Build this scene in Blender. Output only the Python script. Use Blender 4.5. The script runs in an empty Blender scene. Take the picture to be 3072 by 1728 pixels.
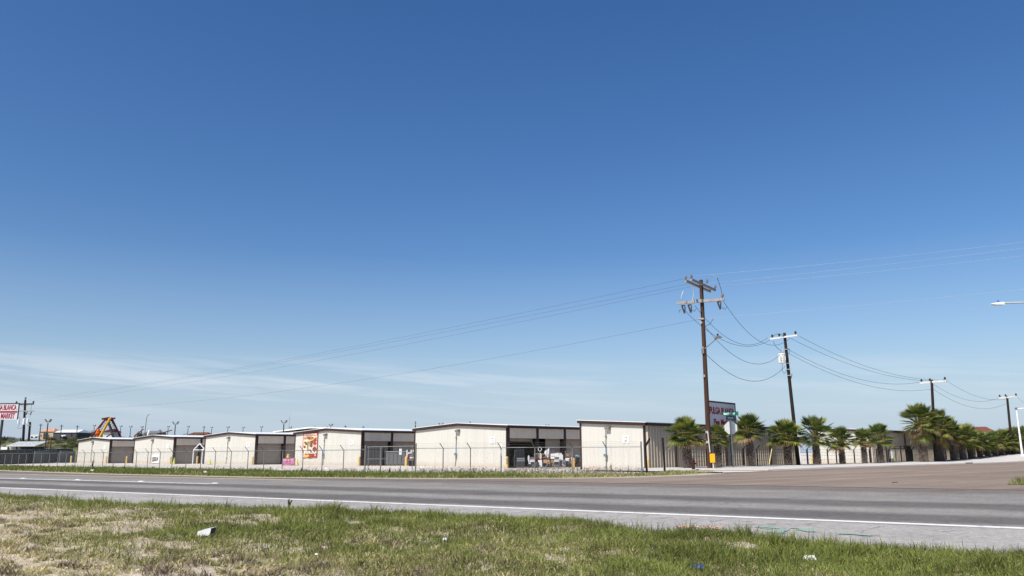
import bpy, math, random
import numpy as np
from mathutils import Vector, Matrix
random.seed(7)
RNG = np.random.default_rng(11)
R = math.radians
scene = bpy.context.scene
col = scene.collection

# ------------------------------------------------------------------ camera
FPX, HCAM = 2400.0, 1.4                      # focal length in pixels of the 3072 px wide photograph, eye height
PITCH, ROLL = math.atan(499.0 / FPX), R(-0.23)
CM = Matrix.Rotation(math.pi / 2 + PITCH, 3, 'X') @ Matrix.Rotation(ROLL, 3, 'Z')
cam_d = bpy.data.cameras.new('camera')
cam_d.sensor_width = 36.0
cam_d.lens = FPX / 3072 * 36
cam_d.clip_end = 9000
cam_d.clip_start = 0.2
cam = bpy.data.objects.new('camera', cam_d)
cam.matrix_world = Matrix.Translation((0, 0, HCAM)) @ CM.to_4x4()
col.objects.link(cam)
scene.camera = cam


def ray(px, py):
    return CM @ Vector(((px - 1536) / FPX, -(py - 864) / FPX, -1.0))


def G(px, py, z=0.0):
    """surveyed ground point seen at a pixel of the photograph"""
    r = ray(px, py)
    t = (z - HCAM) / r.z
    return Vector((r.x * t, r.y * t, z))


def at(px, py, Y):
    r = ray(px, py)
    return Vector((r.x * Y / r.y, Y, HCAM + r.z * Y / r.y))


def proj(p):
    c = CM.transposed() @ (Vector(p) - Vector((0, 0, HCAM)))
    return 1536 + FPX * c.x / -c.z, 864 - FPX * c.y / -c.z


def zat(x, y, py):
    lo, hi = -20.0, 90.0
    for _ in range(50):
        m = (lo + hi) / 2
        if proj((x, y, m))[1] > py:
            lo = m
        else:
            hi = m
    return lo


# ------------------------------------------------------------------ site directions
A_ROW, A_SIDE = R(49), R(47)
U = Vector((math.sin(A_ROW), -math.cos(A_ROW), 0))       # along the gable row, towards the corner
V = Vector((math.sin(A_SIDE), math.cos(A_SIDE), 0))      # along the side street, away
NV = Vector((math.cos(A_SIDE), -math.sin(A_SIDE), 0))    # across the side street
E0 = Vector((-12.16, 100.97, 0))                         # corner of the fifth building
P0 = Vector((24.9, 88.4, 0))
HW = Vector((-math.sin(R(56.4)), math.cos(R(56.4)), 0))  # along the highway
HN = Vector((math.cos(R(56.4)), math.sin(R(56.4)), 0))   # across the highway


def S(x, a, b):
    t = np.clip((np.asarray(x, float) - a) / (b - a), 0, 1)
    return t * t * (3 - 2 * t)


RISE_A = [-1e4, 40, 52, 62, 72, 80, 90, 100, 150, 250, 400, 3000]
RISE_H = [0, 0, 0.04, 0.3, 0.63, 0.92, 1.15, 1.3, 2.0, 3.5, 7.5, 9]


def H(x, y):
    x = np.asarray(x, float)
    y = np.asarray(y, float)
    a = (x - P0.x) * V.x + (y - P0.y) * V.y
    off = x * NV.x + y * NV.y
    r = (x - E0.x) * U.x + (y - E0.y) * U.y
    h = np.interp(a, RISE_A, RISE_H) * S(off, -150, -90)
    h = h - 0.22 * S(r, 5, 25) * S(a, -30, -14) * (1 - S(off, -49.1, -47.9)) * (1 - S(a, 20, 40))
    hill = 6.2 * S(y, 188, 262) * S(-x, 15, 75)
    return h + hill


def Hf(x, y):
    return float(H(x, y))


def on(px, off):
    """point on the line 'off' metres across the side street, on the sight line of column px (at ground level)"""
    r = ray(px, 1380)
    m = r.x / r.y
    Y = off / (m * NV.x + NV.y)
    return Vector((m * Y, Y, Hf(m * Y, Y)))


# ------------------------------------------------------------------ mesh building helpers
class MB:
    def __init__(s):
        s.v, s.f, s.m = [], [], []

    def add(s, vs, fs, m=0):
        b = len(s.v)
        s.v += [tuple(v) for v in vs]
        s.f += [tuple(b + i for i in f) for f in fs]
        s.m += [m] * len(fs)
        return s

    def poly(s, pts, m=0):
        return s.add(pts, [tuple(range(len(pts)))], m)

    def box(s, x0, x1, y0, y1, z0, z1, m=0):
        vs = [(x, y, z) for z in (z0, z1) for y in (y0, y1) for x in (x0, x1)]
        return s.add(vs, [(0, 2, 3, 1), (4, 5, 7, 6), (0, 1, 5, 4), (1, 3, 7, 5), (3, 2, 6, 7), (2, 0, 4, 6)], m)

    def hexa(s, lo, hi, m=0):
        """solid between two matching rings"""
        n = len(lo)
        fs = [tuple(range(n - 1, -1, -1)), tuple(range(n, 2 * n))]
        fs += [(i, (i + 1) % n, n + (i + 1) % n, n + i) for i in range(n)]
        return s.add(list(lo) + list(hi), fs, m)

    def beam(s, p, q, w, h, m=0, up=(0, 0, 1)):
        p, q, up = Vector(p), Vector(q), Vector(up)
        d = (q - p).normalized()
        if abs(d.dot(up)) > 0.99:
            up = Vector((1, 0, 0))
        a = d.cross(up).normalized() * (w / 2)
        b = a.cross(d).normalized() * (h / 2)
        return s.hexa([p - a - b, p + a - b, p + a + b, p - a + b], [q - a - b, q + a - b, q + a + b, q - a + b], m)

    def tube(s, p, q, r0, r1=None, n=8, m=0):
        p, q = Vector(p), Vector(q)
        r1 = r0 if r1 is None else r1
        d = (q - p).normalized()
        up = Vector((0, 0, 1)) if abs(d.z) < 0.95 else Vector((1, 0, 0))
        a = d.cross(up).normalized()
        b = a.cross(d)
        k = [2 * math.pi * i / n for i in range(n)]
        return s.hexa([p + (a * math.cos(t) + b * math.sin(t)) * r0 for t in k], [q + (a * math.cos(t) + b * math.sin(t)) * r1 for t in k], m)

    def path(s, pts, r, n=5, m=0):
        pts = [Vector(p) for p in pts]
        rings = []
        for i, p in enumerate(pts):
            d = (pts[min(i + 1, len(pts) - 1)] - pts[max(i - 1, 0)]).normalized()
            up = Vector((0, 0, 1)) if abs(d.z) < 0.9 else Vector((1, 0, 0))
            a = d.cross(up).normalized()
            b = a.cross(d)
            rr = r[i] if isinstance(r, (list, tuple)) else r
            rings.append([p + (a * math.cos(2 * math.pi * k / n) + b * math.sin(2 * math.pi * k / n)) * rr for k in range(n)])
        vs = [v for g in rings for v in g]
        fs = []
        for i in range(len(rings) - 1):
            for k in range(n):
                fs.append((i * n + k, i * n + (k + 1) % n, (i + 1) * n + (k + 1) % n, (i + 1) * n + k))
        fs += [tuple(range(n - 1, -1, -1)), tuple((len(rings) - 1) * n + k for k in range(n))]
        return s.add(vs, fs, m)

    def lathe(s, prof, n=12, c=(0, 0), m=0, jit=0.0, rnd=random):
        vs = []
        for (r, z) in prof:
            for k in range(n):
                t = 2 * math.pi * k / n
                rr = r * (1 + rnd.uniform(-jit, jit))
                vs.append((c[0] + rr * math.cos(t), c[1] + rr * math.sin(t), z))
        fs = []
        for i in range(len(prof) - 1):
            for k in range(n):
                fs.append((i * n + k, i * n + (k + 1) % n, (i + 1) * n + (k + 1) % n, (i + 1) * n + k))
        fs += [tuple(range(n - 1, -1, -1)), tuple((len(prof) - 1) * n + k for k in range(n))]
        return s.add(vs, fs, m)

    def prism(s, pts, y0, y1, m=0):
        """extrude an x,z outline along y"""
        return s.hexa([(x, y0, z) for x, z in pts], [(x, y1, z) for x, z in pts], m)

    def build(s, name, mats, parent=None, smooth=False, xf=None, bevel=0.0):
        me = bpy.data.meshes.new(name)
        vs = [xf(v) for v in s.v] if xf else s.v
        me.from_pydata(vs, [], s.f)
        if not isinstance(mats, (list, tuple)):
            mats = [mats]
        for m in mats:
            me.materials.append(m)
        if len(mats) > 1:
            me.polygons.foreach_set('material_index', s.m)
        if smooth:
            me.polygons.foreach_set('use_smooth', [True] * len(me.polygons))
        me.validate()
        o = bpy.data.objects.new(name, me)
        col.objects.link(o)
        if parent:
            o.parent = parent
        if bevel:
            b = o.modifiers.new('bevel', 'BEVEL')
            b.width = bevel
            b.segments = 2
            b.limit_method = 'ANGLE'
        return o


def thing(name, label, cat, loc=(0, 0, 0), rz=0.0, group=None):
    o = bpy.data.objects.new(name, None)
    o.empty_display_size = 0.3
    col.objects.link(o)
    o.location = loc
    o.rotation_euler = (0, 0, rz)
    o['label'] = label
    o['category'] = cat
    if group:
        o['group'] = group
    return o


def tag(o, label, cat, group=None):
    o['label'] = label
    o['category'] = cat
    if group:
        o['group'] = group
    return o


def kind(o, k):
    o['kind'] = k
    return o


KIDS = {}


def dup(root, loc, rz=0.0, label=None, scale=None, group=None):
    r = root.copy()
    col.objects.link(r)
    r.location = loc
    r.rotation_euler = (0, 0, rz)
    if scale:
        r.scale = scale
    if label:
        r['label'] = label
    if group:
        r['group'] = group
    for ch in KIDS.setdefault(root.name, list(root.children)):
        c = ch.copy()
        col.objects.link(c)
        c.parent = r
        for g in KIDS.setdefault(ch.name, list(ch.children)):
            d = g.copy()
            col.objects.link(d)
            d.parent = c
    return r


def fast(name, V_, quads, tris, mats, qm, tm, parent=None):
    """mesh from numpy arrays: quads (n,4), tris (k,3) with material index arrays"""
    me = bpy.data.meshes.new(name)
    nq, nt = len(quads), len(tris)
    me.vertices.add(len(V_))
    me.vertices.foreach_set('co', np.ascontiguousarray(V_, np.float32).ravel())
    loops = np.concatenate([quads.ravel(), tris.ravel()]).astype(np.int32)
    me.loops.add(len(loops))
    me.loops.foreach_set('vertex_index', loops)
    me.polygons.add(nq + nt)
    st = np.concatenate([np.arange(nq) * 4, nq * 4 + np.arange(nt) * 3]).astype(np.int32)
    me.polygons.foreach_set('loop_start', st)
    me.update(calc_edges=True)
    for m in mats:
        me.materials.append(m)
    me.polygons.foreach_set('material_index', np.concatenate([qm, tm]).astype(np.int32))
    o = bpy.data.objects.new(name, me)
    col.objects.link(o)
    if parent:
        o.parent = parent
    return o


def text_mesh(s, size, mat, name, parent, loc, rot, sx=1.0, bold=0.0, align='CENTER', depth=0.01):
    cu = bpy.data.curves.new(name, 'FONT')
    cu.body = s
    cu.size = size
    cu.align_x = align
    cu.align_y = 'CENTER'
    cu.extrude = depth
    cu.offset = bold
    cu.resolution_u = 3
    t = bpy.data.objects.new(name, cu)
    col.objects.link(t)
    dg = bpy.context.evaluated_depsgraph_get()
    dg.update()
    me = bpy.data.meshes.new_from_object(t.evaluated_get(dg))
    bpy.data.objects.remove(t)
    bpy.data.curves.remove(cu)
    me.materials.clear()
    me.materials.append(mat)
    me.name = name
    o = bpy.data.objects.new(name, me)
    col.objects.link(o)
    o.parent = parent
    o.location = loc
    o.rotation_euler = rot
    o.scale = (sx, 1, 1)
    return o


# ------------------------------------------------------------------ materials
def nodes_of(m):
    m.use_nodes = True
    nt = m.node_tree
    return nt, nt.nodes, nt.links


def mat(name, c, rough=0.8, metal=0.0, var=0.12, scale=6.0, c2=None, bump=0.0, bscale=None, trans=0.0, spec=0.3, detail=4.0, fac=(0.35, 0.65)):
    m = bpy.data.materials.new(name)
    nt, N, L = nodes_of(m)
    b = N['Principled BSDF']
    b.inputs['Roughness'].default_value = rough
    b.inputs['Metallic'].default_value = metal
    b.inputs['Specular IOR Level'].default_value = spec
    tc = N.new('ShaderNodeTexCoord')
    no = N.new('ShaderNodeTexNoise')
    no.inputs['Scale'].default_value = scale
    no.inputs['Detail'].default_value = detail
    no.inputs['Roughness'].default_value = 0.6
    L.new(tc.outputs['Object'], no.inputs['Vector'])
    rp = N.new('ShaderNodeValToRGB')
    rp.color_ramp.elements[0].position = fac[0]
    rp.color_ramp.elements[1].position = fac[1]
    ca = [x * (1 - var) for x in c]
    cb = [min(1, x * (1 + var)) for x in c] if c2 is None else c2
    rp.color_ramp.elements[0].color = (*ca, 1)
    rp.color_ramp.elements[1].color = (*cb, 1)
    L.new(no.outputs['Fac'], rp.inputs['Fac'])
    L.new(rp.outputs['Color'], b.inputs['Base Color'])
    if bump:
        n2 = N.new('ShaderNodeTexNoise')
        n2.inputs['Scale'].default_value = bscale or scale * 4
        n2.inputs['Detail'].default_value = 5
        L.new(tc.outputs['Object'], n2.inputs['Vector'])
        bp = N.new('ShaderNodeBump')
        bp.inputs['Strength'].default_value = bump
        bp.inputs['Distance'].default_value = 0.05
        L.new(n2.outputs['Fac'], bp.inputs['Height'])
        L.new(bp.outputs['Normal'], b.inputs['Normal'])
    if trans:
        tr = N.new('ShaderNodeBsdfTranslucent')
        L.new(rp.outputs['Color'], tr.inputs['Color'])
        mx = N.new('ShaderNodeMixShader')
        mx.inputs['Fac'].default_value = trans
        L.new(b.outputs['BSDF'], mx.inputs[1])
        L.new(tr.outputs['BSDF'], mx.inputs[2])
        L.new(mx.outputs['Shader'], N['Material Output'].inputs['Surface'])
    return m


def mathn(nt, op, a, b=None, clamp=False):
    n = nt.nodes.new('ShaderNodeMath')
    n.operation = op
    n.use_clamp = clamp
    for i, x in enumerate((a, b)):
        if x is None:
            continue
        if isinstance(x, (int, float)):
            n.inputs[i].default_value = x
        else:
            nt.links.new(x, n.inputs[i])
    return n.outputs[0]


def noise(nt, vec, scale, detail=4.0, rough=0.6):
    n = nt.nodes.new('ShaderNodeTexNoise')
    n.inputs['Scale'].default_value = scale
    n.inputs['Detail'].default_value = detail
    n.inputs['Roughness'].default_value = rough
    if vec is not None:
        nt.links.new(vec, n.inputs['Vector'])
    return n.outputs['Fac']


def mixc(nt, fac, a, b, mode='MIX'):
    n = nt.nodes.new('ShaderNodeMix')
    n.data_type = 'RGBA'
    n.blend_type = mode
    for s, x in ((n.inputs[0], fac), (n.inputs[6], a), (n.inputs[7], b)):
        if isinstance(x, (int, float)):
            s.default_value = x
        elif isinstance(x, tuple):
            s.default_value = (*x, 1)
        else:
            nt.links.new(x, s)
    return n.outputs[2]


def ramp(nt, fac, stops):
    n = nt.nodes.new('ShaderNodeValToRGB')
    e = n.color_ramp.elements
    while len(e) < len(stops):
        e.new(0.5)
    for i, (p, c) in enumerate(stops):
        e[i].position = p
        e[i].color = (*c, 1) if isinstance(c, tuple) else (c, c, c, 1)
    nt.links.new(fac, n.inputs['Fac'])
    return n.outputs['Color']


def bump_to(nt, bsdf, height, strength=0.5, dist=0.03):
    b = nt.nodes.new('ShaderNodeBump')
    b.inputs['Strength'].default_value = strength
    b.inputs['Distance'].default_value = dist
    nt.links.new(height, b.inputs['Height'])
    nt.links.new(b.outputs['Normal'], bsdf.inputs['Normal'])


def world_pos(nt):
    return nt.nodes.new('ShaderNodeNewGeometry').outputs['Position']


def vmul(nt, vec, x, y, z):
    n = nt.nodes.new('ShaderNodeMapping')
    n.inputs['Scale'].default_value = (x, y, z)
    nt.links.new(vec, n.inputs['Vector'])
    return n.outputs['Vector']


def dotn(nt, vec, d):
    n = nt.nodes.new('ShaderNodeVectorMath')
    n.operation = 'DOT_PRODUCT'
    n.inputs[1].default_value = d
    nt.links.new(vec, n.inputs[0])
    return n.outputs['Value']


def asphalt_mat():
    m = bpy.data.materials.new('worn chip seal asphalt')
    nt, N, L = nodes_of(m)
    b = N['Principled BSDF']
    b.inputs['Roughness'].default_value = 0.9
    b.inputs['Specular IOR Level'].default_value = 0.2
    P = world_pos(nt)
    q = dotn(nt, P, tuple(HN))
    w = noise(nt, vmul(nt, P, 0.25, 0.25, 0.25), 1.0, 3)
    q2 = mathn(nt, 'ADD', q, mathn(nt, 'MULTIPLY', mathn(nt, 'SUBTRACT', w, 0.5), 1.6))
    t = mathn(nt, 'DIVIDE', mathn(nt, 'SUBTRACT', q2, 12.0), 28.0)
    f = lambda qq: (qq - 12.0) / 28.0
    sh, lt, dk = (0.335, 0.316, 0.290), (0.245, 0.228, 0.205), (0.126, 0.117, 0.106)
    far, pur = (0.222, 0.204, 0.183), (0.165, 0.141, 0.124)
    c = ramp(nt, t, [(f(12), sh), (f(17.6), sh), (f(18.2), lt), (f(19.0), dk), (f(20.6), dk), (f(21.6), lt), (f(22.7), lt), (f(23.9), dk),
                     (f(25.5), dk), (f(26.8), lt), (f(29.0), far), (f(31.2), far), (f(33.0), pur), (f(37.5), pur)])
    g = noise(nt, P, 28.0, 3, 0.8)
    c = mixc(nt, 1.0, c, ramp(nt, g, [(0.3, 0.72), (0.5, 1.0), (0.72, 1.42)]), 'MULTIPLY')
    g1 = noise(nt, P, 6.5, 3, 0.75)
    c = mixc(nt, 1.0, c, ramp(nt, g1, [(0.3, 0.78), (0.5, 1.0), (0.7, 1.22)]), 'MULTIPLY')
    g2 = noise(nt, vmul(nt, P, 0.6, 0.6, 0.6), 1.0, 5)
    c = mixc(nt, 1.0, c, ramp(nt, g2, [(0.3, 0.85), (0.7, 1.14)]), 'MULTIPLY')
    vo = N.new('ShaderNodeTexVoronoi')
    vo.feature = 'DISTANCE_TO_EDGE'
    vo.inputs['Scale'].default_value = 1.0
    wob = N.new('ShaderNodeVectorMath')
    wob.operation = 'ADD'
    L.new(vmul(nt, P, 0.11, 0.16, 0.1), wob.inputs[0])
    nv = N.new('ShaderNodeTexNoise')
    nv.inputs['Scale'].default_value = 0.7
    nv.inputs['Detail'].default_value = 5
    L.new(P, nv.inputs['Vector'])
    sc_ = N.new('ShaderNodeVectorMath')
    sc_.operation = 'SCALE'
    sc_.inputs['Scale'].default_value = 0.35
    L.new(nv.outputs['Color'], sc_.inputs[0])
    L.new(sc_.outputs[0], wob.inputs[1])
    L.new(wob.outputs[0], vo.inputs['Vector'])
    crack = mathn(nt, 'LESS_THAN', vo.outputs['Distance'], 0.0055)
    c = mixc(nt, mathn(nt, 'MULTIPLY', crack, 0.3), c, (0.05, 0.047, 0.045))
    st = noise(nt, vmul(nt, P, 1.1, 1.1, 1.1), 1.0, 4, 0.7)
    c = mixc(nt, 1.0, c, ramp(nt, st, [(0.28, 0.78), (0.36, 1.0)]), 'MULTIPLY')
    L.new(c, b.inputs['Base Color'])
    bump_to(nt, b, g, 0.35, 0.02)
    return m


def street_mat():
    m = bpy.data.materials.new('brown gravel street')
    nt, N, L = nodes_of(m)
    b = N['Principled BSDF']
    b.inputs['Roughness'].default_value = 0.95
    b.inputs['Specular IOR Level'].default_value = 0.15
    P = world_pos(nt)
    g = noise(nt, P, 16.0, 4, 0.75)
    g2 = noise(nt, vmul(nt, P, 0.12, 0.12, 0.12), 1.0, 5)
    off = dotn(nt, vmul(nt, P, 1, 1, 0), tuple(NV))
    bands = noise(nt, None, 0.5, 2)
    bands.node.noise_dimensions = '1D'
    L.new(mathn(nt, 'ADD', off, mathn(nt, 'MULTIPLY', g2, 3.0)), bands.node.inputs['W'])
    c = ramp(nt, g2, [(0.32, (0.198, 0.153, 0.120)), (0.68, (0.265, 0.210, 0.166))])
    c = mixc(nt, 1.0, c, ramp(nt, bands, [(0.35, 0.84), (0.65, 1.12)]), 'MULTIPLY')
    c = mixc(nt, 1.0, c, ramp(nt, g, [(0.3, 0.72), (0.7, 1.3)]), 'MULTIPLY')
    L.new(c, b.inputs['Base Color'])
    bump_to(nt, b, g, 0.4, 0.03)
    return m


def concrete_mat(name, c, joint=0.0):
    m = bpy.data.materials.new(name)
    nt, N, L = nodes_of(m)
    b = N['Principled BSDF']
    b.inputs['Roughness'].default_value = 0.9
    b.inputs['Specular IOR Level'].default_value = 0.2
    P = world_pos(nt)
    g = noise(nt, P, 0.35, 6, 0.65)
    g2 = noise(nt, P, 9.0, 4, 0.7)
    cc = ramp(nt, g, [(0.3, tuple(x * 0.80 for x in c)), (0.7, tuple(min(1, x * 1.08) for x in c))])
    cc = mixc(nt, 1.0, cc, ramp(nt, g2, [(0.3, 0.88), (0.7, 1.1)]), 'MULTIPLY')
    if joint:
        for d in (tuple(V), tuple(NV)):
            f = mathn(nt, 'FRACT', mathn(nt, 'DIVIDE', dotn(nt, P, d), joint))
            k = mathn(nt, 'LESS_THAN', f, 0.03 / joint * 2)
            cc = mixc(nt, mathn(nt, 'MULTIPLY', k, 0.45), cc, tuple(x * 0.45 for x in c))
    L.new(cc, b.inputs['Base Color'])
    bump_to(nt, b, g2, 0.15, 0.02)
    return m


def soil_mat(name, cols, s1=0.5, s2=5.0):
    m = bpy.data.materials.new(name)
    nt, N, L = nodes_of(m)
    b = N['Principled BSDF']
    b.inputs['Roughness'].default_value = 1.0
    b.inputs['Specular IOR Level'].default_value = 0.05
    P = world_pos(nt)
    g = noise(nt, P, s1, 6, 0.7)
    g2 = noise(nt, P, s2, 5, 0.75)
    g3 = noise(nt, P, 22.0, 3, 0.8)
    c = ramp(nt, mathn(nt, 'ADD', mathn(nt, 'MULTIPLY', g, 0.6), mathn(nt, 'MULTIPLY', g2, 0.4)), cols)
    c = mixc(nt, 1.0, c, ramp(nt, g3, [(0.3, 0.75), (0.7, 1.25)]), 'MULTIPLY')
    L.new(c, b.inputs['Base Color'])
    bump_to(nt, b, g2, 0.8, 0.06)
    return m


def wood_mat(name, ca, cb):
    m = bpy.data.materials.new(name)
    nt, N, L = nodes_of(m)
    b = N['Principled BSDF']
    b.inputs['Roughness'].default_value = 0.85
    b.inputs['Specular IOR Level'].default_value = 0.2
    tc = N.new('ShaderNodeTexCoord')
    g = noise(nt, vmul(nt, tc.outputs['Object'], 9, 9, 0.5), 1.0, 5, 0.7)
    L.new(ramp(nt, g, [(0.3, ca), (0.7, cb)]), b.inputs['Base Color'])
    bump_to(nt, b, g, 0.4, 0.02)
    return m


def wall_mat(name, c, dirt):
    """painted sheet metal with faint vertical streaks and a dirty splash zone of its own at the foot"""
    m = bpy.data.materials.new(name)
    nt, N, L = nodes_of(m)
    b = N['Principled BSDF']
    b.inputs['Roughness'].default_value = 0.55
    b.inputs['Specular IOR Level'].default_value = 0.3
    tc = N.new('ShaderNodeTexCoord')
    g = noise(nt, vmul(nt, tc.outputs['Object'], 1.6, 1.6, 0.15), 1.0, 5, 0.65)
    g2 = noise(nt, tc.outputs['Object'], 0.8, 5, 0.6)
    cc = ramp(nt, g, [(0.25, tuple(x * 0.91 for x in c)), (0.5, c), (0.75, tuple(x * 1.05 for x in c))])
    sep = N.new('ShaderNodeSeparateXYZ')
    L.new(tc.outputs['Object'], sep.inputs[0])
    lo = mathn(nt, 'SUBTRACT', mathn(nt, 'ADD', 0.2, mathn(nt, 'MULTIPLY', g2, 0.9)), sep.outputs['Z'], True)
    cc = mixc(nt, mathn(nt, 'MULTIPLY', lo, 1.2, True), cc, dirt)
    L.new(cc, b.inputs['Base Color'])
    return m


M = {}
M['asphalt'] = asphalt_mat()
M['street'] = street_mat()
M['yard'] = concrete_mat('pale yard concrete', (0.60, 0.545, 0.475), 6.0)
M['walk'] = concrete_mat('bright sidewalk concrete', (0.56, 0.53, 0.49), 3.0)
M['kerb'] = concrete_mat('kerb concrete', (0.46, 0.425, 0.38))
M['ground'] = soil_mat('dry scrub ground', [(0.35, (0.16, 0.15, 0.07)), (0.5, (0.23, 0.20, 0.115)), (0.65, (0.12, 0.14, 0.05))], 0.05, 0.6)
M['hill'] = soil_mat('scrubby hillside soil', [(0.36, (0.075, 0.10, 0.03)), (0.5, (0.12, 0.135, 0.05)), (0.60, (0.22, 0.19, 0.125)), (0.72, (0.09, 0.115, 0.035))], 0.06, 0.5)
M['verge'] = soil_mat('thatch and soil', [(0.34, (0.27, 0.22, 0.15)), (0.46, (0.40, 0.335, 0.245)), (0.56, (0.54, 0.465, 0.37)), (0.72, (0.42, 0.355, 0.26))], 0.7, 5.0)
M['strip'] = soil_mat('verge soil under grass', [(0.4, (0.13, 0.14, 0.05)), (0.6, (0.22, 0.21, 0.09))], 0.4, 3.0)
M['dirtedge'] = soil_mat('sandy road edge', [(0.4, (0.36, 0.32, 0.25)), (0.6, (0.46, 0.41, 0.33))], 0.6, 4.0)
M['white_line'] = mat('road paint white', (0.36, 0.34, 0.32), 0.8, c2=(0.72, 0.705, 0.67), scale=4, fac=(0.28, 0.45), detail=6)
M['lane_paint'] = mat('worn lane paint', (0.30, 0.285, 0.27), 0.8, c2=(0.56, 0.545, 0.52), scale=3, fac=(0.30, 0.5), detail=6)
M['yellow_line'] = mat('road paint yellow', (0.52, 0.40, 0.24), 0.8, var=0.2, scale=2)
M['groove'] = mat('scuffed rumble groove', (0.43, 0.405, 0.375), 0.95, var=0.15, scale=9)
M['orange_spray'] = mat('orange survey spray', (0.72, 0.42, 0.30), 0.9, var=0.2, scale=14)
M['green_spray'] = mat('green survey spray', (0.20, 0.40, 0.31), 0.9, c2=(0.31, 0.34, 0.30), scale=6, detail=6)
M['beige'] = wall_mat('beige painted steel', (0.545, 0.525, 0.468), (0.45, 0.37, 0.29))
M['beige2'] = wall_mat('stone beige painted steel', (0.53, 0.47, 0.385), (0.36, 0.30, 0.24))
M['brown'] = mat('dark brown trim', (0.036, 0.0165, 0.0150), 0.5, var=0.12, spec=0.4)
M['roof'] = mat('white roof metal', (0.78, 0.78, 0.76), 0.45, var=0.05, spec=0.4)
M['beige_bounce'] = wall_mat('beige header with painted bounce', (0.68, 0.595, 0.485), (0.42, 0.33, 0.25))  # the beige wall paint, lightened and warmed to imitate bounce light in the shade
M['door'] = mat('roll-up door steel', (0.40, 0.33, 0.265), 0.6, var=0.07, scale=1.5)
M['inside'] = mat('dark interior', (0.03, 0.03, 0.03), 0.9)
M['galv'] = mat('weathered galvanised steel', (0.22, 0.215, 0.20), 0.6, metal=0.25, var=0.15)
M['galv_l'] = mat('light galvanised steel', (0.42, 0.43, 0.42), 0.5, metal=0.3, var=0.1)
M['alu'] = mat('bare sign aluminium', (0.60, 0.61, 0.60), 0.55, metal=0.2, var=0.08, scale=2)
M['black'] = mat('black fence paint', (0.012, 0.010, 0.010), 0.5)
M['cream'] = mat('faded cream plastic', (0.62, 0.55, 0.27), 0.6)
M['yellow'] = mat('bollard yellow paint', (0.62, 0.44, 0.15), 0.6, var=0.12)
M['byellow'] = mat('bright yellow plastic', (0.85, 0.42, 0.01), 0.45, var=0.05)
M['lime'] = mat('lime traffic cone plastic', (0.50, 0.55, 0.12), 0.6)
M['white'] = mat('white paint', (0.80, 0.80, 0.79), 0.6, var=0.05)
M['offwhite'] = mat('off white plastic', (0.62, 0.62, 0.60), 0.5, var=0.12)
M['grey'] = mat('mid grey', (0.16, 0.16, 0.165), 0.6, var=0.12)
M['dgrey'] = mat('charcoal', (0.045, 0.046, 0.05), 0.65, var=0.2)
M['dgreen'] = mat('dark green windscreen cloth', (0.018, 0.026, 0.027), 0.9, var=0.25, scale=1.2)
M['screen'] = mat('grey green fence slats', (0.075, 0.088, 0.085), 0.8, var=0.15, scale=2)
M['pole'] = wood_mat('creosoted pole wood', (0.024, 0.013, 0.009), (0.105, 0.055, 0.035))
M['pole_d'] = wood_mat('dark pole wood', (0.012, 0.009, 0.008), (0.04, 0.027, 0.02))
M['arm'] = wood_mat('weathered crossarm wood', (0.24, 0.21, 0.19), (0.42, 0.385, 0.36))
M['arm_w'] = mat('pale weathered crossarm', (0.60, 0.59, 0.565), 0.6)
M['porc'] = mat('brown grey porcelain', (0.25, 0.22, 0.22), 0.25, var=0.1, spec=0.6)
M['porc_d'] = mat('dark porcelain', (0.05, 0.045, 0.045), 0.3, spec=0.6)
M['wire'] = mat('dark wire', (0.028, 0.03, 0.036), 0.6)
M['wire_l'] = mat('bright aluminium wire', (0.55, 0.56, 0.58), 0.35, metal=0.5)
M['red'] = mat('sign red', (0.27, 0.018, 0.03), 0.6)
M['dred'] = mat('dark red paint', (0.045, 0.009, 0.011), 0.5)
M['sign_w'] = mat('sign face white', (0.60, 0.575, 0.60), 0.5, var=0.04)
M['sgreen'] = mat('street sign green', (0.0, 0.13, 0.075), 0.5)
M['sgreen_d'] = mat('dark street sign green', (0.004, 0.055, 0.045), 0.5)
M['mint'] = mat('reflective lettering', (0.62, 0.78, 0.74), 0.5)
M['steelbl'] = mat('pale blue grey box', (0.50, 0.56, 0.62), 0.5)
M['orange'] = mat('orange paint', (0.70, 0.13, 0.02), 0.5)
M['ryellow'] = mat('ride yellow', (0.75, 0.40, 0.05), 0.5)
M['maroon'] = mat('ride maroon', (0.10, 0.012, 0.014), 0.5)
M['tan'] = mat('tan stucco', (0.50, 0.40, 0.28), 0.9)
M['tile'] = mat('terracotta tile', (0.42, 0.20, 0.12), 0.8, c2=(0.62, 0.36, 0.24), scale=1.5)
M['cblock'] = mat('dark grey block', (0.075, 0.075, 0.08), 0.9)
M['pink'] = mat('pink printed carton', (0.62, 0.25, 0.42), 0.6, c2=(0.36, 0.08, 0.13), scale=3.5, fac=(0.45, 0.58))
M['pinkl'] = mat('light pink label', (0.78, 0.50, 0.62), 0.6)
M['card'] = mat('brown cardboard', (0.36, 0.23, 0.12), 0.9)
M['teal'] = mat('teal blue plastic', (0.18, 0.42, 0.48), 0.4)
M['blue'] = mat('crumpled blue plastic', (0.06, 0.12, 0.42), 0.5, var=0.25)
M['brick'] = mat('rust brown', (0.16, 0.06, 0.035), 0.8)
M['bark'] = mat('grey palm boots', (0.135, 0.10, 0.082), 0.95, c2=(0.27, 0.225, 0.19), scale=7, bump=0.5)
M['bark_d'] = mat('dark palm fibre', (0.045, 0.032, 0.026), 0.95, var=0.3, scale=5)
M['palm1'] = mat('palm leaf green', (0.060, 0.100, 0.022), 0.45, var=0.3, scale=1.3, trans=0.22, spec=0.45)
M['palm2'] = mat('palm leaf light green', (0.19, 0.225, 0.045), 0.5, var=0.25, scale=1.3, trans=0.25, spec=0.4)
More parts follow.
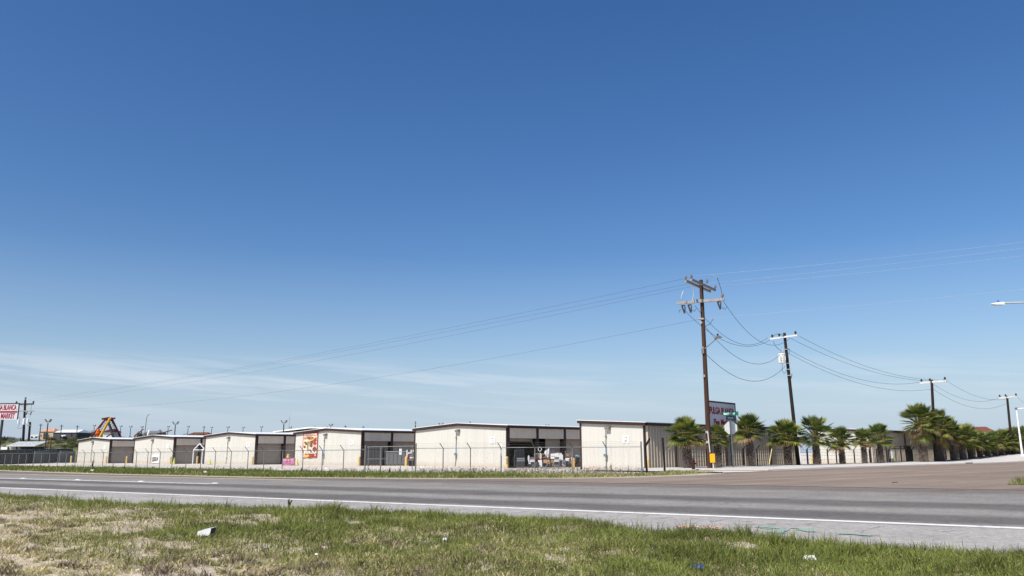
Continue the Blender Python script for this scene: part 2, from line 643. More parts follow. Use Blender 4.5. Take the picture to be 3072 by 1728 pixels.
M['palm3'] = mat('palm leaf yellow', (0.40, 0.29, 0.05), 0.6, var=0.25, scale=2, trans=0.2)
M['palm4'] = mat('palm leaf dry', (0.30, 0.20, 0.10), 0.8, var=0.3, scale=2)
M['petiole'] = mat('palm stalk', (0.16, 0.15, 0.05), 0.6)
M['leaf1'] = mat('mesquite leaf green', (0.075, 0.10, 0.03), 0.7, var=0.3, scale=0.7, trans=0.2)
M['leaf2'] = mat('mesquite leaf dark', (0.045, 0.062, 0.024), 0.7, var=0.3, scale=0.7, trans=0.2)
M['leaf3'] = mat('yellow green brush', (0.135, 0.145, 0.04), 0.7, var=0.3, scale=0.7, trans=0.2)
M['leaf4'] = mat('bare grey twigs', (0.24, 0.21, 0.18), 0.9)
M['stem'] = mat('brown twig', (0.09, 0.065, 0.045), 0.9)
M['g1'] = mat('grass green', (0.165, 0.186, 0.040), 0.7, var=0.3, scale=0.6, trans=0.25)
M['g2'] = mat('grass dark green', (0.088, 0.120, 0.027), 0.7, var=0.3, scale=0.6, trans=0.25)
M['g3'] = mat('grass straw', (0.56, 0.48, 0.26), 0.8, var=0.25, scale=0.8, trans=0.2)
M['g4'] = mat('grass olive', (0.27, 0.25, 0.095), 0.8, var=0.25, scale=0.8, trans=0.2)
M['g5'] = mat('dead grey weed', (0.20, 0.158, 0.115), 0.9, var=0.3, scale=0.9)
M['g6'] = mat('grass light green', (0.24, 0.265, 0.06), 0.7, var=0.25, scale=0.6, trans=0.25)
M['seed'] = mat('dark seed heads', (0.085, 0.07, 0.055), 0.9)
# ------------------------------------------------------------------ terrain and sheets
def grid_sheet(name, m, us, vs, fn, k='structure'):
    nu, nv = len(us), len(vs)
    pts = [fn(u, v) for u in us for v in vs]
    fs = [(i * nv + j, (i + 1) * nv + j, (i + 1) * nv + j + 1, i * nv + j + 1) for i in range(nu - 1) for j in range(nv - 1)]
    mb = MB()
    mb.add(pts, fs)
    o = mb.build(name, m, smooth=True)
    return kind(o, k)


def poly_sheet(name, m, pts, z, k='structure', parent=None):
    from mathutils.geometry import tessellate_polygon
    vs = [Vector((p[0], p[1], z)) for p in pts]
    tr = tessellate_polygon([vs])
    fs = []
    for t in tr:
        a, b, c = (vs[i] for i in t)
        fs.append(t if (b - a).cross(c - a).z > 0 else t[::-1])
    mb = MB()
    mb.add(vs, fs)
    o = mb.build(name, m, parent)
    return kind(o, k) if k else o


gx = [-4000, -2500, -1500, -900, -600, -450] + list(np.arange(-360, 241, 12.0)) + [300, 400, 600, 1000, 1800, 4000]
gy = [-300, -100, -40] + list(np.arange(-20, 420, 12.0)) + [440, 480, 560, 700, 1000, 1600, 2600, 6000]
grid_sheet('ground', M['ground'], gx, gy, lambda x, y: (x, y, Hf(x, y) - 0.30))
hx = list(np.arange(-330, -10, 5.0))
hy = list(np.arange(176, 380, 5.0))


def hill_pt(x, y):
    b = 0.35 * math.sin(x * 0.21 + y * 0.13) + 0.25 * math.sin(x * 0.37 - y * 0.29)
    return (x, y, Hf(x, y) + b * float(S(y, 180, 200)) - 0.08)


grid_sheet('hillside', M['hill'], hx, hy, hill_pt)


def hw(s, q, z=0.0):
    p = HW * s + HN * q
    return (p.x, p.y, z)


road = poly_sheet('highway', M['asphalt'], [hw(-140, 11.4), hw(200, 11.4), hw(200, 37.4), hw(-140, 37.4)][::-1], 0.02)

# near verge: lumpy soil sheet between the camera and the road shoulder
VS_ = [-60, 0.5, 2.2, 4.4, 7.5, 10.7, 15, 18.5, 24.5, 35.5, 60, 120]
VQ_ = [13.9, 14.0, 14.15, 14.35, 15.5, 15.9, 15.6, 15.0, 14.6, 15.9, 15.9, 15.9]


def edge_q(s):
    s = np.asarray(s, float)
    return np.interp(s, VS_, VQ_) + 0.16 * np.sin(s * 1.7) + 0.10 * np.sin(s * 4.3 + 1) - 0.1 - 0.075 * np.interp(s, VS_, VQ_)


def verge_z(s, q):
    s = np.asarray(s, float)
    q = np.asarray(q, float)
    e = edge_q(s)
    w = 1 - S(q, e - 1.2, e)
    b = 0.05 * np.sin(s * 1.3 + q * 0.7) + 0.04 * np.sin(s * 2.9 - q * 2.1 + 2) + 0.022 * np.sin(s * 6.1 + q * 5.2) + 0.018 * np.sin(q * 8.7 - s * 3.3 + 1)
    return 0.012 + (0.05 + b) * w + 0.02 * w


us = list(np.arange(-40, 60.1, 0.3))
fr = [0, 0.15, 0.25, 0.32] + list(np.linspace(0.36, 1, 44))
grid_sheet('verge', M['verge'], us, fr, lambda s, f: hw(s, -10 + (float(edge_q(s)) + 10) * f, float(verge_z(s, -10 + (float(edge_q(s)) + 10) * f)) + (0.0 if f < 1 else -0.02)))

FAR = [(-120, 143), (-75, 102.3), (-49.4, 79.0), (-31.7, 62.9), (-16.1, 51.5), (-4.6, 47.6), (3.9, 47.1)] + [tuple(G(*p)[:2]) for p in ((1907, 1434), (2100, 1427), (2168, 1421.5))]
FENCE = [(-120, 156.3), (-54.3, 99.8), (-11.1, 61.5), (-7.1, 59.9), (8.6, 54.6)]
strip_poly = FAR + [(15.0, 62.0), (12.2, 63.0), (10.2, 58.5)] + FENCE[::-1]
poly_sheet('grass_strip', M['strip'], strip_poly, 0.03)
inner = []
for i, p in enumerate(FAR):
    q = Vector(FAR[min(i + 1, len(FAR) - 1)]) - Vector(FAR[max(i - 1, 0)])
    n = Vector((-q.y, q.x)).normalized()
    inner.append(tuple(Vector(p) - n * -1.3))
poly_sheet('road_shoulder', M['dirtedge'], [tuple(Vector(p) + (Vector(p) - Vector(i)) * 0.25) for p, i in zip(FAR, inner)] + inner[::-1], 0.036)


def av(a, off, dz=0.0):
    p = V * (a + 0.0) + NV * off
    base = P0 - NV * P0.dot(NV) - V * 0
    q = base + V * a + NV * off
    return (q.x, q.y, Hf(q.x, q.y) + dz)


def to_av(p):
    p = Vector((p[0], p[1], 0))
    return (p - P0).dot(V), p.dot(NV)


fo = sorted([(to_av(p)[1], to_av(p)[0]) for p in FENCE])


def a_front(off):
    return float(np.interp(off, [f[0] for f in fo], [f[1] for f in fo]))


def lin(a, b, n):
    return [a + (b - a) * i / (n - 1) for i in range(n)]


grid_sheet('yard', M['yard'], [-47.25] + list(np.arange(-189, -47.9, 1.25))[::-1], lin(0, 1, 60),
           lambda off, f: av(a_front(off) + (120 - a_front(off)) * f, off, 0.012))
grid_sheet('yard', M['yard'], [-34, -37, -40, -43, -45.2, -47.25], lin(0, 1, 8), lambda off, f: av(a_front(off) + (-17 - a_front(off)) * f, off, 0.012))

# side street with its brown gravel surface, and the raised sidewalk with kerb
far_avs = [to_av(p) for p in FAR[4:]]
kerb_pts = [G(2020, 1411), G(2100, 1417.5), G(2170, 1421), G(2304, 1413), G(2500, 1405), G(2733, 1397)]
kerb_av = [to_av(p) for p in kerb_pts] + [(56, -35.9), (75, -35.7), (100, -35.6), (140, -35.6), (260, -35.6)]
ka = [k[0] for k in kerb_av[2:]]
ko = [k[1] for k in kerb_av[2:]]
flat = [tuple(p) for p in FAR[4:]] + [tuple(Vector(av(a, o))[:2]) for a, o in kerb_av[2:5]] + [tuple(Vector(av(30, o))[:2]) for o in (-35.8, -12.0)] + [(26.4, 42.4), (21.4, 35.6), hw(-40, 36.6)[:2], hw(-14, 36.3)[:2], hw(8, 35.8)[:2], hw(26, 35.6)[:2], (-16.1, 51.3)]
poly_sheet('side_street', M['street'], flat, 0.03)
grid_sheet('side_street', M['street'], [30, 34, 38, 42, 46, 50, 55, 60, 65, 70, 75, 80, 85, 90, 95, 100, 110, 120, 140, 160, 200, 260], [0, 0.25, 0.5, 0.75, 1],
           lambda a, f: av(a, float(np.interp(a, ka, ko)) + (23.5 + 0.2 * float(np.interp(a, [30, 260], [0, 5]))) * f, 0.03))
wa = sorted(set([k[0] for k in kerb_av] + list(np.arange(-22, 150, 4.0)) + [170, 200, 260]))
wko = lambda a: float(np.interp(a, [k[0] for k in sorted(kerb_av)], [k[1] for k in sorted(kerb_av)]))
KH = 0.11
wa = [a for a in wa if a >= min(k[0] for k in kerb_av)]
grid_sheet('sidewalk', M['walk'], wa, [0, 0.2, 0.4, 0.6, 0.8, 1], lambda a, f: av(a, wko(a) - 0.22 - (wko(a) - 0.22 + 47.3) * f, KH))
kb = MB()
rings = [[av(a, wko(a), -0.05), av(a, wko(a), KH - 0.03), av(a, wko(a) - 0.03, KH + 0.005), av(a, wko(a) - 0.225, KH + 0.005), av(a, wko(a) - 0.225, -0.05)] for a in wa]
for i in range(len(rings) - 1):
    kb.add(rings[i] + rings[i + 1], [(j, j + 1, 5 + j + 1, 5 + j) for j in range(4)])
kind(kb.build('kerb', M['kerb']), 'structure')
gt = MB()
for i in range(2, len(wa) - 1):
    gt.poly([av(wa[i], wko(wa[i]), 0.04), av(wa[i + 1], wko(wa[i + 1]), 0.04), av(wa[i + 1], wko(wa[i + 1]) + 0.55, 0.04), av(wa[i], wko(wa[i]) + 0.55, 0.04)])
kind(gt.build('gutter', M['yard']), 'structure')
# back corner of the crossing
corner = poly_sheet('corner_verge', M['strip'], [(21.4, 35.7), (26.4, 42.4), tuple(Vector(av(30, -11.6))[:2]), (70, 75), (95, 30), hw(-110, 37.6)[:2], hw(-40, 37.6)[:2]][::-1], 0.045)

# road markings belong to the highway
def stripe(name, m, s0, s1, q, w, z=0.027):
    mb = MB()
    n = max(2, int(abs(s1 - s0) / 3))
    for i in range(n):
        a, b = s0 + (s1 - s0) * i / n, s0 + (s1 - s0) * (i + 1) / n
        wa_, wb_ = w * (1 + 0.05 * math.sin(a * 3.1)), w * (1 + 0.05 * math.sin(b * 3.1))
        mb.poly([hw(a, q - wa_ / 2, z), hw(b, q - wb_ / 2, z), hw(b, q + wb_ / 2, z), hw(a, q + wa_ / 2, z)][::-1])
    return mb.build(name, m, road)


stripe('edge_line', M['white_line'], -120, 200, 18.05, 0.36)
p_end = G(672, 1452)
stripe('lane_line', M['lane_paint'], p_end.dot(HW), 200, 25.75, 0.72)
stripe('yellow_line', M['yellow_line'], G(1000, 1440).dot(HW), 200, 32.0, 0.62)
mk = MB()
for i in range(14):
    s = p_end.dot(HW) + 0.4 + i * 6.4
    c = hw(s, 26.15, 0.03)
    mk.add([(c[0] + dx * 0.15, c[1] + dy * 0.15, 0.03 + dz) for dx, dy, dz in ((-1, -1, 0), (1, -1, 0), (1, 1, 0), (-1, 1, 0), (-.6, -.6, .035), (.6, -.6, .035), (.6, .6, .035), (-.6, .6, .035))],
           [(0, 1, 5, 4), (1, 2, 6, 5), (2, 3, 7, 6), (3, 0, 4, 7), (4, 5, 6, 7)])
mk.build('road_stud', M['offwhite'], road)
rb = MB()
rr = random.Random(3)
for i in range(150):
    s = -28 + i * 0.62
    q0 = 17.05 + 0.08 * math.sin(i)
    w = 0.075 + rr.uniform(-0.02, 0.03)
    j = rr.uniform(-0.08, 0.08)
    if rr.random() < 0.12:
        continue
    for kq in range(4):
        if rr.random() < 0.22:
            continue
        qa = q0 - 0.40 + kq * 0.2 + j
        ds, e1, e2 = rr.uniform(-0.05, 0.05), rr.uniform(0.5, 1.2) * w, rr.uniform(0.5, 1.2) * w
        rb.poly([hw(s + ds - e1, qa, 0.0265), hw(s + ds + e2, qa + 0.02, 0.0265), hw(s + ds + e2 * .8, qa + rr.uniform(.1, .17), 0.0265), hw(s + ds - e1 * .9, qa + rr.uniform(.12, .18), 0.0265)][::-1])
rb.build('rumble_strip', M['groove'], road)


def spray(name, m, strokes, w):
    mb = MB()
    zc = 0.0275
    for st in strokes:
        g = [G(*p) for p in st]
        for a, b in zip(g[:-1], g[1:]):
            d = (b - a).normalized()
            n = Vector((-d.y, d.x, 0)) * w * 0.5
            e = d * w * 0.2
            q = [a - n - e, b - n + e, b + n + e, a + n - e]
            zc += 0.0004
            mb.poly([(p.x, p.y, zc) for p in q])
    return mb.build(name, m, road)


spray('orange_utility_mark', M['orange_spray'], [[(2032, 1583), (2056, 1581)], [(2036, 1586), (2058, 1580)], [(2046, 1587), (2072, 1582)], [(2056, 1588), (2080, 1584), (2092, 1583), (2090, 1586), (2072, 1587)],
      [(2098, 1588), (2134, 1587)], [(2108, 1590), (2132, 1584)]] + [[(2152 + 11 * math.cos(k / 12 * 6.283), 1588.6 + 2.6 * math.sin(k / 12 * 6.283)) for k in range(13)]], 0.085)
spray('green_utility_mark', M['green_spray'], [[(2272, 1586), (2300, 1585), (2322, 1588), (2346, 1590)], [(2288, 1589), (2312, 1591)], [(2312, 1600), (2330, 1603), (2346, 1597), (2356, 1592)], [(2322, 1598), (2340, 1603)],
      [(2376, 1589), (2404, 1590), (2424, 1594), (2436, 1600)], [(2400, 1593), (2426, 1598)], [(2520, 1606), (2556, 1607), (2600, 1611)], [(2580, 1609), (2612, 1612)]], 0.17)

# ------------------------------------------------------------------ market buildings
EAVE, RIDGE, BAY, HEAD = 4.66, 5.10, 4.6, 3.2


def market_building(t, w, length, label, number, num_x, doors=(), half=False, front=None, lamp_x=None, meter=True, group='market buildings'):
    o0 = (front if front is not None else E0 - U * t)
    o0 = Vector((o0.x, o0.y, 0))
    zb = -0.30
    th = thing('market_building', label, 'building', (o0.x, o0.y, min(0, Hf(*(o0 + U * w * 0.6)[:2]))), 0, group)
    xf = lambda v: (v[0] * U.x + v[1] * V.x, v[0] * U.y + v[1] * V.y, v[2])
    mid = 0.0 if half else w / 2
    zr = lambda x: RIDGE - (RIDGE - EAVE) * abs(x - mid) / (w - mid)
    wm = M['beige']
    # front gable with standing ribs
    g = MB()
    top = [(0, zr(0) - 0.12), (mid, zr(mid) - 0.12), (w, zr(w) - 0.12)] if not half else [(0, zr(0) - 0.12), (w, zr(w) - 0.12)]
    g.prism([(0, zb), (w, zb)] + top[::-1], 0.0, 0.12)
    x = 0.25
    while x < w - 0.1:
        zt = zr(x) - 0.16
        g.hexa([(x - 0.05, -0.0, zb), (x - 0.02, -0.018, zb), (x + 0.02, -0.018, zb), (x + 0.05, -0.0, zb)], [(x - 0.05, -0.0, zt), (x - 0.02, -0.018, zt), (x + 0.02, -0.018, zt), (x + 0.05, -0.0, zt)])
        x += 0.5
    g.build('gable_wall', wm, th, xf=xf)
    b = MB()
    b.box(0, 0.12, 0.12, length, zb, zr(0) - 0.12)
    b.prism([(0.0, zb), (w, zb)] + top[::-1], length, length + 0.1)
    b.build('rear_wall', wm, th, xf=xf)
    # roof slabs
    r = MB()
    for (xa, xb) in (((0, mid), (mid, w)) if not half else ((0, w),)):
        ea, eb = (xa - 0.18 if xa == 0 else xa), (xb + (0.34 if doors else 0.40) if xb == w else xb)
        za, zc = zr(xa) + (0 if xa else -0.005), zr(xb) - (0.012 if xb == w else 0)
        r.hexa([(ea, -0.3, za - 0.05), (eb, -0.3, zc - 0.05), (eb, length + 0.3, zc - 0.05), (ea, length + 0.3, za - 0.05)], [(ea, -0.3, za), (eb, -0.3, zc), (eb, length + 0.3, zc), (ea, length + 0.3, za)])
    r.build('roof', M['roof'], th, xf=xf)
    # brown rake and eave trim
    f = MB()
    segs = ((0, mid), (mid, w)) if not half else ((0, w),)
    for (xa, xb) in segs:
        ea, eb = (xa - 0.14 if xa == 0 else xa), (xb + 0.27 if xb == w else xb)
        za, zc = zr(xa) - 0.055, zr(xb) - 0.055
        f.hexa([(ea, -0.26, za - 0.30), (eb, -0.26, zc - 0.30), (eb, -0.04, zc - 0.30), (ea, -0.04, za - 0.30)], [(ea, -0.30, za), (eb, -0.30, zc), (eb, -0.04, zc), (ea, -0.04, za)])
    f.build('rake_trim', M['brown'], th, xf=xf)
    f = MB()
    f.box(w + 0.185 if not doors else w + 0.012, w + (0.30 if doors else 0.36), -0.03, length + 0.2, EAVE - 0.34, EAVE - 0.07)
    f.build('eave_trim', M['brown'], th, xf=xf)
    for xx in ((0, w)):
        c = MB()
        x0, x1 = (-0.03, 0.17) if xx == 0 else (w - 0.13, w + 0.012)
        c.box(x0, x1, -0.06, 0.14, zb, zr(xx) - 0.36)
        c.build('corner_trim', M['brown'], th, xf=xf)
    # street-side long wall
    if doors:
        nb = max(4, len(doors))
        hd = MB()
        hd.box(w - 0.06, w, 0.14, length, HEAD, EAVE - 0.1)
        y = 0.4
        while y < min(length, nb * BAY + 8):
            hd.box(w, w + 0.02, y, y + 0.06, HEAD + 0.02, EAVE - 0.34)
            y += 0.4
        hd.build('header_panel', M['beige_bounce'], th, xf=xf)
        for i in range(nb + 1):
            p = MB()
            p.box(w - 0.25, w + 0.035, i * BAY + (0.16 if i == 0 else 0) - 0.02, i * BAY + 0.36, zb, EAVE - 0.35)
            p.build('door_post', M['brown'], th, xf=xf)
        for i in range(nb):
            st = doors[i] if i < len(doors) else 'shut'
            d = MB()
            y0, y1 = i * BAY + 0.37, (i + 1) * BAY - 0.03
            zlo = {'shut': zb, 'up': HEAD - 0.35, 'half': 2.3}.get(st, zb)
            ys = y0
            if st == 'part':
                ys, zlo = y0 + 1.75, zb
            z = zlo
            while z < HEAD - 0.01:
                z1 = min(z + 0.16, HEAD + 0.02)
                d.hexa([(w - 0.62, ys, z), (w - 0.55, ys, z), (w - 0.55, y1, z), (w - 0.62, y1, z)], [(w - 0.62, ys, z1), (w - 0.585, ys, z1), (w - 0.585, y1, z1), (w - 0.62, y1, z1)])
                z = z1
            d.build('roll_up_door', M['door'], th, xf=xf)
            if st == 'shut':
                d = MB()
                d.box(w - 0.55, w - 0.535, y0 + 0.05, y1 - 0.05, -0.05, 0.1)
                d.build('door_seal', M['dgrey'], th, xf=xf)
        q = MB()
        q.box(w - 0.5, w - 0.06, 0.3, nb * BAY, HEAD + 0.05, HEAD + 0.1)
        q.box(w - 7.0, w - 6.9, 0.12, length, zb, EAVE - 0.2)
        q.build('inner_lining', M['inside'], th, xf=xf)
        q = MB()
        q.box(w - 0.7, w, nb * BAY + 0.36, length, zb, HEAD)
        q.build('side_wall', wm, th, xf=xf)
    else:
        q = MB()
        q.box(w - 0.12, w, 0.14, length, zb, EAVE - 0.1)
        y = 0.3
        while y < length - 0.1:
            q.hexa([(w, y - 0.06, zb), (w + 0.18, y - 0.04, zb), (w + 0.18, y + 0.03, zb), (w, y + 0.05, zb)], [(w, y - 0.06, EAVE - 0.34), (w + 0.18, y - 0.04, EAVE - 0.34), (w + 0.18, y + 0.03, EAVE - 0.34), (w, y + 0.05, EAVE - 0.34)])
            y += 0.46
        q.build('side_wall', M['beige2'], th, xf=xf)
        y = 4.6
        while y < length:
            d = MB()
            d.box(w + 0.185, w + 0.31, y, y + 0.14, zb, EAVE - 0.345)
            d.build('downspout', M['brown'], th, xf=xf)
            y += 9.2 if length < 40 else 7.0
    # lamp, conduit, meter box, number
    lx = lamp_x if lamp_x is not None else mid - 0.1
    if lx:
        l = MB()
        l.hexa([(lx + 0.05, -0.36, 4.0), (lx + 0.55, -0.36, 4.0), (lx + 0.55, -0.03, 4.0), (lx + 0.05, -0.03, 4.0)], [(lx + 0.05, -0.42, 4.22), (lx + 0.55, -0.42, 4.22), (lx + 0.55, -0.03, 4.36), (lx + 0.05, -0.03, 4.36)])
        lo = l.build('wall_lamp', M['galv'], th, xf=xf)
        l = MB()
        l.box(lx + 0.1, lx + 0.5, -0.35, -0.06, 3.975, 4.0)
        l.build('lens', M['offwhite'], lo, xf=xf)
        l = MB()
        l.path([(lx + 0.06, -0.07, 4.25), (lx - 0.05, -0.07, 4.2), (lx - 0.06, -0.07, 3.3), (lx - 0.07, -0.07, 1.5)], 0.045, 6)
        l.path([(lx - 0.07, -0.07, 1.5), (lx - 0.1, -0.07, 0.7), (lx - 0.18, -0.1, 0.0)], 0.035, 6)
        l.box(lx - 0.14, lx + 0.04, -0.15, -0.036, 3.3, 3.42)
        l.box(lx - 0.15, lx + 0.05, -0.14, -0.036, 0.95, 1.05)
        l.build('conduit', M['galv'], th, xf=xf)
        if meter:
            l = MB()
            l.box(lx - 0.42, lx + 0.0, -0.22, -0.036, 1.62, 2.36)
            mo = l.build('meter_box', M['steelbl'], th, xf=xf)
            l = MB()
            l.box(lx - 0.1, lx + 0.08, -0.2, -0.036, 1.2, 1.5)
            l.build('junction_box', M['galv'], th, xf=xf)
    if number:
        p = U * num_x - V * 0.05
        rz = math.atan2(U.y, U.x)
        text_mesh(number, 0.98, M['white'], 'unit_number', th, (p.x, p.y, 3.0), (math.pi / 2, 0, rz), sx=0.95, bold=0.045)
    return th


SH, UP = 'shut', 'up'
market_building(102.9, 15.3, 60, 'beige steel market building numbered A1, the one below the carnival ride', 'A1', 13.3, [SH] * 5, lamp_x=7.2, meter=False)
market_building(77.1, 15.3, 60, 'beige steel market building numbered B1 with a white ice chest at its wall', 'B1', 13.3, [SH] * 5, lamp_x=7.2, meter=False)
market_building(51.2, 15.3, 60, 'beige steel market building numbered C1 beside the stack of pink cartons', 'C1', 13.3, [SH] * 5, lamp_x=7.3, meter=False)
D1 = market_building(25.6, 15.3, 60, 'beige steel market building numbered D1 with a food banner on its gable', 'D1', 13.3, [SH] * 5, lamp_x=7.2)
E1 = market_building(0, 15.3, 60, 'beige steel market building numbered E1 with open bays full of second-hand goods', 'E1', 13.2, [UP, 'part', SH, SH, SH], lamp_x=7.4)
market_building(-25.4, 7.75, 30, 'narrow single-slope beige market building numbered F1 at the street corner', 'F1', 5.7, half=True, lamp_x=3.3)
f2 = E0 + U * (25.4 + 7.75) + V * 50.5 - U * 7.75
market_building(0, 7.75, 75, 'long beige market building behind the palms, beyond the corner building, with brown downspouts', None, 0, half=True, front=f2, lamp_x=0)

# large white-roofed hall behind
hl = at(826, 1292, 205)
hall = thing('market_hall', 'large white-roofed hall rising behind the C1 and D1 buildings', 'building', (hl.x, hl.y, 0))
zz = zat(hl.x, 205, 1291)
hm = MB()
hm.box(0, 30, 0, 30, -0.5, zz - 0.5)
hm.build('wall', M['beige2'], hall, xf=lambda v: (v[0] * U.x * 1.0 + v[1] * V.x, v[0] * U.y + v[1] * V.y, v[2]))
hm = MB()
for xa, xb, za, zb_ in ((-0.4, 15, zz - 0.5, zz + 0.2), (15, 30.4, zz + 0.2, zz - 0.5)):
    hm.hexa([(xa, -0.4, za), (xb, -0.4, zb_), (xb, 30.4, zb_), (xa, 30.4, za)], [(xa, -0.4, za + 0.25), (xb, -0.4, zb_ + 0.25), (xb, 30.4, zb_ + 0.25), (xa, 30.4, za + 0.25)])
hm.build('roof', M['roof'], hall, xf=lambda v: (v[0] * U.x + v[1] * V.x, v[0] * U.y + v[1] * V.y, v[2]))

# ------------------------------------------------------------------ food banner on D1
dc = E0 - U * 25.6
rzU = math.atan2(U.y, U.x)
bn = thing('food_banner', 'red-framed printed food banner hanging on the D1 gable, tacos, dishes and fries', 'banner', tuple(dc + U * 2.05 - V * 0.07) , rzU)
bw, b0, b1 = 3.55, 1.02, 4.58
FOOD = {k: mat('banner ' + k, c, 0.7, var=0.25, scale=5) for k, c in dict(red=(0.31, 0.045, 0.03), white=(0.66, 0.58, 0.50), tan=(0.48, 0.26, 0.12), cream=(0.70, 0.54, 0.30), brown=(0.17, 0.06, 0.03), salsa=(0.30, 0.06, 0.035),
        green=(0.25, 0.24, 0.08), grey=(0.12, 0.12, 0.11), yel=(0.80, 0.45, 0.06), pink=(0.72, 0.35, 0.30)).items()}
mb = MB()
mb.prism([(0, b0), (0.5, b0 - 0.03), (1.2, b0 + 0.04), (1.9, b0 - 0.05), (2.7, b0 + 0.05), (bw, b0 + 0.02), (bw + 0.06, b1), (0.06, b1)], -0.02, 0)
mb.build('sheet', FOOD['red'], bn)
mb = MB()
mb.prism([(0.17, 1.62), (bw - 0.15, 1.62), (bw - 0.1, 4.08), (0.2, 4.08)], -0.03, -0.021)
mb.prism([(0.06, b0 + 0.05), (0.62, b0 + 0.05), (0.62, 1.66), (0.07, 1.66)], -0.031, -0.021)
mb.prism([(0.25, 4.18), (bw - 0.2, 4.18), (bw - 0.2, 4.38), (0.25, 4.38)], -0.03, -0.021)
mb.build('white_ground', FOOD['white'], bn)


def blob(cx, cz, rx, rz_, m, n=11, y=-0.04, rot=0.0, rnd=random.Random(5)):
    pts = []
    for k in range(n):
        t = 2 * math.pi * k / n
        rr = 1 + rnd.uniform(-0.16, 0.16)
        x, z = rx * rr * math.cos(t), rz_ * rr * math.sin(t)
        pts.append((cx + x * math.cos(rot) - z * math.sin(rot), cz + x * math.sin(rot) + z * math.cos(rot)))
    mb = MB()
    mb.prism(pts, y, y + 0.008)
    return mb.build('printed_dish', FOOD[m], bn)


for a in [(0.55, 3.75, 0.42, 0.22, 'pink'), (1.2, 3.85, 0.5, 0.24, 'tan'), (1.95, 3.8, 0.5, 0.28, 'tan'), (2.75, 3.82, 0.62, 0.25, 'cream'), (1.75, 3.35, 0.4, 0.25, 'cream'), (2.9, 3.42, 0.5, 0.22, 'salsa'),
          (0.62, 3.05, 0.28, 0.3, 'salsa'), (0.55, 2.6, 0.28, 0.26, 'brown'), (1.3, 2.72, 0.24, 0.75, 'green'), (2.1, 2.75, 0.36, 0.28, 'grey'), (2.15, 2.75, 0.2, 0.16, 'white'), (2.95, 3.0, 0.42, 0.26, 'salsa'),
          (2.75, 2.68, 0.55, 0.14, 'pink'), (2.95, 2.2, 0.46, 0.34, 'brown'), (2.02, 2.0, 0.34, 0.14, 'brown'), (1.2, 1.32, 0.52, 0.15, 'yel'), (1.0, 1.16, 0.36, 0.07, 'yel'), (2.35, 1.36, 0.42, 0.16, 'salsa'), (3.15, 1.38, 0.2, 0.16, 'pink')]:
    blob(*a, y=-0.04 - random.random() * 0.004, rot=-0.5 if a[0] == 2.02 else 0)
fr_ = random.Random(9)
for i in range(26):
    blob(fr_.uniform(.35, 3.2), fr_.choice([fr_.uniform(3.2, 4.0), fr_.uniform(1.9, 4.0)]), fr_.uniform(.1, .3), fr_.uniform(.08, .22), fr_.choice(['brown', 'tan', 'salsa', 'cream', 'brown', 'green', 'tan']), y=-0.05 - i * .0005, rnd=fr_)
mb = MB()
for i in range(16):
    mb.box(0.8 + i * 0.15, 0.9 + i * 0.15, -0.036, -0.03, 1.76, 1.80 + 0.02 * (i % 3))
for i in range(12):
    mb.box(0.5 + i * 0.2, 0.64 + i * 0.2, -0.036, -0.03, 4.24, 4.31 + 0.02 * (i % 2))
mb.build('small_print', FOOD['grey'], bn)
# ------------------------------------------------------------------ chain link fence
def hit(px, a, b):
    """where the sight line of column px crosses the ground line a-b"""
    r = ray(px, 1390)
    m = r.x / r.y
    d = Vector(b) - Vector(a)
    t = (m * a[1] - a[0]) / (d.x - m * d.y)
    return Vector(a) + d * t


def arm_post(mb, p, h, arm, r=0.038, m=0):
    mb.tube((p.x, p.y, -0.05), (p.x, p.y, h), r, r * 0.95, 8, m)
    if arm is not None:
        mb.beam((p.x, p.y, h - 0.02), (p.x + arm.x, p.y + arm.y, h + 0.36), 0.05, 0.03, m)


ARM = Vector((-0.656, -0.755, 0)) * 0.36


def chain_link(name, label, pts, h, arm, ends=(True, True), end_h=0.35):
    o = pts[0]
    th = thing(name, label, 'fence', (o.x, o.y, 0), 0, 'chain-link boundary fences')
    L_ = [Vector((p.x - o.x, p.y - o.y, 0)) for p in pts]
    for i, p in enumerate(L_):
        mb = MB()
        big = (i == 0 and ends[0]) or (i == len(L_) - 1 and ends[1])
        if big:
            mb.tube((p.x, p.y, -0.05), (p.x, p.y, h + end_h), 0.055, 0.055, 8)
        else:
            arm_post(mb, p, h, arm)
        mb.build('post', M['galv'], th)
    mb = MB()
    for a, b in zip(L_[:-1], L_[1:]):
        mb.tube((a.x, a.y, h), (b.x, b.y, h), 0.026, 0.026, 6)
    mb.build('top_rail', M['galv'], th)
    mb = MB()
    for k in (0.3, 0.65, 1.0):
        for i, (a, b) in enumerate(zip(L_[:-1], L_[1:])):
            mb.path([(a.x + arm.x * k, a.y + arm.y * k, h + 0.36 * k), ((a.x + b.x) / 2 + arm.x * k, (a.y + b.y) / 2 + arm.y * k, h + 0.36 * k - 0.03), (b.x + arm.x * k, b.y + arm.y * k, h + 0.36 * k)], 0.005, 3)
    mb.build('barbed_wire', M['galv'], th)
    mb = MB()
    tot = 0.0
    for a, b in zip(L_[:-1], L_[1:]):
        n = (b - a).length
        d = (b - a) / n
        s = -h
        while s < n:
            for (z0, z1) in ((0.02, h), (h, 0.02)):
                t0, t1 = s, s + h - 0.02
                k0, k1 = max(0, -t0) / (h - 0.02), min(1, (n - t0) / (h - 0.02))
                if k1 <= k0:
                    continue
                pa = a + d * (t0 + k0 * (h - 0.02)) + Vector((0, 0, z0 + (z1 - z0) * k0))
                pb = a + d * (t0 + k1 * (h - 0.02)) + Vector((0, 0, z0 + (z1 - z0) * k1))
                mb.tube(pa, pb, 0.0016, 0.0016, 3)
            s += 0.10
    mb.build('chain_mesh', M['galv'], th)
    return th


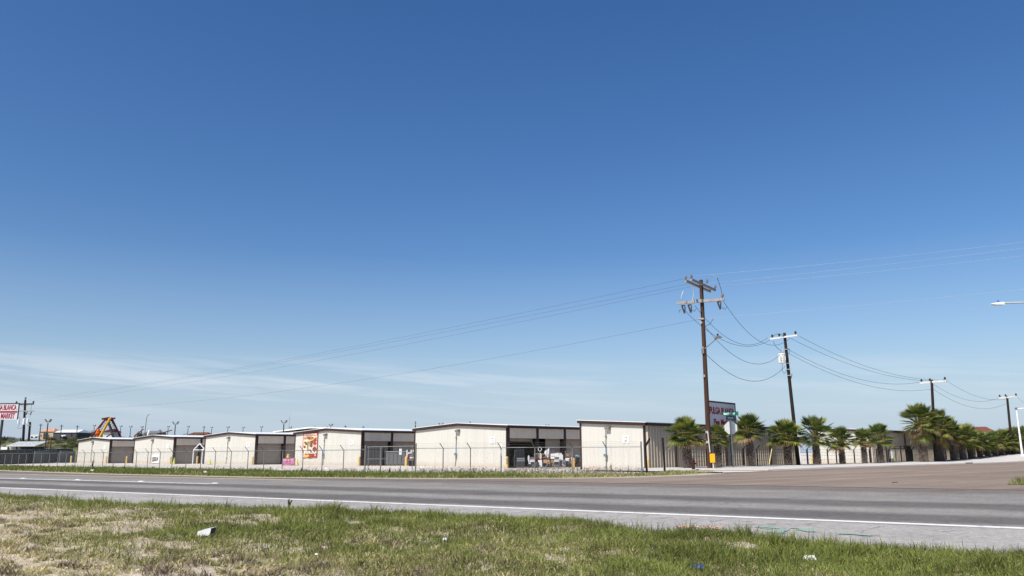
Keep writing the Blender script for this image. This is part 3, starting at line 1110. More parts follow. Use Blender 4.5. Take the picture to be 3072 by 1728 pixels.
FA, FB = (-54.3, 99.8), (-11.1, 61.5)
pxs = [1095, 1030, 966, 908, 847, 791, 743, 692, 645, 602, 558, 516, 479, 442, 408, 375, 340, 308, 280, 252, 225, 197, 172]
lp = [hit(p, FA, FB) for p in pxs]
stp = (lp[-1] - lp[-3]) / 2
while proj((lp[-1].x, lp[-1].y, 1))[0] > -40:
    lp.append(lp[-1] + stp)
chain_link('chain_link_fence', 'long chain-link fence with angled barbed wire arms before the A1 to D1 buildings', lp, 1.78, ARM, (True, False))
FC, FD = (-7.1, 59.9), (8.6, 54.6)
rp_ = [Vector(FC)] + [hit(p, FC, FD) for p in (1329, 1411, 1503, 1605, 1718, 1819)] + [Vector(FD)]
chain_link('chain_link_fence', 'short chain-link fence from the gate past E1 to the street corner', rp_, 1.86, ARM)
# gate
ga, gb = Vector((-10.95, 61.45)), Vector((-7.25, 59.95))
th = thing('chain_link_gate', 'wide chain-link gate with a raised top rail, before the grey dumpsters', 'gate', (ga.x, ga.y, 0), 0)
gd = gb - ga
gm = MB()
gm.tube((0, 0, 1.98), (gd.x, gd.y, 2.02), 0.03, 0.03, 6)
gm.tube((0, 0, 0.1), (gd.x, gd.y, 0.1), 0.026, 0.026, 6)
gm.tube((gd.x * .03, gd.y * .03, 0.1), (gd.x * .03, gd.y * .03, 2.0), 0.03, 0.03, 6)
gm.tube((gd.x * .97, gd.y * .97, 0.1), (gd.x * .97, gd.y * .97, 2.0), 0.03, 0.03, 6)
gm.tube((gd.x * .0, gd.y * .0, 1.1), (gd.x * .45, gd.y * .45, 1.1), 0.02, 0.02, 6)
gm.build('gate_frame', M['galv'], th)
gm = MB()
gm.tube((gd.x * .3, gd.y * .3, -0.05), (gd.x * .3, gd.y * .3, 2.0), 0.045, 0.045, 8)
gm.build('gate_stile', M['galv'], th)
gm = MB()
for i in range(-20, 44):
    for sgn in (1, -1):
        t0, t1 = i * 0.09, i * 0.09 + 1.88
        k0, k1 = max(0.0, -t0 / 1.88), min(1.0, (gd.length - t0) / 1.88)
        if k1 > k0:
            e = gd.normalized()
            za, zb_ = (0.1 + 1.88 * k0, 0.1 + 1.88 * k1) if sgn > 0 else (1.98 - 1.88 * k0, 1.98 - 1.88 * k1)
            gm.tube((e.x * (t0 + 1.88 * k0), e.y * (t0 + 1.88 * k0), za), (e.x * (t0 + 1.88 * k1), e.y * (t0 + 1.88 * k1), zb_), 0.0016, 0.0016, 3)
gm.build('gate_mesh', M['galv'], th)


def notice(px, py_base, top, bot, wpx, label):
    g = G(px, py_base)
    th = thing('notice_sign', label, 'sign', tuple(g), math.atan2(U.y, U.x))
    zt, zb_ = zat(g.x, g.y, top), zat(g.x, g.y, bot)
    w = wpx * g.y / 2451 * 1.12
    m = MB()
    m.tube((0, 0.03, -0.05), (0, 0.03, zt - 0.05), 0.028, 0.028, 6)
    m.build('post', M['galv'], th)
    m = MB()
    m.box(-w / 2, w / 2, -0.012, 0.0, zb_, zt)
    p = m.build('panel', M['white'], th)
    m = MB()
    hh = zt - zb_
    for z, a, b, t in ((.86, .3, .7, .07), (.6, .12, .88, .12), (.36, .4, .6, .16), (.14, .16, .84, .07)):
        m.box(-w / 2 + w * a, -w / 2 + w * b, -0.018, -0.013, zb_ + hh * (z - t / 2), zb_ + hh * (z + t / 2))
    m.build('small_print', M['grey'], p)


notice(1200, 1423, 1346.5, 1364.5, 9.5, 'white notice sign on a thin post before the gate and dumpsters')
notice(1503.5, 1421, 1334, 1366.5, 7.5, 'narrow notice sign on a fence post before the E1 gable')

# ------------------------------------------------------------------ black steel fence along the side street
OFF = -47.6
bl = [on(2052, OFF + .3), on(2120, OFF)]
for px in (2191, 2231, 2272, 2313, 2368, 2423, 2484, 2510, 2564, 2610, 2631, 2668):
    bl.append(on(px, OFF))
br = [on(px, OFF) for px in (2738, 2760, 2777, 2806, 2822, 2839, 2857, 2875, 2900, 2927, 2954, 2977, 2998, 3018, 3036, 3052, 3066, 3078)]


def black_fence(pts, label, first=0):
    o = pts[0]
    th = thing('steel_fence', label, 'fence', tuple(o), 0, 'black steel fences')
    P_ = [p - o for p in pts]
    for i, p in enumerate(P_):
        m = MB()
        hh = 1.86
        rr_ = 0.08 if (i == 7 and first) else 0.065
        m.beam((p.x, p.y, p.z - 0.1), (p.x, p.y, p.z + hh), rr_ * 2, rr_ * 2)
        if hh < 2:
            am = NV * 0.42
            m.beam((p.x, p.y, p.z + hh - 0.03), (p.x + am.x, p.y + am.y, p.z + hh + 0.42), 0.07, 0.07, up=NV)
        m.build('post', M['black'], th)
    m = MB()
    for a, b in zip(P_[:-1], P_[1:]):
        for z in (0.12, 0.62, 1.12, 1.50, 1.84):
            m.beam((a.x, a.y, a.z + z), (b.x, b.y, b.z + z), 0.016, 0.02)
    m.build('rail', M['black'], th)
    m = MB()
    for a, b in zip(P_[:-1], P_[1:]):
        n = max(1, int((b - a).length / 0.42))
        for k in range(1, n):
            c = a + (b - a) * k / n
            m.beam((c.x, c.y, c.z + 0.1), (c.x, c.y, c.z + 1.84), 0.009, 0.009)
    m.build('wire_mesh', M['black'], th)


black_fence(bl, 'black steel fence from the street corner along F1 behind the palms', 1)
black_fence(br, 'black steel fence with bent arms beyond the pedestrian gate, up the street')
for (x_, y_, hh, bent, lab) in ((8.95, 54.7, 1.9, True, 'black steel fence post with a bent top at the corner of the chain-link fence'), (11.1, 59.9, 2.55, False, 'tall straight black steel post standing alone before the F1 side wall')):
    th = thing('fence_post', lab, 'post', (x_, y_, 0), 0)
    m = MB()
    m.beam((0, 0, -.1), (-.06, 0, hh), 0.13, 0.13)
    m.build('post_shaft', M['black'], th)
    if bent:
        m = MB()
        m.beam((-.06, 0, hh - .03), (-.06 + NV.x * .42, NV.y * .42, hh + .5), .1, .1, up=NV)
        m.build('bent_arm', M['black'], th)
g0, g1 = on(2672, OFF), on(2734, OFF)
th = thing('steel_gate', 'black steel gate with a double top rail between the palms', 'gate', tuple(g0), math.atan2(g1.y - g0.y, g1.x - g0.x))
gl = (g1 - g0).length
m = MB()
for z in (0.12, 1.95, 2.28):
    m.box(0, gl * .78, -0.04, 0.04, z, z + 0.07)
for x in (0.02, .25 * gl, .52 * gl, .76 * gl):
    m.box(x - 0.045, x + 0.045, -0.05, 0.05, -0.1, 2.3)
m.build('gate_leaf', M['black'], th)
m = MB()
for x in (.80, .86, .93, 1.0):
    m.box(x * gl - 0.07, x * gl + 0.07, -0.08, 0.08, -0.1, 2.4)
m.box(.76 * gl, 1.02 * gl, -0.09, 0.09, 2.3, 2.44)
m.build('gate_post', M['black'], th)
m = MB()
m.box(.70 * gl, .80 * gl, -0.12, 0.05, 1.9, 2.35)
m.build('lock_box', M['black'], th)

# ------------------------------------------------------------------ bollards and cones
BY = {212: 166, 318: 155, 379: 152, 511: 138.8, 591: 137, 757: 122.3, 1077: 105.6, 1218: 99.3, 1521: 89.3, 1720: 82.3, 1943.5: 77.3}


def near(px, Y):
    r = ray(px, 1390)
    x = r.x / r.y * Y
    return Vector((x, Y, 0.012))


boll = None
for px, yb, yt, lab in [(212, 1385.5, 1367.5, 'left of the A1 gable, by the grey metal panel'), (318, 1387, 1368.5, 'at the right corner of the A1 gable'), (379, 1388.5, 1368.5, 'before the A1 roll-up doors, near B1'),
                        (511, 1389.5, 1369, 'at the right corner of the B1 gable'), (591, 1391.5, 1369, 'below the white tent frame, between B1 and C1'), (757, 1392, 1369, 'at the right corner of the C1 gable'),
                        (1077, 1397, 1369.5, 'at the right corner of the D1 gable'), (1218, 1400.5, 1370, 'beside the heap of goods, before the E1 gable'), (1521, 1402.5, 1370, 'at the right corner of the E1 gable, printed with dark lettering'),
                        (1720, 1408.5, 1374.5, 'beside the orange tiller, before F1'), (1943.5, 1416, 1377, 'at the corner of F1, behind the bent black post'), (2438, 1391, 1364, 'just behind the palm past F1'), (2475, 1384, 1362, 'in the yard past F1, farther of two')]:
    g = near(px, BY[px]) if px in BY else G(px, yb)
    label = 'yellow bollard ' + lab
    hgt = zat(g.x, g.y, yt)
    if boll is None:
        boll = thing('bollard', label, 'bollard', tuple(g), 0, 'yellow bollards')
        m = MB()
        m.lathe([(0.15, -0.1), (0.15, 1.0), (0.13, 1.06), (0.07, 1.1)], 14)
        m.build('steel_post', M['yellow'], boll, smooth=False)
        boll.scale = (1, 1, hgt / 1.1)
        bo = boll
    else:
        bo = dup(boll, tuple(g), 0, label, (1, 1, hgt / 1.1))
    if px == 1521:
        m = MB()
        for z in (0.35, 0.5, 0.62, 0.76, 0.9):
            m.box(-0.06, 0.05, -0.158, -0.14, z, z + 0.08)
        m.build('lettering', M['dgrey'], bo)
cone = None
for px, yb, yt, lab in [(629, 1391.5, 1376.5, 'standing before the C1 gable'), (891, 1394.5, 1378, 'beside the pink cartons before D1'), (522, 1384.5, 1373, 'in the shade of the B1 corner')]:
    g = near(px, {629: 131, 891: 115.5, 522: 139}[px])
    h = zat(g.x, g.y, yt)
    label = 'faded lime traffic cone ' + lab
    if cone is None:
        cone = thing('traffic_cone', label, 'traffic cone', tuple(g), 0, 'lime traffic cones')
        m = MB()
        m.lathe([(0.26, 0.04), (0.2, 0.2), (0.05, 1.0)], 12)
        m.build('cone_body', M['lime'], cone)
        m = MB()
        m.box(-0.3, 0.3, -0.3, 0.3, 0, 0.04)
        m.build('cone_base', M['dgrey'], cone)
        cone.scale = (1, 1, h)
    else:
        dup(cone, tuple(g), 0.3, label, (1, 1, h))

# ------------------------------------------------------------------ goods standing about the yard
def sz(px, g):
    return px * g.y / 2451


RU = math.atan2(U.y, U.x)
g = G(466, 1391.5)
th = thing('ice_chest', 'white ice chest with dark printed front against the B1 gable', 'ice chest', tuple(g), -0.32)
w, h = sz(33, g), sz(27, g)
m = MB()
m.box(-w * .4, w * .4, 0, 1.1, 0.1, h)
m.build('cabinet', M['white'], th, bevel=0.03)
m = MB()
m.box(w * .43, w * .85, 0.1, 1.1, 0.1, h * 0.97)
m.build('side_cabinet', M['offwhite'], th, bevel=0.03)
m = MB()
m.hexa([(-w * .36, -0.02, h * .22), (w * .26, -0.02, h * .38), (w * .26, -0.001, h * .38), (-w * .36, -0.001, h * .22)], [(-w * .36, -0.02, h * .75), (w * .26, -0.02, h * .72), (w * .26, -0.001, h * .72), (-w * .36, -0.001, h * .75)])
m.build('front_print', M['dgrey'], th)
m = MB()
for i, (a, b, z) in enumerate([(-.3, -.05, .62), (0, .2, .63), (-.3, -.18, .5), (-.1, .2, .52), (-.28, .0, .4), (.05, .2, .45)]):
    m.box(w * a, w * b, -0.03, -0.021, h * z, h * (z + .045))
m.build('small_print', M['offwhite'], th)
m = MB()
m.box(-w * .4, w * 1.3, -0.1, 1.1, 0, 0.1)
m.build('pallet', M['brick'], th)

g = G(865, 1397)
w, h = sz(34, g), sz(21, g)
ct = thing('carton_stack', 'pink and maroon printed display cartons before the D1 corner', 'cartons', tuple(g), 0.1)
for i, (a, b, mm) in enumerate([(-.5, -.12, 'pink'), (-.11, .12, 'pinkl'), (.13, .5, 'pink')]):
    m = MB()
    m.box(w * a, w * b, 0, 0.8, 0.02, h * (1 if i < 2 else 1.06))
    c = m.build('carton', M['pink'], ct)
    m = MB()
    m.box(w * (a + .03), w * (b - .06), -0.012, -0.002, h * .72, h * .86)
    m.build('label', M['pinkl'], c)
tb = MB()
tb.lathe([(0.15, 0), (0.22, 0.1), (0.2, 0.3), (0.12, 0.45), (0.2, 0.52), (0.1, 0.6)], 10, (0, 0))
o = tb.build('yellow_jug', M['yellow'])
o.location = (g.x - w * .13, g.y + 0.4, h)
tag(o, 'small yellow jug standing on the pink cartons', 'jug')

# tent frame
g = near(578, 138.5)
th = thing('tent_frame', 'bare white gabled tent frame beside the C1 gable', 'tent frame', tuple(g), 0)
k = g.y / 2451
m = MB()
P_ = lambda x, y, d: ((x - 578) * k, d, zat(g.x + (x - 578) * k, g.y + d, y))
for d in (0, 4.0):
    m.tube(P_(578, 1389, d)[:2] + (0,), P_(578, 1350, d), 0.085, 0.085, 6)
    m.tube(P_(578, 1350, d), P_(595, 1331, d), 0.085, 0.085, 6)
    m.tube(P_(595, 1331, d), P_(613, 1350, d), 0.085, 0.085, 6)
    m.tube(P_(613, 1350, d), P_(613, 1389, d)[:2] + (0,), 0.085, 0.085, 6)
    m.tube(P_(578, 1350, d), P_(613, 1350, d), 0.07, 0.07, 6)
m.tube(P_(595, 1331, 0), P_(595, 1331, 4), 0.085, 0.085, 6)
m.build('pipe_frame', M['white'], th)

# dumpsters between D1 and E1
def dumpster(px, yb, w, h, d, label, rz, mats):
    g = near(px, yb)
    th = thing('dumpster', label, 'dumpster', tuple(g), rz)
    m = MB()
    m.box(-w / 2, w / 2, 0, d, 0.14, h)
    for i in range(5):
        x = -w / 2 + w * (i + .5) / 5
        m.box(x - .04, x + .04, -0.05, 0, 0.2, h - 0.1)
    m.build('body', mats[0], th)
    m = MB()
    m.box(-w / 2 - .04, w / 2 + .04, -.06, d + .06, h, h + 0.09)
    m.build('lid', mats[1], th)
    m = MB()
    for i in range(5):
        x = -w / 2 + w * (i + .5) / 5
        m.box(x - .12, x + .12, 0.05, d - .05, 0, 0.139)
    m.build('skid', M['card'], th)


dumpster(1122, 106.4, 2.1, 2.15, 1.5, 'tall black dumpster before the D1 roll-up door', RU + 0.7, (M['dgrey'], M['dgrey']))
dumpster(1190, 106.2, 2.7, 1.75, 2.0, 'low grey dumpster on skids beside the black one, by the gate', RU + 0.95, (M['grey'], M['galv_l']))

# generic second-hand goods
def item(name, label, cat, px, yb, build, rz=0.0, group='second-hand goods in the E1 bays', up=0.0, row=2):
    g = G(px, yb) if px < 1500 else near(px, 92.4 + (px - 1563) * 0.038 - {1: 5.2, 2: 3.6, 3: 2.2}[row])
    th = thing(name, label, cat, (g.x, g.y, up + .012), rz, group)
    build(th, g.y / 2451)
    return th


def P1(mb, name, m, th, **k):
    return mb.build(name, M[m], th, **k)


def trash_bin(th, k):
    P1(MB().lathe([(7 * k, 0), (8.5 * k, 15 * k), (8.9 * k, 15.4 * k)], 12), 'bin_body', 'black', th)
    P1(MB().lathe([(9.2 * k, 15.5 * k), (8 * k, 16.5 * k)], 12), 'rim', 'dgrey', th)


item('trash_bin', 'black bin at the left edge of the E1 gable', 'bin', 1233, 1398.6, trash_bin, group='goods beside the E1 gable')


def appliance_heap(th, k):
    P1(MB().box(-8 * k, 8 * k, 2 * k, 16 * k, 0, 20 * k), 'washer', 'grey', th, bevel=.03)
    P1(MB().box(-7 * k, 7.5 * k, 1 * k, 14 * k, 20.1 * k, 24 * k), 'white_tray', 'white', th, bevel=.02)
    P1(MB().box(-5 * k, 8 * k, 2 * k, 14 * k, 24.1 * k, 34 * k), 'oven', 'grey', th, bevel=.02)
    P1(MB().hexa([(-9 * k, 0, 34.2 * k), (5 * k, 0, 35 * k), (5 * k, 12 * k, 35 * k), (-9 * k, 12 * k, 34.2 * k)], [(-9 * k, 0, 38 * k), (4 * k, 0, 37 * k), (4 * k, 12 * k, 37 * k), (-9 * k, 12 * k, 38 * k)]), 'white_lid', 'white', th)
    P1(MB().box(-2 * k, 9 * k, 2 * k, 12 * k, 38.1 * k, 45 * k), 'silver_box', 'alu', th, bevel=.03)


item('appliance_stack', 'teetering stack of white and grey appliances by the E1 gable', 'appliances', 1232, 1396.0, appliance_heap, group='goods beside the E1 gable')


def jug(th, k):
    m = MB().lathe([(4 * k, 0), (4.6 * k, 4 * k), (4 * k, 10 * k), (1.5 * k, 13 * k), (1.5 * k, 15 * k)], 10)
    P1(m, 'jug_body', 'red', th)
    P1(MB().lathe([(1.8 * k, 15.01 * k), (1.8 * k, 16.5 * k)], 8), 'cap', 'white', th)


g = G(1226, 1399)
item('fuel_jug', 'red fuel jug perched on the goods beside the E1 gable', 'jug', 1224, 1398.5, jug, group='goods beside the E1 gable', up=0.86)


def plank(th, k):
    P1(MB().box(-1.2 * k, 1.2 * k, -.5 * k, .5 * k, 0, 48 * k), 'board', 'white', th)


item('white_board', 'upright white board behind the bollard beside the E1 gable', 'board', 1220, 1399, plank, group='goods beside the E1 gable')


def mattress_pile(th, k):
    for i in range(5):
        m = MB().box(-13 * k + i * .4 * k, 12 * k, 0, 22 * k, (1 + i * 5.6) * k, (6.1 + i * 5.6) * k)
        P1(m, 'foam_slab', 'grey' if i >= 3 else 'dgrey', th, bevel=.05)
    P1(MB().box(-13 * k, 14 * k, 1 * k, 20 * k, 0, 0.9 * k), 'pallet', 'card', th)


item('slab_pile', 'pile of charcoal foam slabs on a pallet before the E1 bay', 'slabs', 1563, 1403.5, mattress_pile, RU + .75, row=1)


def cloth_rack(th, k):
    P1(MB().box(-22 * k, 20 * k, 0, 3 * k, 0, 32 * k), 'panel', 'dgrey', th)
    m = MB()
    for i in range(9):
        x = (-20 + i * 4.4) * k
        m.hexa([(x - 1.8 * k, -2 * k, 30 * k), (x + 1.8 * k, -2 * k, 30 * k), (x + 1.6 * k, 2 * k, 30 * k), (x - 1.6 * k, 2 * k, 30 * k)], [(x - 1 * k, -1 * k, 52 * k + (i % 3) * 3 * k), (x + 1.2 * k, -1 * k, 52 * k), (x + 1 * k, 1 * k, 50 * k), (x - 1 * k, 1 * k, 50 * k)])
    P1(m, 'cloth', 'dgrey', th)


item('display_rack', 'dark cloth-covered rack just inside the first open E1 bay', 'rack', 1560, 1401.5, cloth_rack, RU + 1.45, row=3)


def mirror(th, k):
    pts = [(2.6 * k * math.cos(t), 9 * k + 9 * k * math.sin(t)) for t in lin(0, 2 * math.pi, 17)[:-1]]
    P1(MB().prism(pts, 0, .8 * k), 'mirror_frame', 'white', th)
    P1(MB().prism([(x * .65, 9 * k + (z - 9 * k) * .8) for x, z in pts], -.2 * k, -.02 * k), 'glass', 'steelbl', th)
    P1(MB().box(-1.2 * k, 1.2 * k, .9 * k, 1.6 * k, -.63, 9 * k), 'stand', 'dgrey', th)


item('oval_mirror', 'tall oval white mirror standing beside the foam slabs', 'mirror', 1586, 1400, mirror, up=.62)


def table(th, k):
    P1(MB().box(-16 * k, 40 * k, 0, 12 * k, 22 * k, 24 * k), 'table_top', 'red', th)
    for x in (-15, 38):
        for y in (1, 10):
            P1(MB().box(x * k, (x + 1.4) * k, y * k, (y + 1.2) * k, 0, 21.9 * k), 'leg', 'grey', th)


item('goods_table', 'long table with a red top in the E1 bay', 'table', 1608, 1399, table, RU + .9, row=3)


def microwave(th, k):
    P1(MB().box(-8 * k, 8 * k, 0, 9 * k, 0, 13 * k), 'case', 'grey', th, bevel=.02)
    P1(MB().box(-6.5 * k, 3 * k, -.4 * k, -.02 * k, 2 * k, 11 * k), 'door', 'dgrey', th)
    P1(MB().box(-8.3 * k, 8.3 * k, -.3 * k, 9.2 * k, 13.05 * k, 14 * k), 'top_panel', 'galv_l', th)


item('microwave_oven', 'grey oven with a dark door on the red-topped table', 'oven', 1611, 1398, microwave, .1, up=.96, row=3)


def small_boxes(th, k):
    P1(MB().box(-3 * k, 3 * k, 0, 5 * k, 0, 8 * k), 'box_body', 'white', th)
    P1(MB().box(-2 * k, 2 * k, -.3 * k, -.05 * k, 3 * k, 6 * k), 'label', 'red', th)


item('white_crate', 'small white crate under the red-topped table', 'crate', 1589, 1399, small_boxes, up=.40, row=1)


def drawers(th, k):
    P1(MB().box(-5.5 * k, 5.5 * k, 0, 8 * k, 0, 21 * k), 'cabinet', 'offwhite', th)
    for i in range(4):
        P1(MB().box(-5 * k, 5 * k, -.6 * k, -.05 * k, (.8 + i * 5.1) * k, (5.0 + i * 5.1) * k), 'drawer', 'white', th)


item('drawer_unit', 'white plastic drawer unit in the middle of the E1 goods', 'drawer unit', 1621, 1401, drawers, .15, row=1)


def bike(th, k):
    for x in (-6, 7):
        m = MB()
        pts = [(x * k + 5 * k * math.cos(t), 0, 5 * k + 5 * k * math.sin(t)) for t in lin(0, 2 * math.pi, 15)]
        m.path(pts, .8 * k, 5)
        P1(m, 'wheel', 'black', th)
    m = MB()
    for a, b in (((-6, 5), (-2, 12)), ((-2, 12), (5, 11)), ((7, 5), (5, 13)), ((-2, 12), (1, 4)), ((1, 4), (5, 11)), ((-6, 5), (1, 4)), ((5, 13), (4, 16))):
        m.tube((a[0] * k, 0, a[1] * k), (b[0] * k, 0, b[1] * k), .7 * k, .7 * k, 5)
    P1(m, 'bike_frame', 'grey', th)
    P1(MB().box(-4.5 * k, -.5 * k, -1.2 * k, 1.2 * k, 13 * k, 14.4 * k), 'saddle', 'black', th)


item('small_bicycle', 'small grey bicycle leaning amid the E1 goods', 'bicycle', 1604, 1402.5, bike, .3, row=1)
item('small_bicycle', 'dark small bicycle lying nearest the drawer unit', 'bicycle', 1650, 1399, bike, -.4)


def surf(th, k):
    pts = [(0, 0), (2.5 * k, 3 * k), (3.6 * k, 12 * k), (2.4 * k, 19 * k), (-1 * k, 21 * k), (-3 * k, 17 * k), (-3.4 * k, 8 * k), (-2 * k, 2 * k)]
    P1(MB().prism(pts, 0, .7 * k), 'board', 'tan', th)
    P1(MB().box(-1 * k, 1 * k, -.4 * k, -.05 * k, 9 * k, 10.2 * k), 'sticker', 'white', th)


item('tan_board', 'tan teardrop board leaning upright over the drawer unit', 'board', 1622, 1400, surf, up=.80, row=1)


def chair_pile(th, k):
    for i, (x, r_) in enumerate(((0, .3), (5, .45), (9, .6))):
        m = MB()
        pts = [(x * k + 2 * k * math.cos(t), i * k, 6 * k + 13 * k * (1 + math.sin(t)) / 2 + math.cos(t) * r_) for t in lin(-1.2, 4.3, 12)]
        m.path(pts, 1.9 * k, 6)
        P1(m, 'chair_back', 'white' if i != 1 else 'offwhite', th)
        P1(MB().box((x - 2) * k, (x + 2) * k, -2 * k + i * k, 3 * k + i * k, 0, 3 * k), 'seat', 'grey', th)


item('folded_chairs', 'cluster of white-rimmed folded chairs on top of the goods', 'chairs', 1636, 1399, chair_pile, up=.92, row=3)


def hoop(th, k):
    m = MB()
    m.path([(5 * k * math.cos(t), 0, 6 * k + 6 * k * math.sin(t)) for t in lin(0, 2 * math.pi, 18)], .9 * k, 5)
    P1(m, 'ring', 'white', th)
    P1(MB().box(-.6 * k, .6 * k, -.4 * k, .4 * k, -6 * k, .2 * k), 'stand', 'grey', th)


item('fan_ring', 'round white fan guard standing above the oven', 'fan', 1620, 1398, hoop, up=1.72, row=3)


def printer(th, k):
    P1(MB().box(-9 * k, 8 * k, 0, 10 * k, 0, 14 * k), 'case', 'white', th, bevel=.03)
    P1(MB().box(-8 * k, 4 * k, -.4 * k, -.05 * k, 8 * k, 9 * k), 'slot', 'dgrey', th)
    P1(MB().hexa([(-8 * k, 0, 14.1 * k), (14 * k, 0, 15 * k), (14 * k, 9 * k, 15 * k), (-8 * k, 9 * k, 14.1 * k)], [(-8 * k, 0, 15.5 * k), (14 * k, 0, 18.5 * k), (14 * k, 9 * k, 18.5 * k), (-8 * k, 9 * k, 15.5 * k)]), 'lid', 'offwhite', th)


item('copier', 'white copier with a raised lid on top of the cardboard carton', 'copier', 1662, 1400, printer, .05, up=.85)


def carton(th, k):
    P1(MB().box(-10 * k, 9 * k, 0, 12 * k, 0, 21 * k), 'box_body', 'card', th)
    P1(MB().box(0, 6 * k, -.3 * k, -.03 * k, 7 * k, 14 * k), 'dark_print', 'brick', th)
    P1(MB().hexa([(-10 * k, 0, 21.05 * k), (9 * k, 0, 21.05 * k), (9 * k, 6 * k, 21.05 * k), (-10 * k, 6 * k, 21.05 * k)], [(-11 * k, -1 * k, 22.5 * k), (10 * k, -1 * k, 22.5 * k), (9 * k, 6 * k, 21.4 * k), (-10 * k, 6 * k, 21.4 * k)]), 'flap', 'dgrey', th)


item('cardboard_carton', 'brown cardboard carton under the copier, before the E1 door', 'carton', 1664, 1400.5, carton, .05)


def fridge(th, k):
    P1(MB().box(-6 * k, 6 * k, 0, 11 * k, 0, 35 * k), 'cabinet', 'white', th, bevel=.03)
    P1(MB().box(-4 * k, 5 * k, -.5 * k, -.05 * k, 2 * k, 17 * k), 'lower_panel', 'grey', th)
    P1(MB().box(-7 * k, 2 * k, 1 * k, 9 * k, 35.1 * k, 40 * k), 'white_box', 'offwhite', th)


item('small_fridge', 'white fridge with a grey lower panel beside the cardboard carton', 'fridge', 1684, 1401, fridge, .2)


def speaker(th, k):
    P1(MB().hexa([(-6 * k, 0, 0), (7 * k, 0, 0), (8 * k, 9 * k, 0), (-6 * k, 9 * k, 0)], [(-5 * k, 1 * k, 19 * k), (5 * k, 1 * k, 21 * k), (6 * k, 8 * k, 21 * k), (-5 * k, 8 * k, 19 * k)]), 'case', 'grey', th, bevel=.04)
    P1(MB().lathe([(3.2 * k, 0), (2.4 * k, .4 * k)], 12), 'grille', 'dgrey', th).matrix_local = Matrix.Translation((0, -.05, 9 * k)) @ Matrix.Rotation(math.pi / 2, 4, 'X')


item('grey_speaker', 'slanted grey speaker case before the white fridge', 'speaker', 1692, 1402, speaker, .1, row=1)


def scooter(th, k):
    for x in (-9, 8):
        m = MB()
        m.path([(x * k + 4.5 * k * math.cos(t), 0, 4.5 * k + 4.5 * k * math.sin(t)) for t in lin(0, 2 * math.pi, 13)], 1.5 * k, 6)
        P1(m, 'wheel', 'black', th)
    P1(MB().hexa([(-10 * k, -2 * k, 6 * k), (4 * k, -2 * k, 5 * k), (4 * k, 2 * k, 5 * k), (-10 * k, 2 * k, 6 * k)], [(-9 * k, -2 * k, 13 * k), (2 * k, -2 * k, 12 * k), (2 * k, 2 * k, 12 * k), (-9 * k, 2 * k, 13 * k)]), 'body', 'dgrey', th, bevel=.04)
    P1(MB().tube((7 * k, 0, 6 * k), (4 * k, 0, 20 * k), 1 * k, .8 * k, 6), 'steering_column', 'grey', th)
    P1(MB().box(-9 * k, -1 * k, -2.4 * k, 2.4 * k, 13.1 * k, 15.5 * k), 'saddle', 'black', th)


item('motor_scooter', 'dark motor scooter behind the grey speaker case', 'scooter', 1704, 1400, scooter, .2)


def helmet_boxes(th, k):
    P1(MB().box(-7 * k, 7 * k, 0, 9 * k, 0, 9 * k), 'box_body', 'white', th, bevel=.04)
    P1(MB().box(2 * k, 7.4 * k, -.5 * k, -.05 * k, 2 * k, 8 * k), 'red_print', 'red', th)


item('white_box', 'white box with red print heaped above the scooter', 'box', 1705, 1399, helmet_boxes, .2, up=.58)


def tiller(th, k):
    for x in (-5, 5):
        m = MB()
        m.path([(x * k + 5 * k * math.cos(t), 0, 5 * k + 5 * k * math.sin(t)) for t in lin(0, 2 * math.pi, 13)], 1.6 * k, 6)
        P1(m, 'wheel', 'black', th)
        m = MB()
        m.path([(x * k + 6.6 * k * math.cos(t), 0, 6 * k + 6.6 * k * math.sin(t)) for t in lin(.2, 2.4, 8)], 1.3 * k, 5)
        P1(m, 'fender', 'orange', th)
    P1(MB().hexa([(-7 * k, -2 * k, 9 * k), (5 * k, -2 * k, 9 * k), (5 * k, 5 * k, 9 * k), (-7 * k, 5 * k, 9 * k)], [(-5 * k, -2 * k, 24 * k), (6 * k, -2 * k, 26 * k), (6 * k, 5 * k, 26 * k), (-5 * k, 5 * k, 24 * k)]), 'engine_cover', 'dgreen', th, bevel=.05)
    P1(MB().box(-5 * k, 8 * k, -2 * k, 4 * k, 26.5 * k, 30 * k), 'hopper', 'brick', th)


item('garden_tractor', 'small orange-fendered garden tractor by the F1 corner post', 'tractor', 1733, 1402.5, tiller, .2)


def bottle(th, k):
    m = MB().lathe([(2.6 * k, 0), (2.8 * k, 2 * k), (2.8 * k, 9 * k), (1 * k, 12 * k), (1 * k, 13.5 * k)], 12)
    P1(m, 'bottle_body', 'teal', th)
    P1(MB().lathe([(1.2 * k, 13.55 * k), (1.2 * k, 15 * k)], 8), 'cap', 'white', th)


b_ = item('water_bottle', 'pale teal water bottle lying on top of the garden tractor', 'bottle', 1728, 1402.5, bottle, up=1.22)
b_.rotation_euler = (0, math.radians(105), 0.3)

def tote(th, k):
    P1(MB().hexa([(-6 * k, 0, 0), (6 * k, 0, 0), (6 * k, 7 * k, 0), (-6 * k, 7 * k, 0)], [(-7 * k, -.6 * k, 9 * k), (7 * k, -.6 * k, 9 * k), (7 * k, 7.6 * k, 9 * k), (-7 * k, 7.6 * k, 9 * k)]), 'tub', 'dgrey', th)
    P1(MB().box(-7.4 * k, 7.4 * k, -1 * k, 8 * k, 9.05 * k, 10.4 * k), 'lid', 'grey', th)


def monitor(th, k):
    P1(MB().box(-6 * k, 6 * k, 0, 2 * k, 3 * k, 12 * k), 'screen', 'dgrey', th, bevel=.02)
    P1(MB().box(-6.6 * k, 6.6 * k, .3 * k, 1.6 * k, 2.5 * k, 12.6 * k), 'bezel', 'offwhite', th)
    P1(MB().box(-3 * k, 3 * k, -1 * k, 3 * k, 0, 2.4 * k), 'stand', 'grey', th)


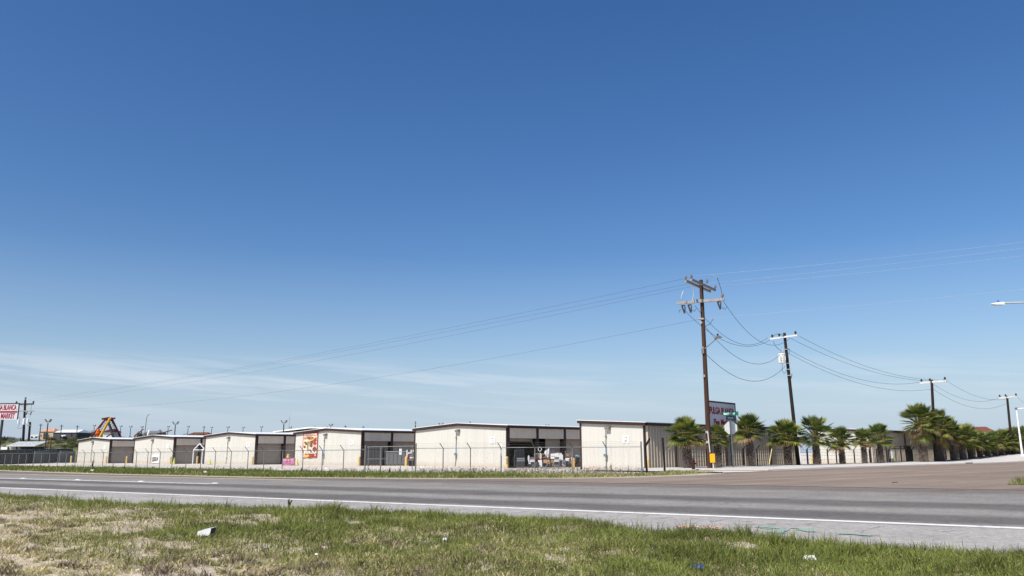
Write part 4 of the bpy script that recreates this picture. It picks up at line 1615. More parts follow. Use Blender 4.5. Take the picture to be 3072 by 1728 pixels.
item('storage_tote', 'dark lidded tote at the foot of the oval mirror', 'tote', 1588, 0, tote, .1, row=1)
item('storage_tote', 'dark lidded tote just before the cardboard carton', 'tote', 1645, 0, tote, -.2, row=1)
item('storage_tote', 'dark lidded tote between the scooter and the bollard by F1', 'tote', 1714, 0, tote, .3, row=1)
item('old_monitor', 'small white-framed monitor on the ground beside the drawer unit', 'monitor', 1635, 0, monitor, .2, row=1)
item('old_monitor', 'grey monitor standing on the red-topped table beside the oven', 'monitor', 1630, 0, monitor, -.1, row=3, up=.96)
item('white_crate', 'white crate stacked behind the grey speaker case', 'crate', 1690, 0, small_boxes, .2, row=1, up=0.0)
item('small_fridge', 'second white cabinet deep behind the copier', 'fridge', 1674, 0, fridge, -.1, row=3)
def suitcase(th, k):
    P1(MB().box(-5 * k, 5 * k, 0, 4 * k, .6 * k, 15 * k), 'shell', 'dgrey', th, bevel=.04)
    m = MB().path([(-2 * k, 2 * k, 15 * k), (-2 * k, 2 * k, 18 * k), (2 * k, 2 * k, 18 * k), (2 * k, 2 * k, 15 * k)], .4 * k, 5)
    P1(m, 'handle', 'grey', th)


def tyre_stack(th, k):
    for i in range(4):
        m = MB()
        m.path([(5.4 * k * math.cos(t), 5.4 * k * math.sin(t), (2 + i * 4.1) * k) for t in lin(0, 2 * math.pi, 17)], 2 * k, 7)
        P1(m, 'tyre', 'black', th)


def crates(th, k):
    for i, mm in enumerate(('grey', 'dgrey', 'offwhite', 'grey')):
        x = (-.6 + .5 * i) * k
        m = MB().box(x - 6 * k, x + 6 * k, 0, 8 * k, i * 7.3 * k, (i * 7.3 + 7) * k)
        m.box(x - 6.3 * k, x + 6.3 * k, -.4 * k, -.02 * k, (i * 7.3 + 5.4) * k, (i * 7.3 + 6.8) * k)
        P1(m, 'crate', mm, th)


def shelf(th, k):
    for x in (-11, 11):
        P1(MB().box((x - .6) * k, (x + .6) * k, 0, 7 * k, 0, 46 * k), 'upright', 'grey', th)
    for z in (3, 16, 29, 42):
        P1(MB().box(-10.4 * k, 10.4 * k, 0, 7 * k, z * k, (z + 1) * k), 'shelf_board', 'galv', th)
    for i, (x, z, w, h, mm) in enumerate(((-7, 4, 3, 9, 'offwhite'), (0, 4, 4, 7, 'dgrey'), (7, 4, 3, 10, 'card'), (-6, 17, 4, 9, 'grey'), (3, 17, 3, 8, 'red'), (8, 17, 2, 10, 'offwhite'), (-5, 30, 4, 8, 'card'), (5, 30, 4, 10, 'grey'))):
        P1(MB().box((x - w) * k, (x + w) * k, 1 * k, 6 * k, (z + .05) * k, (z + h) * k), 'stored_box', mm, th)


item('crate_stack', 'stack of four plastic crates left of the red-topped table', 'crates', 1597, 0, crates, .1, row=3)
item('crate_stack', 'stack of four plastic crates between the copier and the fridge', 'crates', 1671, 0, crates, .3, row=1)
item('steel_shelf', 'steel shelf full of boxes behind the folded chairs', 'shelf', 1650, 0, shelf, RU + .8, row=3)
item('steel_shelf', 'steel shelf full of boxes behind the scooter', 'shelf', 1708, 0, shelf, RU + .8, row=3)
item('suitcase', 'dark upright suitcase beside the grey speaker case', 'suitcase', 1699, 0, suitcase, .2, row=1)
item('suitcase', 'dark upright suitcase between the table and the drawer unit', 'suitcase', 1612, 0, suitcase, -.2, row=1)
item('tyre_stack', 'stack of four black tyres next to the garden tractor', 'tyres', 1723, 0, tyre_stack, 0, row=3)
item('cardboard_carton', 'second cardboard carton beside the small monitor', 'carton', 1640, 0, carton, -.2, row=2)
# hydrant and utility marker near the corner palms
g = G(2083, 1408.5, .1)
th = thing('fire_hydrant', 'dark red fire hydrant behind the first palm at the corner', 'hydrant', (g.x, g.y + .3, KH), 0.2)
k = g.y / 2451
m = MB()
m.lathe([(6 * k, 0), (6 * k, 1.5 * k), (4.5 * k, 1.7 * k), (4.5 * k, 22 * k), (5.4 * k, 22.2 * k), (5.4 * k, 24 * k), (4.8 * k, 28 * k), (2.4 * k, 31.5 * k), (1.2 * k, 32 * k), (1.2 * k, 34 * k)], 12)
P1(m, 'barrel', 'dred', th)
m = MB()
m.tube((4 * k, 0, 17 * k), (9 * k, 0, 17 * k), 3 * k, 3 * k, 10)
m.tube((-4 * k, 0, 17 * k), (-8 * k, 0, 17 * k), 2.2 * k, 2.2 * k, 10)
P1(m, 'outlet_cap', 'dred', th)
g = G(2141, 1405, .1)
th = thing('utility_marker', 'bright yellow cable marker on a white stake behind the tall pole', 'marker', (g.x, g.y, KH), 0)
z1, z0 = zat(g.x, g.y, 1361), zat(g.x, g.y, 1388)
m = MB()
m.tube((0, 0, 0), (-.05, 0, z0), .05, .05, 8)
m.tube((-.25, 0, z1), (-.36, 0, zat(g.x, g.y, 1298)), .04, .04, 8)
m.build('stake', M['offwhite'], th)
m = MB()
m.box(-.28, .15, -.12, .12, z0 - KH, z1 - KH)
m.build('marker_sleeve', M['byellow'], th, bevel=.03)

# things behind the pedestrian gate
g = on(2699, -49.5)
th = thing('white_cabinet', 'white metal cabinet with dark slots behind the black gate', 'cabinet', tuple(g), RU + .9)
k = g.y / 2451
m = MB()
m.box(-7 * k, 5 * k, 0, 8 * k, 6 * k, 36 * k)
m.box(-3 * k, 3 * k, 1 * k, 7 * k, 0, 6 * k)
P1(m, 'case', 'offwhite', th)
m = MB()
for z in (17, 26):
    m.box(-5 * k, 3 * k, -.5 * k, -.05 * k, z * k, (z + 1.4) * k)
P1(m, 'slot', 'dgrey', th)
g = on(2690, -48.6)
th = thing('lime_tube', 'short lime green tube leaning inside the black gate', 'tube', tuple(g), 0)
P1(MB().tube((0, 0, 0), (-.3, .1, .62), .13, .13, 8), 'tube_body', 'lime', th)
g = on(2662, -49.2)
th = thing('goods_rack', 'grey wire rack with pink cloth left of the black gate', 'rack', tuple(g), RU + .9)
m = MB()
for x in (-.7, 0, .7, 1.1):
    m.tube((x, 0, 0), (x, 0, 1.7), .03, .03, 6)
m.tube((-.7, 0, 1.7), (1.1, 0, 1.7), .03, .03, 6)
P1(m, 'rack_frame', 'galv_l', th)
P1(MB().box(-1.4, .2, -.06, .06, .55, .95), 'cloth', 'pinkl', th)
P1(MB().box(.2, .9, -.06, .06, .6, 1.6), 'grey_cloth', 'offwhite', th)
# ------------------------------------------------------------------ utility poles
INS = [(0.05, 0), (0.05, 0.10), (0.13, 0.11), (0.14, 0.17), (0.08, 0.2), (0.12, 0.21), (0.12, 0.27), (0.06, 0.3), (0.09, 0.31), (0.085, 0.36), (0.04, 0.38)]


def insulator(th, p, s=1.0, m='porc'):
    mb = MB()
    mb.lathe([(r * s, z * s) for r, z in INS], 10)
    o = mb.build('insulator', M[m], th)
    o.location = p
    return o


def pole_base(px, py, off=None, z=KH):
    g = on(px, off) if off is not None else G(px, py)
    return Vector((g.x, g.y, Hf(g.x, g.y) + z))


b1 = pole_base(2130, 1408)
Y1 = b1.y
L1 = lambda px, py, dy=0.0: at(px, py, Y1 + dy) - b1
p1 = thing('utility_pole', 'tallest wooden utility pole at the street corner, with three crossarms and a street lamp', 'utility pole', tuple(b1), 0, 'utility poles')
t1 = L1(2103, 840)
mb = MB()
n = 10
mb.path([(t1.x * i / n, 0, -0.3 + (t1.z + 0.3) * i / n) for i in range(n + 1)], [0.235 - 0.065 * i / n for i in range(n + 1)], 14)
mb.build('pole_shaft', M['pole'], p1, smooth=False)
HN3 = HN * 2.35
for (pl, pr, so) in (((2057.3, 844.9), (2130.5, 872.5), -0.26), ((2073.9, 839.4), (2145.7, 869.7), 0.26)):
    a, b = L1(*pl, -1.95), L1(*pr, 1.95)
    zc = (a.z + b.z) / 2
    mb = MB()
    mb.beam((a.x, a.y, zc + .12), (b.x, b.y, zc - .12), 0.17, 0.2)
    mb.build('crossarm', M['arm'], p1)
    for e in (a, b):
        insulator(p1, (e.x, e.y, zc + (.2 if e is a else 0.0)), 1.1)
c_ = L1(2121, 850, 1.2)
insulator(p1, (c_.x, c_.y, c_.z), 1.1)
a, b = L1(2029.7, 911.1, 1.0), L1(2170.5, 899.3, -1.0)
fy = -0.25
mb = MB()
mb.beam((a.x, a.y + fy, a.z), (b.x, b.y + fy, b.z), 0.2, 0.24)
mb.build('crossarm', M['arm'], p1)
mb = MB()
mb.beam((a.x * .25 + b.x * .25 - .9 + .4, 0 + fy - .12, a.z + .02), (.9, fy - .12, a.z + .03), 0.05, 0.3)
mb.build('arm_bracket', M['galv_l'], p1)
insulator(p1, (b.x - .15, b.y + fy, b.z + .12), 1.2, 'porc')
for px, py in ((2050, 917), (2069, 915), (2157, 905)):
    q = L1(px, py, -0.2)
    mb = MB()
    mb.beam((q.x - .14, q.y, q.z), (q.x + .08, q.y, q.z - .75), 0.13, 0.13)
    mb.beam((q.x + .16, q.y, q.z - .1), (q.x + .10, q.y, q.z - .72), 0.10, 0.10)
    mb.beam((q.x - .18, q.y, q.z), (q.x + .18, q.y, q.z), 0.14, 0.12)
    mb.build('fuse_cutout', M['porc_d'], p1)
q = L1(2101, 958)
mb = MB()
mb.tube((q.x - .25, -.2, q.z), (q.x + .25, -.2, q.z), .1, .1, 8)
mb.build('neutral_bracket', M['galv_l'], p1)
# jumper loops
for pts, mm in (([(2072, 857), (2080, 868), (2081, 882), (2077, 903)], 'wire_l'), ([(2134, 823), (2144, 826), (2151, 833)], 'wire_l'), ([(2050, 873), (2046, 884), (2043, 895)], 'wire_l'), ([(2151, 833), (2157, 848), (2163, 868), (2167, 890)], 'wire'),
                ([(2040, 938), (2037, 932), (2044, 929)], 'wire'), ([(2073, 930), (2083, 934), (2089, 926)], 'wire'), ([(2165, 923), (2177, 928), (2181, 918)], 'wire'), ([(2115, 979), (2130, 972), (2140, 956)], 'wire')):
    mb = MB()
    mb.path([L1(x, y, -0.3) for x, y in pts], 0.035 if mm == 'wire_l' else 0.026, 5)
    mb.build('jumper_wire', M[mm], p1)
# street lamp on the pole
mb = MB()
a, e = L1(2112, 1048, -0.1), L1(2147, 1018, -0.9)
mb.tube(a, e, .055, .045, 8)
mb.box(-.1 + a.x - .12, a.x - .05, -.3, 0.05, a.z - .4, a.z + .1)
mb.build('lamp_arm', M['galv'], p1)
h0, h1 = L1(2144, 1018, -.85), L1(2168, 1012, -1.4)
mb = MB()
d = (h1 - h0)
s_ = Vector((-d.y, d.x, 0)).normalized() * .16
mb.hexa([h0 - s_ * .6, h1 - s_ * .4, h1 + s_ * .4, h0 + s_ * .6], [h0 - s_ * .4 + Vector((0, 0, .2)), h0 + d * .55 - s_ + Vector((0, 0, .26)), h0 + d * .55 + s_ + Vector((0, 0, .26)), h0 + s_ * .4 + Vector((0, 0, .2))])
lh = mb.build('lamp_head', M['grey'], p1)
mb = MB()
mb.lathe([(.09, 0), (.09, .2)], 8)
pc = mb.build('photocell', M['black'], lh)
pc.location = h0 + d * .4 + Vector((0, 0, .24))
q = L1(2104, 972, 0)
mb = MB()
for z in (q.z, q.z - 2.4, q.z - 5.0, 3.1, 2.2):
    mb.box(-.28, -.16 + .1, -.26, -.18, z, z + .22)
mb.build('pole_band', M['galv_l'], p1)

b2 = pole_base(2395, 1396, -45.2)
Y2 = b2.y
L2 = lambda px, py, dy=0.0: at(px, py, Y2 + dy) - b2
p2 = thing('utility_pole', 'wooden utility pole among the palms carrying a single transformer', 'utility pole', tuple(b2), 0, 'utility poles')
t2 = L2(2353, 999)
mb = MB()
mb.path([(t2.x * i / n, 0, -0.3 + (t2.z + 0.3) * i / n) for i in range(n + 1)], [0.22 - 0.06 * i / n for i in range(n + 1)], 12)
mb.build('pole_shaft', M['pole_d'], p2)


def crossarm(th, Lf, l, r, m, dy, ins, s=1.0, w=0.18, fy=-0.22, im='porc_d'):
    a, b = Lf(*l, dy), Lf(*r, -dy)
    zc = (a.z + b.z) / 2
    mb = MB()
    mb.beam((a.x, a.y + fy, zc), (b.x, b.y + fy, zc), w, w * 1.15)
    mb.build('crossarm', M[m], th)
    for f in ins:
        q = a + (b - a) * f
        insulator(th, (q.x, q.y + fy, zc + .08), s, im)
    return a, b


crossarm(p2, L2, (2309, 1018), (2391, 1006), 'arm_w', 1.5, (0.08, 0.34, 0.93), 1.1, 0.16)
q = L2(2346, 1076, -.3)
mb = MB()
mb.lathe([(.40, -.52), (.42, -.5), (.42, .42), (.44, .44), (.44, .5), (.3, .6)], 14)
tr = mb.build('transformer', M['offwhite'], p2)
tr.location = (q.x, q.y, q.z)
for dx in (-.15, .15):
    mb = MB()
    mb.lathe([(.05, .58), (.09, .66), (.05, .72), (.09, .8), (.03, .95)], 8, (dx, 0))
    mb.build('bushing', M['porc'], tr)
mb = MB()
for dx in (-.28, 0, .24):
    mb.box(dx - .03, dx + .03, -.47, -.41, -.25, .25)
mb.build('cooling_fin', M['offwhite'], tr)
for pts in ([(2320, 1023), (2324, 1035), (2332, 1044), (2345, 1054)], [(2318, 1008), (2330, 1002), (2345, 1003), (2352, 1012)], [(2362, 1046), (2369, 1048), (2369, 1056), (2365, 1062)], [(2347, 1092), (2346, 1110), (2352, 1122), (2362, 1108)]):
    mb = MB()
    mb.path([L2(x, y, -.3) for x, y in pts], 0.026, 5)
    mb.build('jumper_wire', M['wire'], p2)
mb = MB()
for y in (1050, 1092, 1110, 1128):
    z = L2(2360, y).z
    mb.box(t2.x * z / t2.z - .24, t2.x * z / t2.z + .24, -.26, -.17, z, z + .1)
mb.build('pole_band', M['galv_l'], p2)
mb = MB()
a = L2(2376, 1122, -.1)
mb.tube(a, L2(2371, 1142, -.1), .05, .05, 6)
mb.build('standoff', M['dgrey'], p2)

b3 = pole_base(2806, 1387, -44.5)
b4 = pole_base(3040, 1362, -44.5)
POLES = [(b1, L1), (b2, L2)]
for b, base, tp, al, ar, lab in ((b3, 2806, (2795, 1139), (2759, 1149.5), (2837, 1142.5), 'distant wooden utility pole rising out of the tallest palms, white crossarm'),
                                 (b4, 3040, (3021, 1188), (2995, 1194.5), (3049, 1190), 'farthest small utility pole with a white crossarm near the white street lamp')):
    Lx = (lambda bb: (lambda px, py, dy=0.0: at(px, py, bb.y + dy) - bb))(b)
    POLES.append((b, Lx))
    th = thing('utility_pole', lab, 'utility pole', tuple(b), 0, 'utility poles')
    t = Lx(*tp)
    mb = MB()
    mb.path([(t.x * i / n, 0, -0.3 + (t.z + 0.3) * i / n) for i in range(n + 1)], [0.23 - 0.05 * i / n for i in range(n + 1)], 10)
    mb.build('pole_shaft', M['pole_d'], th)
    crossarm(th, Lx, al, ar, 'arm_w', 1.8, (0.05, 0.38, 0.95), 1.3, 0.24)
b5 = Vector((140, 205, 3))

# poles at the far end of the highway span
YL = 183.0
bl_ = at(66, 1388, YL)
bl_.z = 0
LL = lambda px, py, dy=0.0: at(px, py, YL + dy) - bl_
pl = thing('utility_pole', 'dark wooden utility pole with three white transformers beside the cut-off market sign', 'utility pole', tuple(bl_), 0, 'utility poles')
t = LL(76, 1200)
mb = MB()
mb.path([(t.x * i / n, 0, -0.3 + (t.z + 0.3) * i / n) for i in range(n + 1)], [0.30 - 0.08 * i / n for i in range(n + 1)], 10)
mb.build('pole_shaft', M['pole_d'], pl)
crossarm(pl, LL, (48, 1213), (102.5, 1212), 'pole_d', 0.3, (0.05, 0.98), 1.6, 0.26)
crossarm(pl, LL, (47.5, 1234.5), (103, 1232.5), 'arm', 0.3, (), 1.6, 0.2)
insulator(pl, (t.x, 0, t.z), 1.8)
for px in (50.5, 82.5, 95):
    q = LL(px, 1238)
    mb = MB()
    mb.beam((q.x + .1, -.3, q.z + .2), (q.x - .05, -.3, q.z - .5), .15, .15)
    mb.build('fuse_cutout', M['porc_d'], pl)
for l, r in (((66, 1215), (73, 1220)), ((84, 1215), (78, 1220))):
    mb = MB()
    a, e = LL(*l), LL(*r)
    mb.tube((a.x, -.2, a.z), (e.x, -.2, e.z), .05, .05, 5)
    mb.build('arm_brace', M['galv'], pl)
for px, py, h in ((60, 1265, 12), (76, 1265.5, 17), (87.5, 1264, 13)):
    q = LL(px, py)
    k = YL / 2451
    mb = MB()
    mb.lathe([(3.0 * k, -h / 2 * k), (3.1 * k, h / 2 * k), (3.3 * k, h / 2 * k + .02), (1.8 * k, (h / 2 + 1.4) * k), (.7 * k, (h / 2 + 1.5) * k), (.7 * k, (h / 2 + 4) * k)], 12)
    o = mb.build('transformer', M['white'], pl)
    o.location = (q.x, -.55, q.z)
for pts in ([(60, 1271), (54, 1280), (52, 1284), (60, 1286), (70, 1281)], [(49, 1243), (54, 1251), (61, 1257)], [(86, 1240), (93, 1246), (88, 1252)], [(94, 1210), (94, 1218), (93, 1232)]):
    mb = MB()
    mb.path([LL(x, y, -.4) for x, y in pts], 0.03, 4)
    mb.build('jumper_wire', M['wire'], pl)
bs = at(81, 1385, YL + 4)
bs.z = Hf(bs.x, bs.y)
th = thing('utility_pole', 'shorter dark stub pole leaning beside the three-transformer pole', 'utility pole', tuple(bs), 0, 'utility poles')
t = at(90.5, 1266, YL + 4) - bs
mb = MB()
mb.path([(t.x * i / n, 0, t.z * i / n) for i in range(n + 1)], [0.27 - 0.05 * i / n for i in range(n + 1)], 10)
mb.build('pole_shaft', M['pole_d'], th)
mb = MB()
mb.box(t.x - .3, t.x + .5, -.4, -.2, t.z * .9, t.z * .93)
mb.build('bracket', M['galv'], th)


# ------------------------------------------------------------------ wires
def span(A, B, label, ctrl=None, sag=None, r=0.016, group='overhead wires', m='wire', name='power_line', n=40):
    A, B = Vector(A), Vector(B)

    def pt(t, s):
        p = A + (B - A) * t
        p.z -= 4 * s * t * (1 - t)
        return p
    if ctrl:
        lo, hi = -1.0, 12.0
        for _ in range(40):
            s = (lo + hi) / 2
            best = min((proj(pt(i / 200, s)) for i in range(201)), key=lambda q: abs(q[0] - ctrl[0]))
            if best[1] < ctrl[1]:
                lo = s
            else:
                hi = s
        sag = (lo + hi) / 2
    mb = MB()
    mb.path([pt(i / n, sag) - A for i in range(n + 1)], r, 5)
    o = mb.build(name, M[m])
    o.location = A
    return tag(o, label, 'wire', group)


W1 = lambda px, py, dy=0.0: at(px, py, Y1 + dy)
W2 = lambda px, py, dy=0.0: at(px, py, Y2 + dy)
w3 = lambda px, py, dy=0.0: at(px, py, b3.y + dy)
w4 = lambda px, py, dy=0.0: at(px, py, b4.y + dy)
WL = lambda px, py: at(px, py, YL)
span(W1(2058, 835, -2), WL(76, 1199), 'highest wire from the tall corner pole to the three-transformer pole', (955, 1061), r=.0085)
span(W1(2074, 850, -1), WL(49, 1208), 'middle wire from the tall corner pole toward the cut-off market sign', (1193, 1022), r=.0085)
span(W1(2121, 850, 1.2), WL(101, 1207.5), 'lower of the three top wires from the tall corner pole across the market roofs', (1193, 1037.5), r=.0085)
span(W1(2101, 957), WL(77, 1225), 'lowest single wire from the tall corner pole across the market roofs', (1193, 1122), r=.0085)
RD = U * 95
for (px, py, dy, ye, lab) in ((2074, 828, -1.9, 727, 'topmost wire leaving the tall corner pole toward the street lamp arm'), (2121, 850, 1.2, 744, 'second wire leaving the tall corner pole over the side street'),
                              (2146, 858, 1.9, 767, 'third wire leaving the tall corner pole over the side street'), (2101, 957, 0, 867.5, 'low wire passing just above the white street lamp arm')):
    A = W1(px, py, dy)
    span(A, A + RD, lab, (3071, ye), r=.008, m='wire_l')
span(W1(2053, 930), W2(2310, 1020, .8), 'wire sagging from the tall pole to the outer end of the transformer pole arm', (2240, 1039), r=.02)
span(W1(2085, 917), W2(2303, 1013, 1.2), 'wire sagging from the tall pole to the near tip of the transformer pole arm', (2223, 1032), r=.02)
span(W1(2170, 903, -1.2), W2(2368, 1016, -.3), 'wire swooping from the arm end of the tall pole to the transformer pole', (2272, 1019), r=.02)
span(W1(2115, 979), W2(2345, 1060), 'neutral wire hanging below the pole street lamp to the transformer', (2278, 1092), r=.02)
span(W1(2118, 1062), W2(2356, 1098), 'lowest slack cable between the tall pole and the transformer pole', (2270, 1143.5), r=.022)
span(W2(2397, 1008, -1.3), w3(2837, 1140, -1.6), 'topmost wire from the transformer pole to the distant pole in the palms', (2572, 1089), r=.018)
span(W2(2368, 1013), w3(2790, 1143), 'second wire from the transformer pole to the distant pole in the palms', (2572, 1101), r=.018)
span(W2(2364, 1048), w3(2760, 1146, 1.6), 'third wire from the transformer pole to the distant pole in the palms', (2572, 1136), r=.018)
span(W2(2366, 1060), w3(2797, 1167), 'lowest wire from the transformer pole to the distant pole in the palms', (2572, 1148), r=.018)
span(w3(2837, 1140, -1.6), w4(3049, 1188, -1.6), 'topmost wire between the two farthest utility poles', (2930, 1189), r=.018)
span(w3(2790, 1146), w4(2997, 1193, 1.6), 'middle wire between the two farthest utility poles', (2920, 1203), r=.018)
span(w3(2797, 1165), w4(3018, 1211), 'lowest wire between the two farthest utility poles', (2935, 1225), r=.018)
span(w4(3049, 1188, -1.6), at(3150, 1225, b5.y), 'wire running on past the farthest utility pole', sag=1.5, r=.018)
# guy wires with their guards
for pts, gm_, lab in ((((2330, 1260), (2306, 1387)), 'yellow', 'guy wire with a yellow guard leaning at the black fence'), (((2389, 1290), (2403, 1397)), 'white', 'guy wire with a white guard leaning on the transformer pole')):
    foot = on(pts[1][0], -46.6)
    topp = at(pts[0][0], pts[0][1], foot.y + .3)
    th = thing('guy_wire', lab, 'guy wire', (foot.x, foot.y, foot.z + KH), 0, 'guy wires')
    tt = topp - Vector((foot.x, foot.y, foot.z + KH))
    P1(MB().tube((0, 0, 0), tt, .012, .012, 5), 'wire', 'wire', th)
    f = .36 if gm_ == 'yellow' else .62
    P1(MB().tube(tt * .02, tt * f, .06, .05, 8), 'guard', 'cream' if gm_ == 'yellow' else gm_, th)

# ------------------------------------------------------------------ signs
def big_sign(name, label, pos, rz, w, h, z0, lines, posts, frame='dgrey', face='sign_w', bar=None):
    th = thing(name, label, 'sign', tuple(pos), rz)
    m = MB()
    m.box(-w / 2, w / 2, -.08, .08, z0, z0 + h)
    m.build('sign_face', M[face], th)
    m = MB()
    m.box(-w / 2 - .1, w / 2 + .1, -.12, .12, z0 + h, z0 + h + .16)
    m.box(-w / 2 - .1, -w / 2, -.12, .12, z0, z0 + h)
    m.box(w / 2, w / 2 + .1, -.12, .12, z0, z0 + h)
    m.build('sign_frame', M[frame], th)
    for x in posts:
        m = MB()
        m.box(x - .13, x + .13, -.1, .3, -.2, z0)
        m.build('post', M['dgrey'], th)
    for (s, size, x, z, sx, bold) in lines:
        text_mesh(s, size, M['red'], 'lettering', th, (x, -.095, z0 + z), (math.pi / 2, 0, 0), sx=sx, bold=bold)
    if bar:
        m = MB()
        m.box(-w / 2 + .1, w / 2 - .12, -.1, -.081, z0 + bar[0], z0 + bar[1])
        m.build('red_bar', M['red'], th)
    return th


ys = 150.0
cs = at(4.5, 1300, ys)
cs.z = 0
k = ys / 2451 * 1.0
zt, zb = zat(cs.x, ys, 1212), zat(cs.x, ys, 1259)
big_sign('market_sign', 'white roadside sign in red capitals with a red middle bar beside the three-transformer pole', cs, -0.03, 86 * k, zt - zb, zb, [('PULGA BLANCA', 20.5 * k, 0, (zt - zb) * .76, .50, .05 * k * 14), ('FLEA MARKET', 21.5 * k, 0, (zt - zb) * .22, .53, .05 * k * 14)],
         (-.2,), bar=((zt - zb) * .44, (zt - zb) * .55))
A_, B_ = at(2122, 1240, 82.0), at(2203.5, 1240, 86.8)
mid = (A_ + B_) / 2
mid.z = 0
w = (Vector((B_.x, B_.y, 0)) - Vector((A_.x, A_.y, 0))).length
zt = zat(mid.x, mid.y, 1210)
zb = zat(mid.x, mid.y, 1283)
h = zt - zb
big_sign('market_sign', 'white flea market sign in red letters behind the tall corner pole', mid, math.atan2(B_.y - A_.y, B_.x - A_.x), w, h, zb,
         [('PULGA BLANCA', h * .39, 0, h * .66, w * .93 / (h * .39 * 7.55), .012 * h), ('Flea Market', h * .34, 0, h * .2, w * .70 / (h * .34 * 5.2), .012 * h)], (-w * .3, w * .3))

g = G(2200, 1405.5)
th = thing('stop_sign', 'back of an octagonal stop sign on a galvanised post under two green street name signs', 'traffic sign', (g.x, g.y, KH), 0)
k = g.y / 2451
zc = zat(g.x, g.y, 1283.5) - KH
m = MB()
m.tube((0, 0, -.1), (0, 0, zat(g.x, g.y, 1259) - KH), .055, .055, 8)
m.build('post', M['galv_l'], th)
r8 = 18.8 * k
rzS = math.atan2(U.y, U.x) + .45
m = MB()
oct_ = [(r8 / math.cos(math.pi / 8) * math.cos(math.pi / 8 + i * math.pi / 4), zc + r8 / math.cos(math.pi / 8) * math.sin(math.pi / 8 + i * math.pi / 4)) for i in range(8)]
m.prism(oct_, .065, .075)
m.prism([(x * .985, zc + (z - zc) * .985) for x, z in oct_], .0755, .078, 1)
so = m.build('sign_plate', [M['alu'], M['red']], th)
so.rotation_euler = (0, 0, -.12)
m = MB()
m.box(-.1, -.04, .02, .062, zc - r8, zc + r8)
m.build('bracket', M['galv'], th)
m = MB()
m.box(-22 * k, 25 * k, -.03, .03, zc + 36.5 * k, zc + 48 * k)
bo = m.build('street_name_blade', M['sgreen'], th)
ang = math.atan2(-HW.y, -HW.x)
bo.rotation_euler = (0, 0, ang)
text_mesh('State HWY 359', 8.6 * k, M['mint'], 'lettering', bo, (-2.5 * k, -.036, zc + 42.2 * k), (math.pi / 2, 0, 0), sx=.62, bold=.012)
m = MB()
m.box(-22 * k, 24 * k, -.03, .03, zc + 24 * k, zc + 35.5 * k)
bo = m.build('street_name_blade', M['sgreen_d'], th)
bo.rotation_euler = (0, 0, ang + 1.35)
m = MB()
for i, x in enumerate((-15, -11.5, -8, -4.5, -1, 2.5, 7, 10, 13)):
    m.box(x * k, (x + 2.4) * k, -.036, -.031, zc + 27.5 * k, zc + (31 + (2 if i in (0, 6) else 0)) * k)
m.build('worn_lettering', M['steelbl'], bo)

g = on(2898, -46.2)
th = thing('white_post', 'short white post rising into the palms below an orange diamond sign', 'post', (g.x, g.y, g.z + KH), 0)
m = MB()
m.lathe([(.34, 0), (.34, .14), (.17, .18), (.14, 3.4)], 12)
m.build('post_shaft', M['white'], th)
m = MB()
m.lathe([(.16, 3.41), (.16, 3.46), (.05, 3.5)], 12)
m.build('cap', M['offwhite'], th)
g = on(2903, -44.9)
th = thing('warning_sign', 'small orange diamond warning sign half hidden in the palms', 'traffic sign', (g.x, g.y, g.z + KH), RU + .9)
z = zat(g.x, g.y, 1307) - g.z - KH
m = MB()
m.tube((0, .03, 0), (0, .03, z + .3), .035, .035, 6)
m.build('post', M['galv_l'], th)
m = MB()
m.prism([(0, z - .62), (.62, z), (0, z + .62), (-.62, z)], -.02, 0)
m.build('sign_plate', M['orange'], th)

g = on(3069, -41.0)
th = thing('street_lamp', 'plain white street lamp post at the end of the palm row', 'lamp post', (g.x, g.y, g.z + KH), 0)
zt = zat(g.x, g.y, 1227) - g.z
m = MB()
m.lathe([(.28, 0), (.28, .15), (.17, .2), (.10, zt)], 12)
m.build('post', M['white'], th)
m = MB()
m.tube((0, 0, zt - .1), (2.6, -2.6, zt + .15), .07, .05, 6)
m.build('lamp_arm', M['white'], th)
m = MB()
m.box(-.16, .16, -.16, .16, zt - .2, zt + .12)
m.build('lamp_bracket', M['galv'], th)

# street lamp whose pole stands beyond the picture
YS = 42.0
hd = at(2994, 911, YS)
dirA = (at(3071, 908.5, YS) - hd)
base = hd + dirA * 2.35
th = thing('street_lamp', 'white street lamp head on a long arm reaching over the side street corner', 'lamp post', (base.x, base.y, 0), 0)
rel = hd - Vector((base.x, base.y, 0))
m = MB()
m.lathe([(.2, 0), (.2, .2), (.13, .25), (.09, rel.z + .3)], 12)
m.build('post', M['white'], th)
m = MB()
m.path([(0, 0, rel.z - .2), (rel.x * .5, rel.y * .5, rel.z + .06), (rel.x * .85, rel.y, rel.z + .04), (rel.x + .1, rel.y, rel.z + .02)], .045, 8)
m.build('lamp_arm', M['alu'], th)
m = MB()
hx0, hx1 = rel.x - .40, rel.x + .30
m.hexa([(hx0, rel.y - .1, rel.z - .035), (hx0 + .28, rel.y - .16, rel.z - .07), (hx1, rel.y - .1, rel.z - .07), (hx1, rel.y + .1, rel.z - .07), (hx0 + .28, rel.y + .16, rel.z - .07), (hx0, rel.y + .1, rel.z - .035)],
       [(hx0, rel.y - .08, rel.z - .01), (hx0 + .3, rel.y - .13, rel.z + .05), (hx1, rel.y - .08, rel.z + .09), (hx1, rel.y + .08, rel.z + .09), (hx0 + .3, rel.y + .13, rel.z + .05), (hx0, rel.y + .08, rel.z - .01)])
lh = m.build('lamp_head', M['white'], th)
m = MB()
m.lathe([(.055, 0), (.055, .1)], 10)
pc = m.build('photocell', M['blue'], lh)
pc.location = (rel.x + .02, rel.y, rel.z + .07)

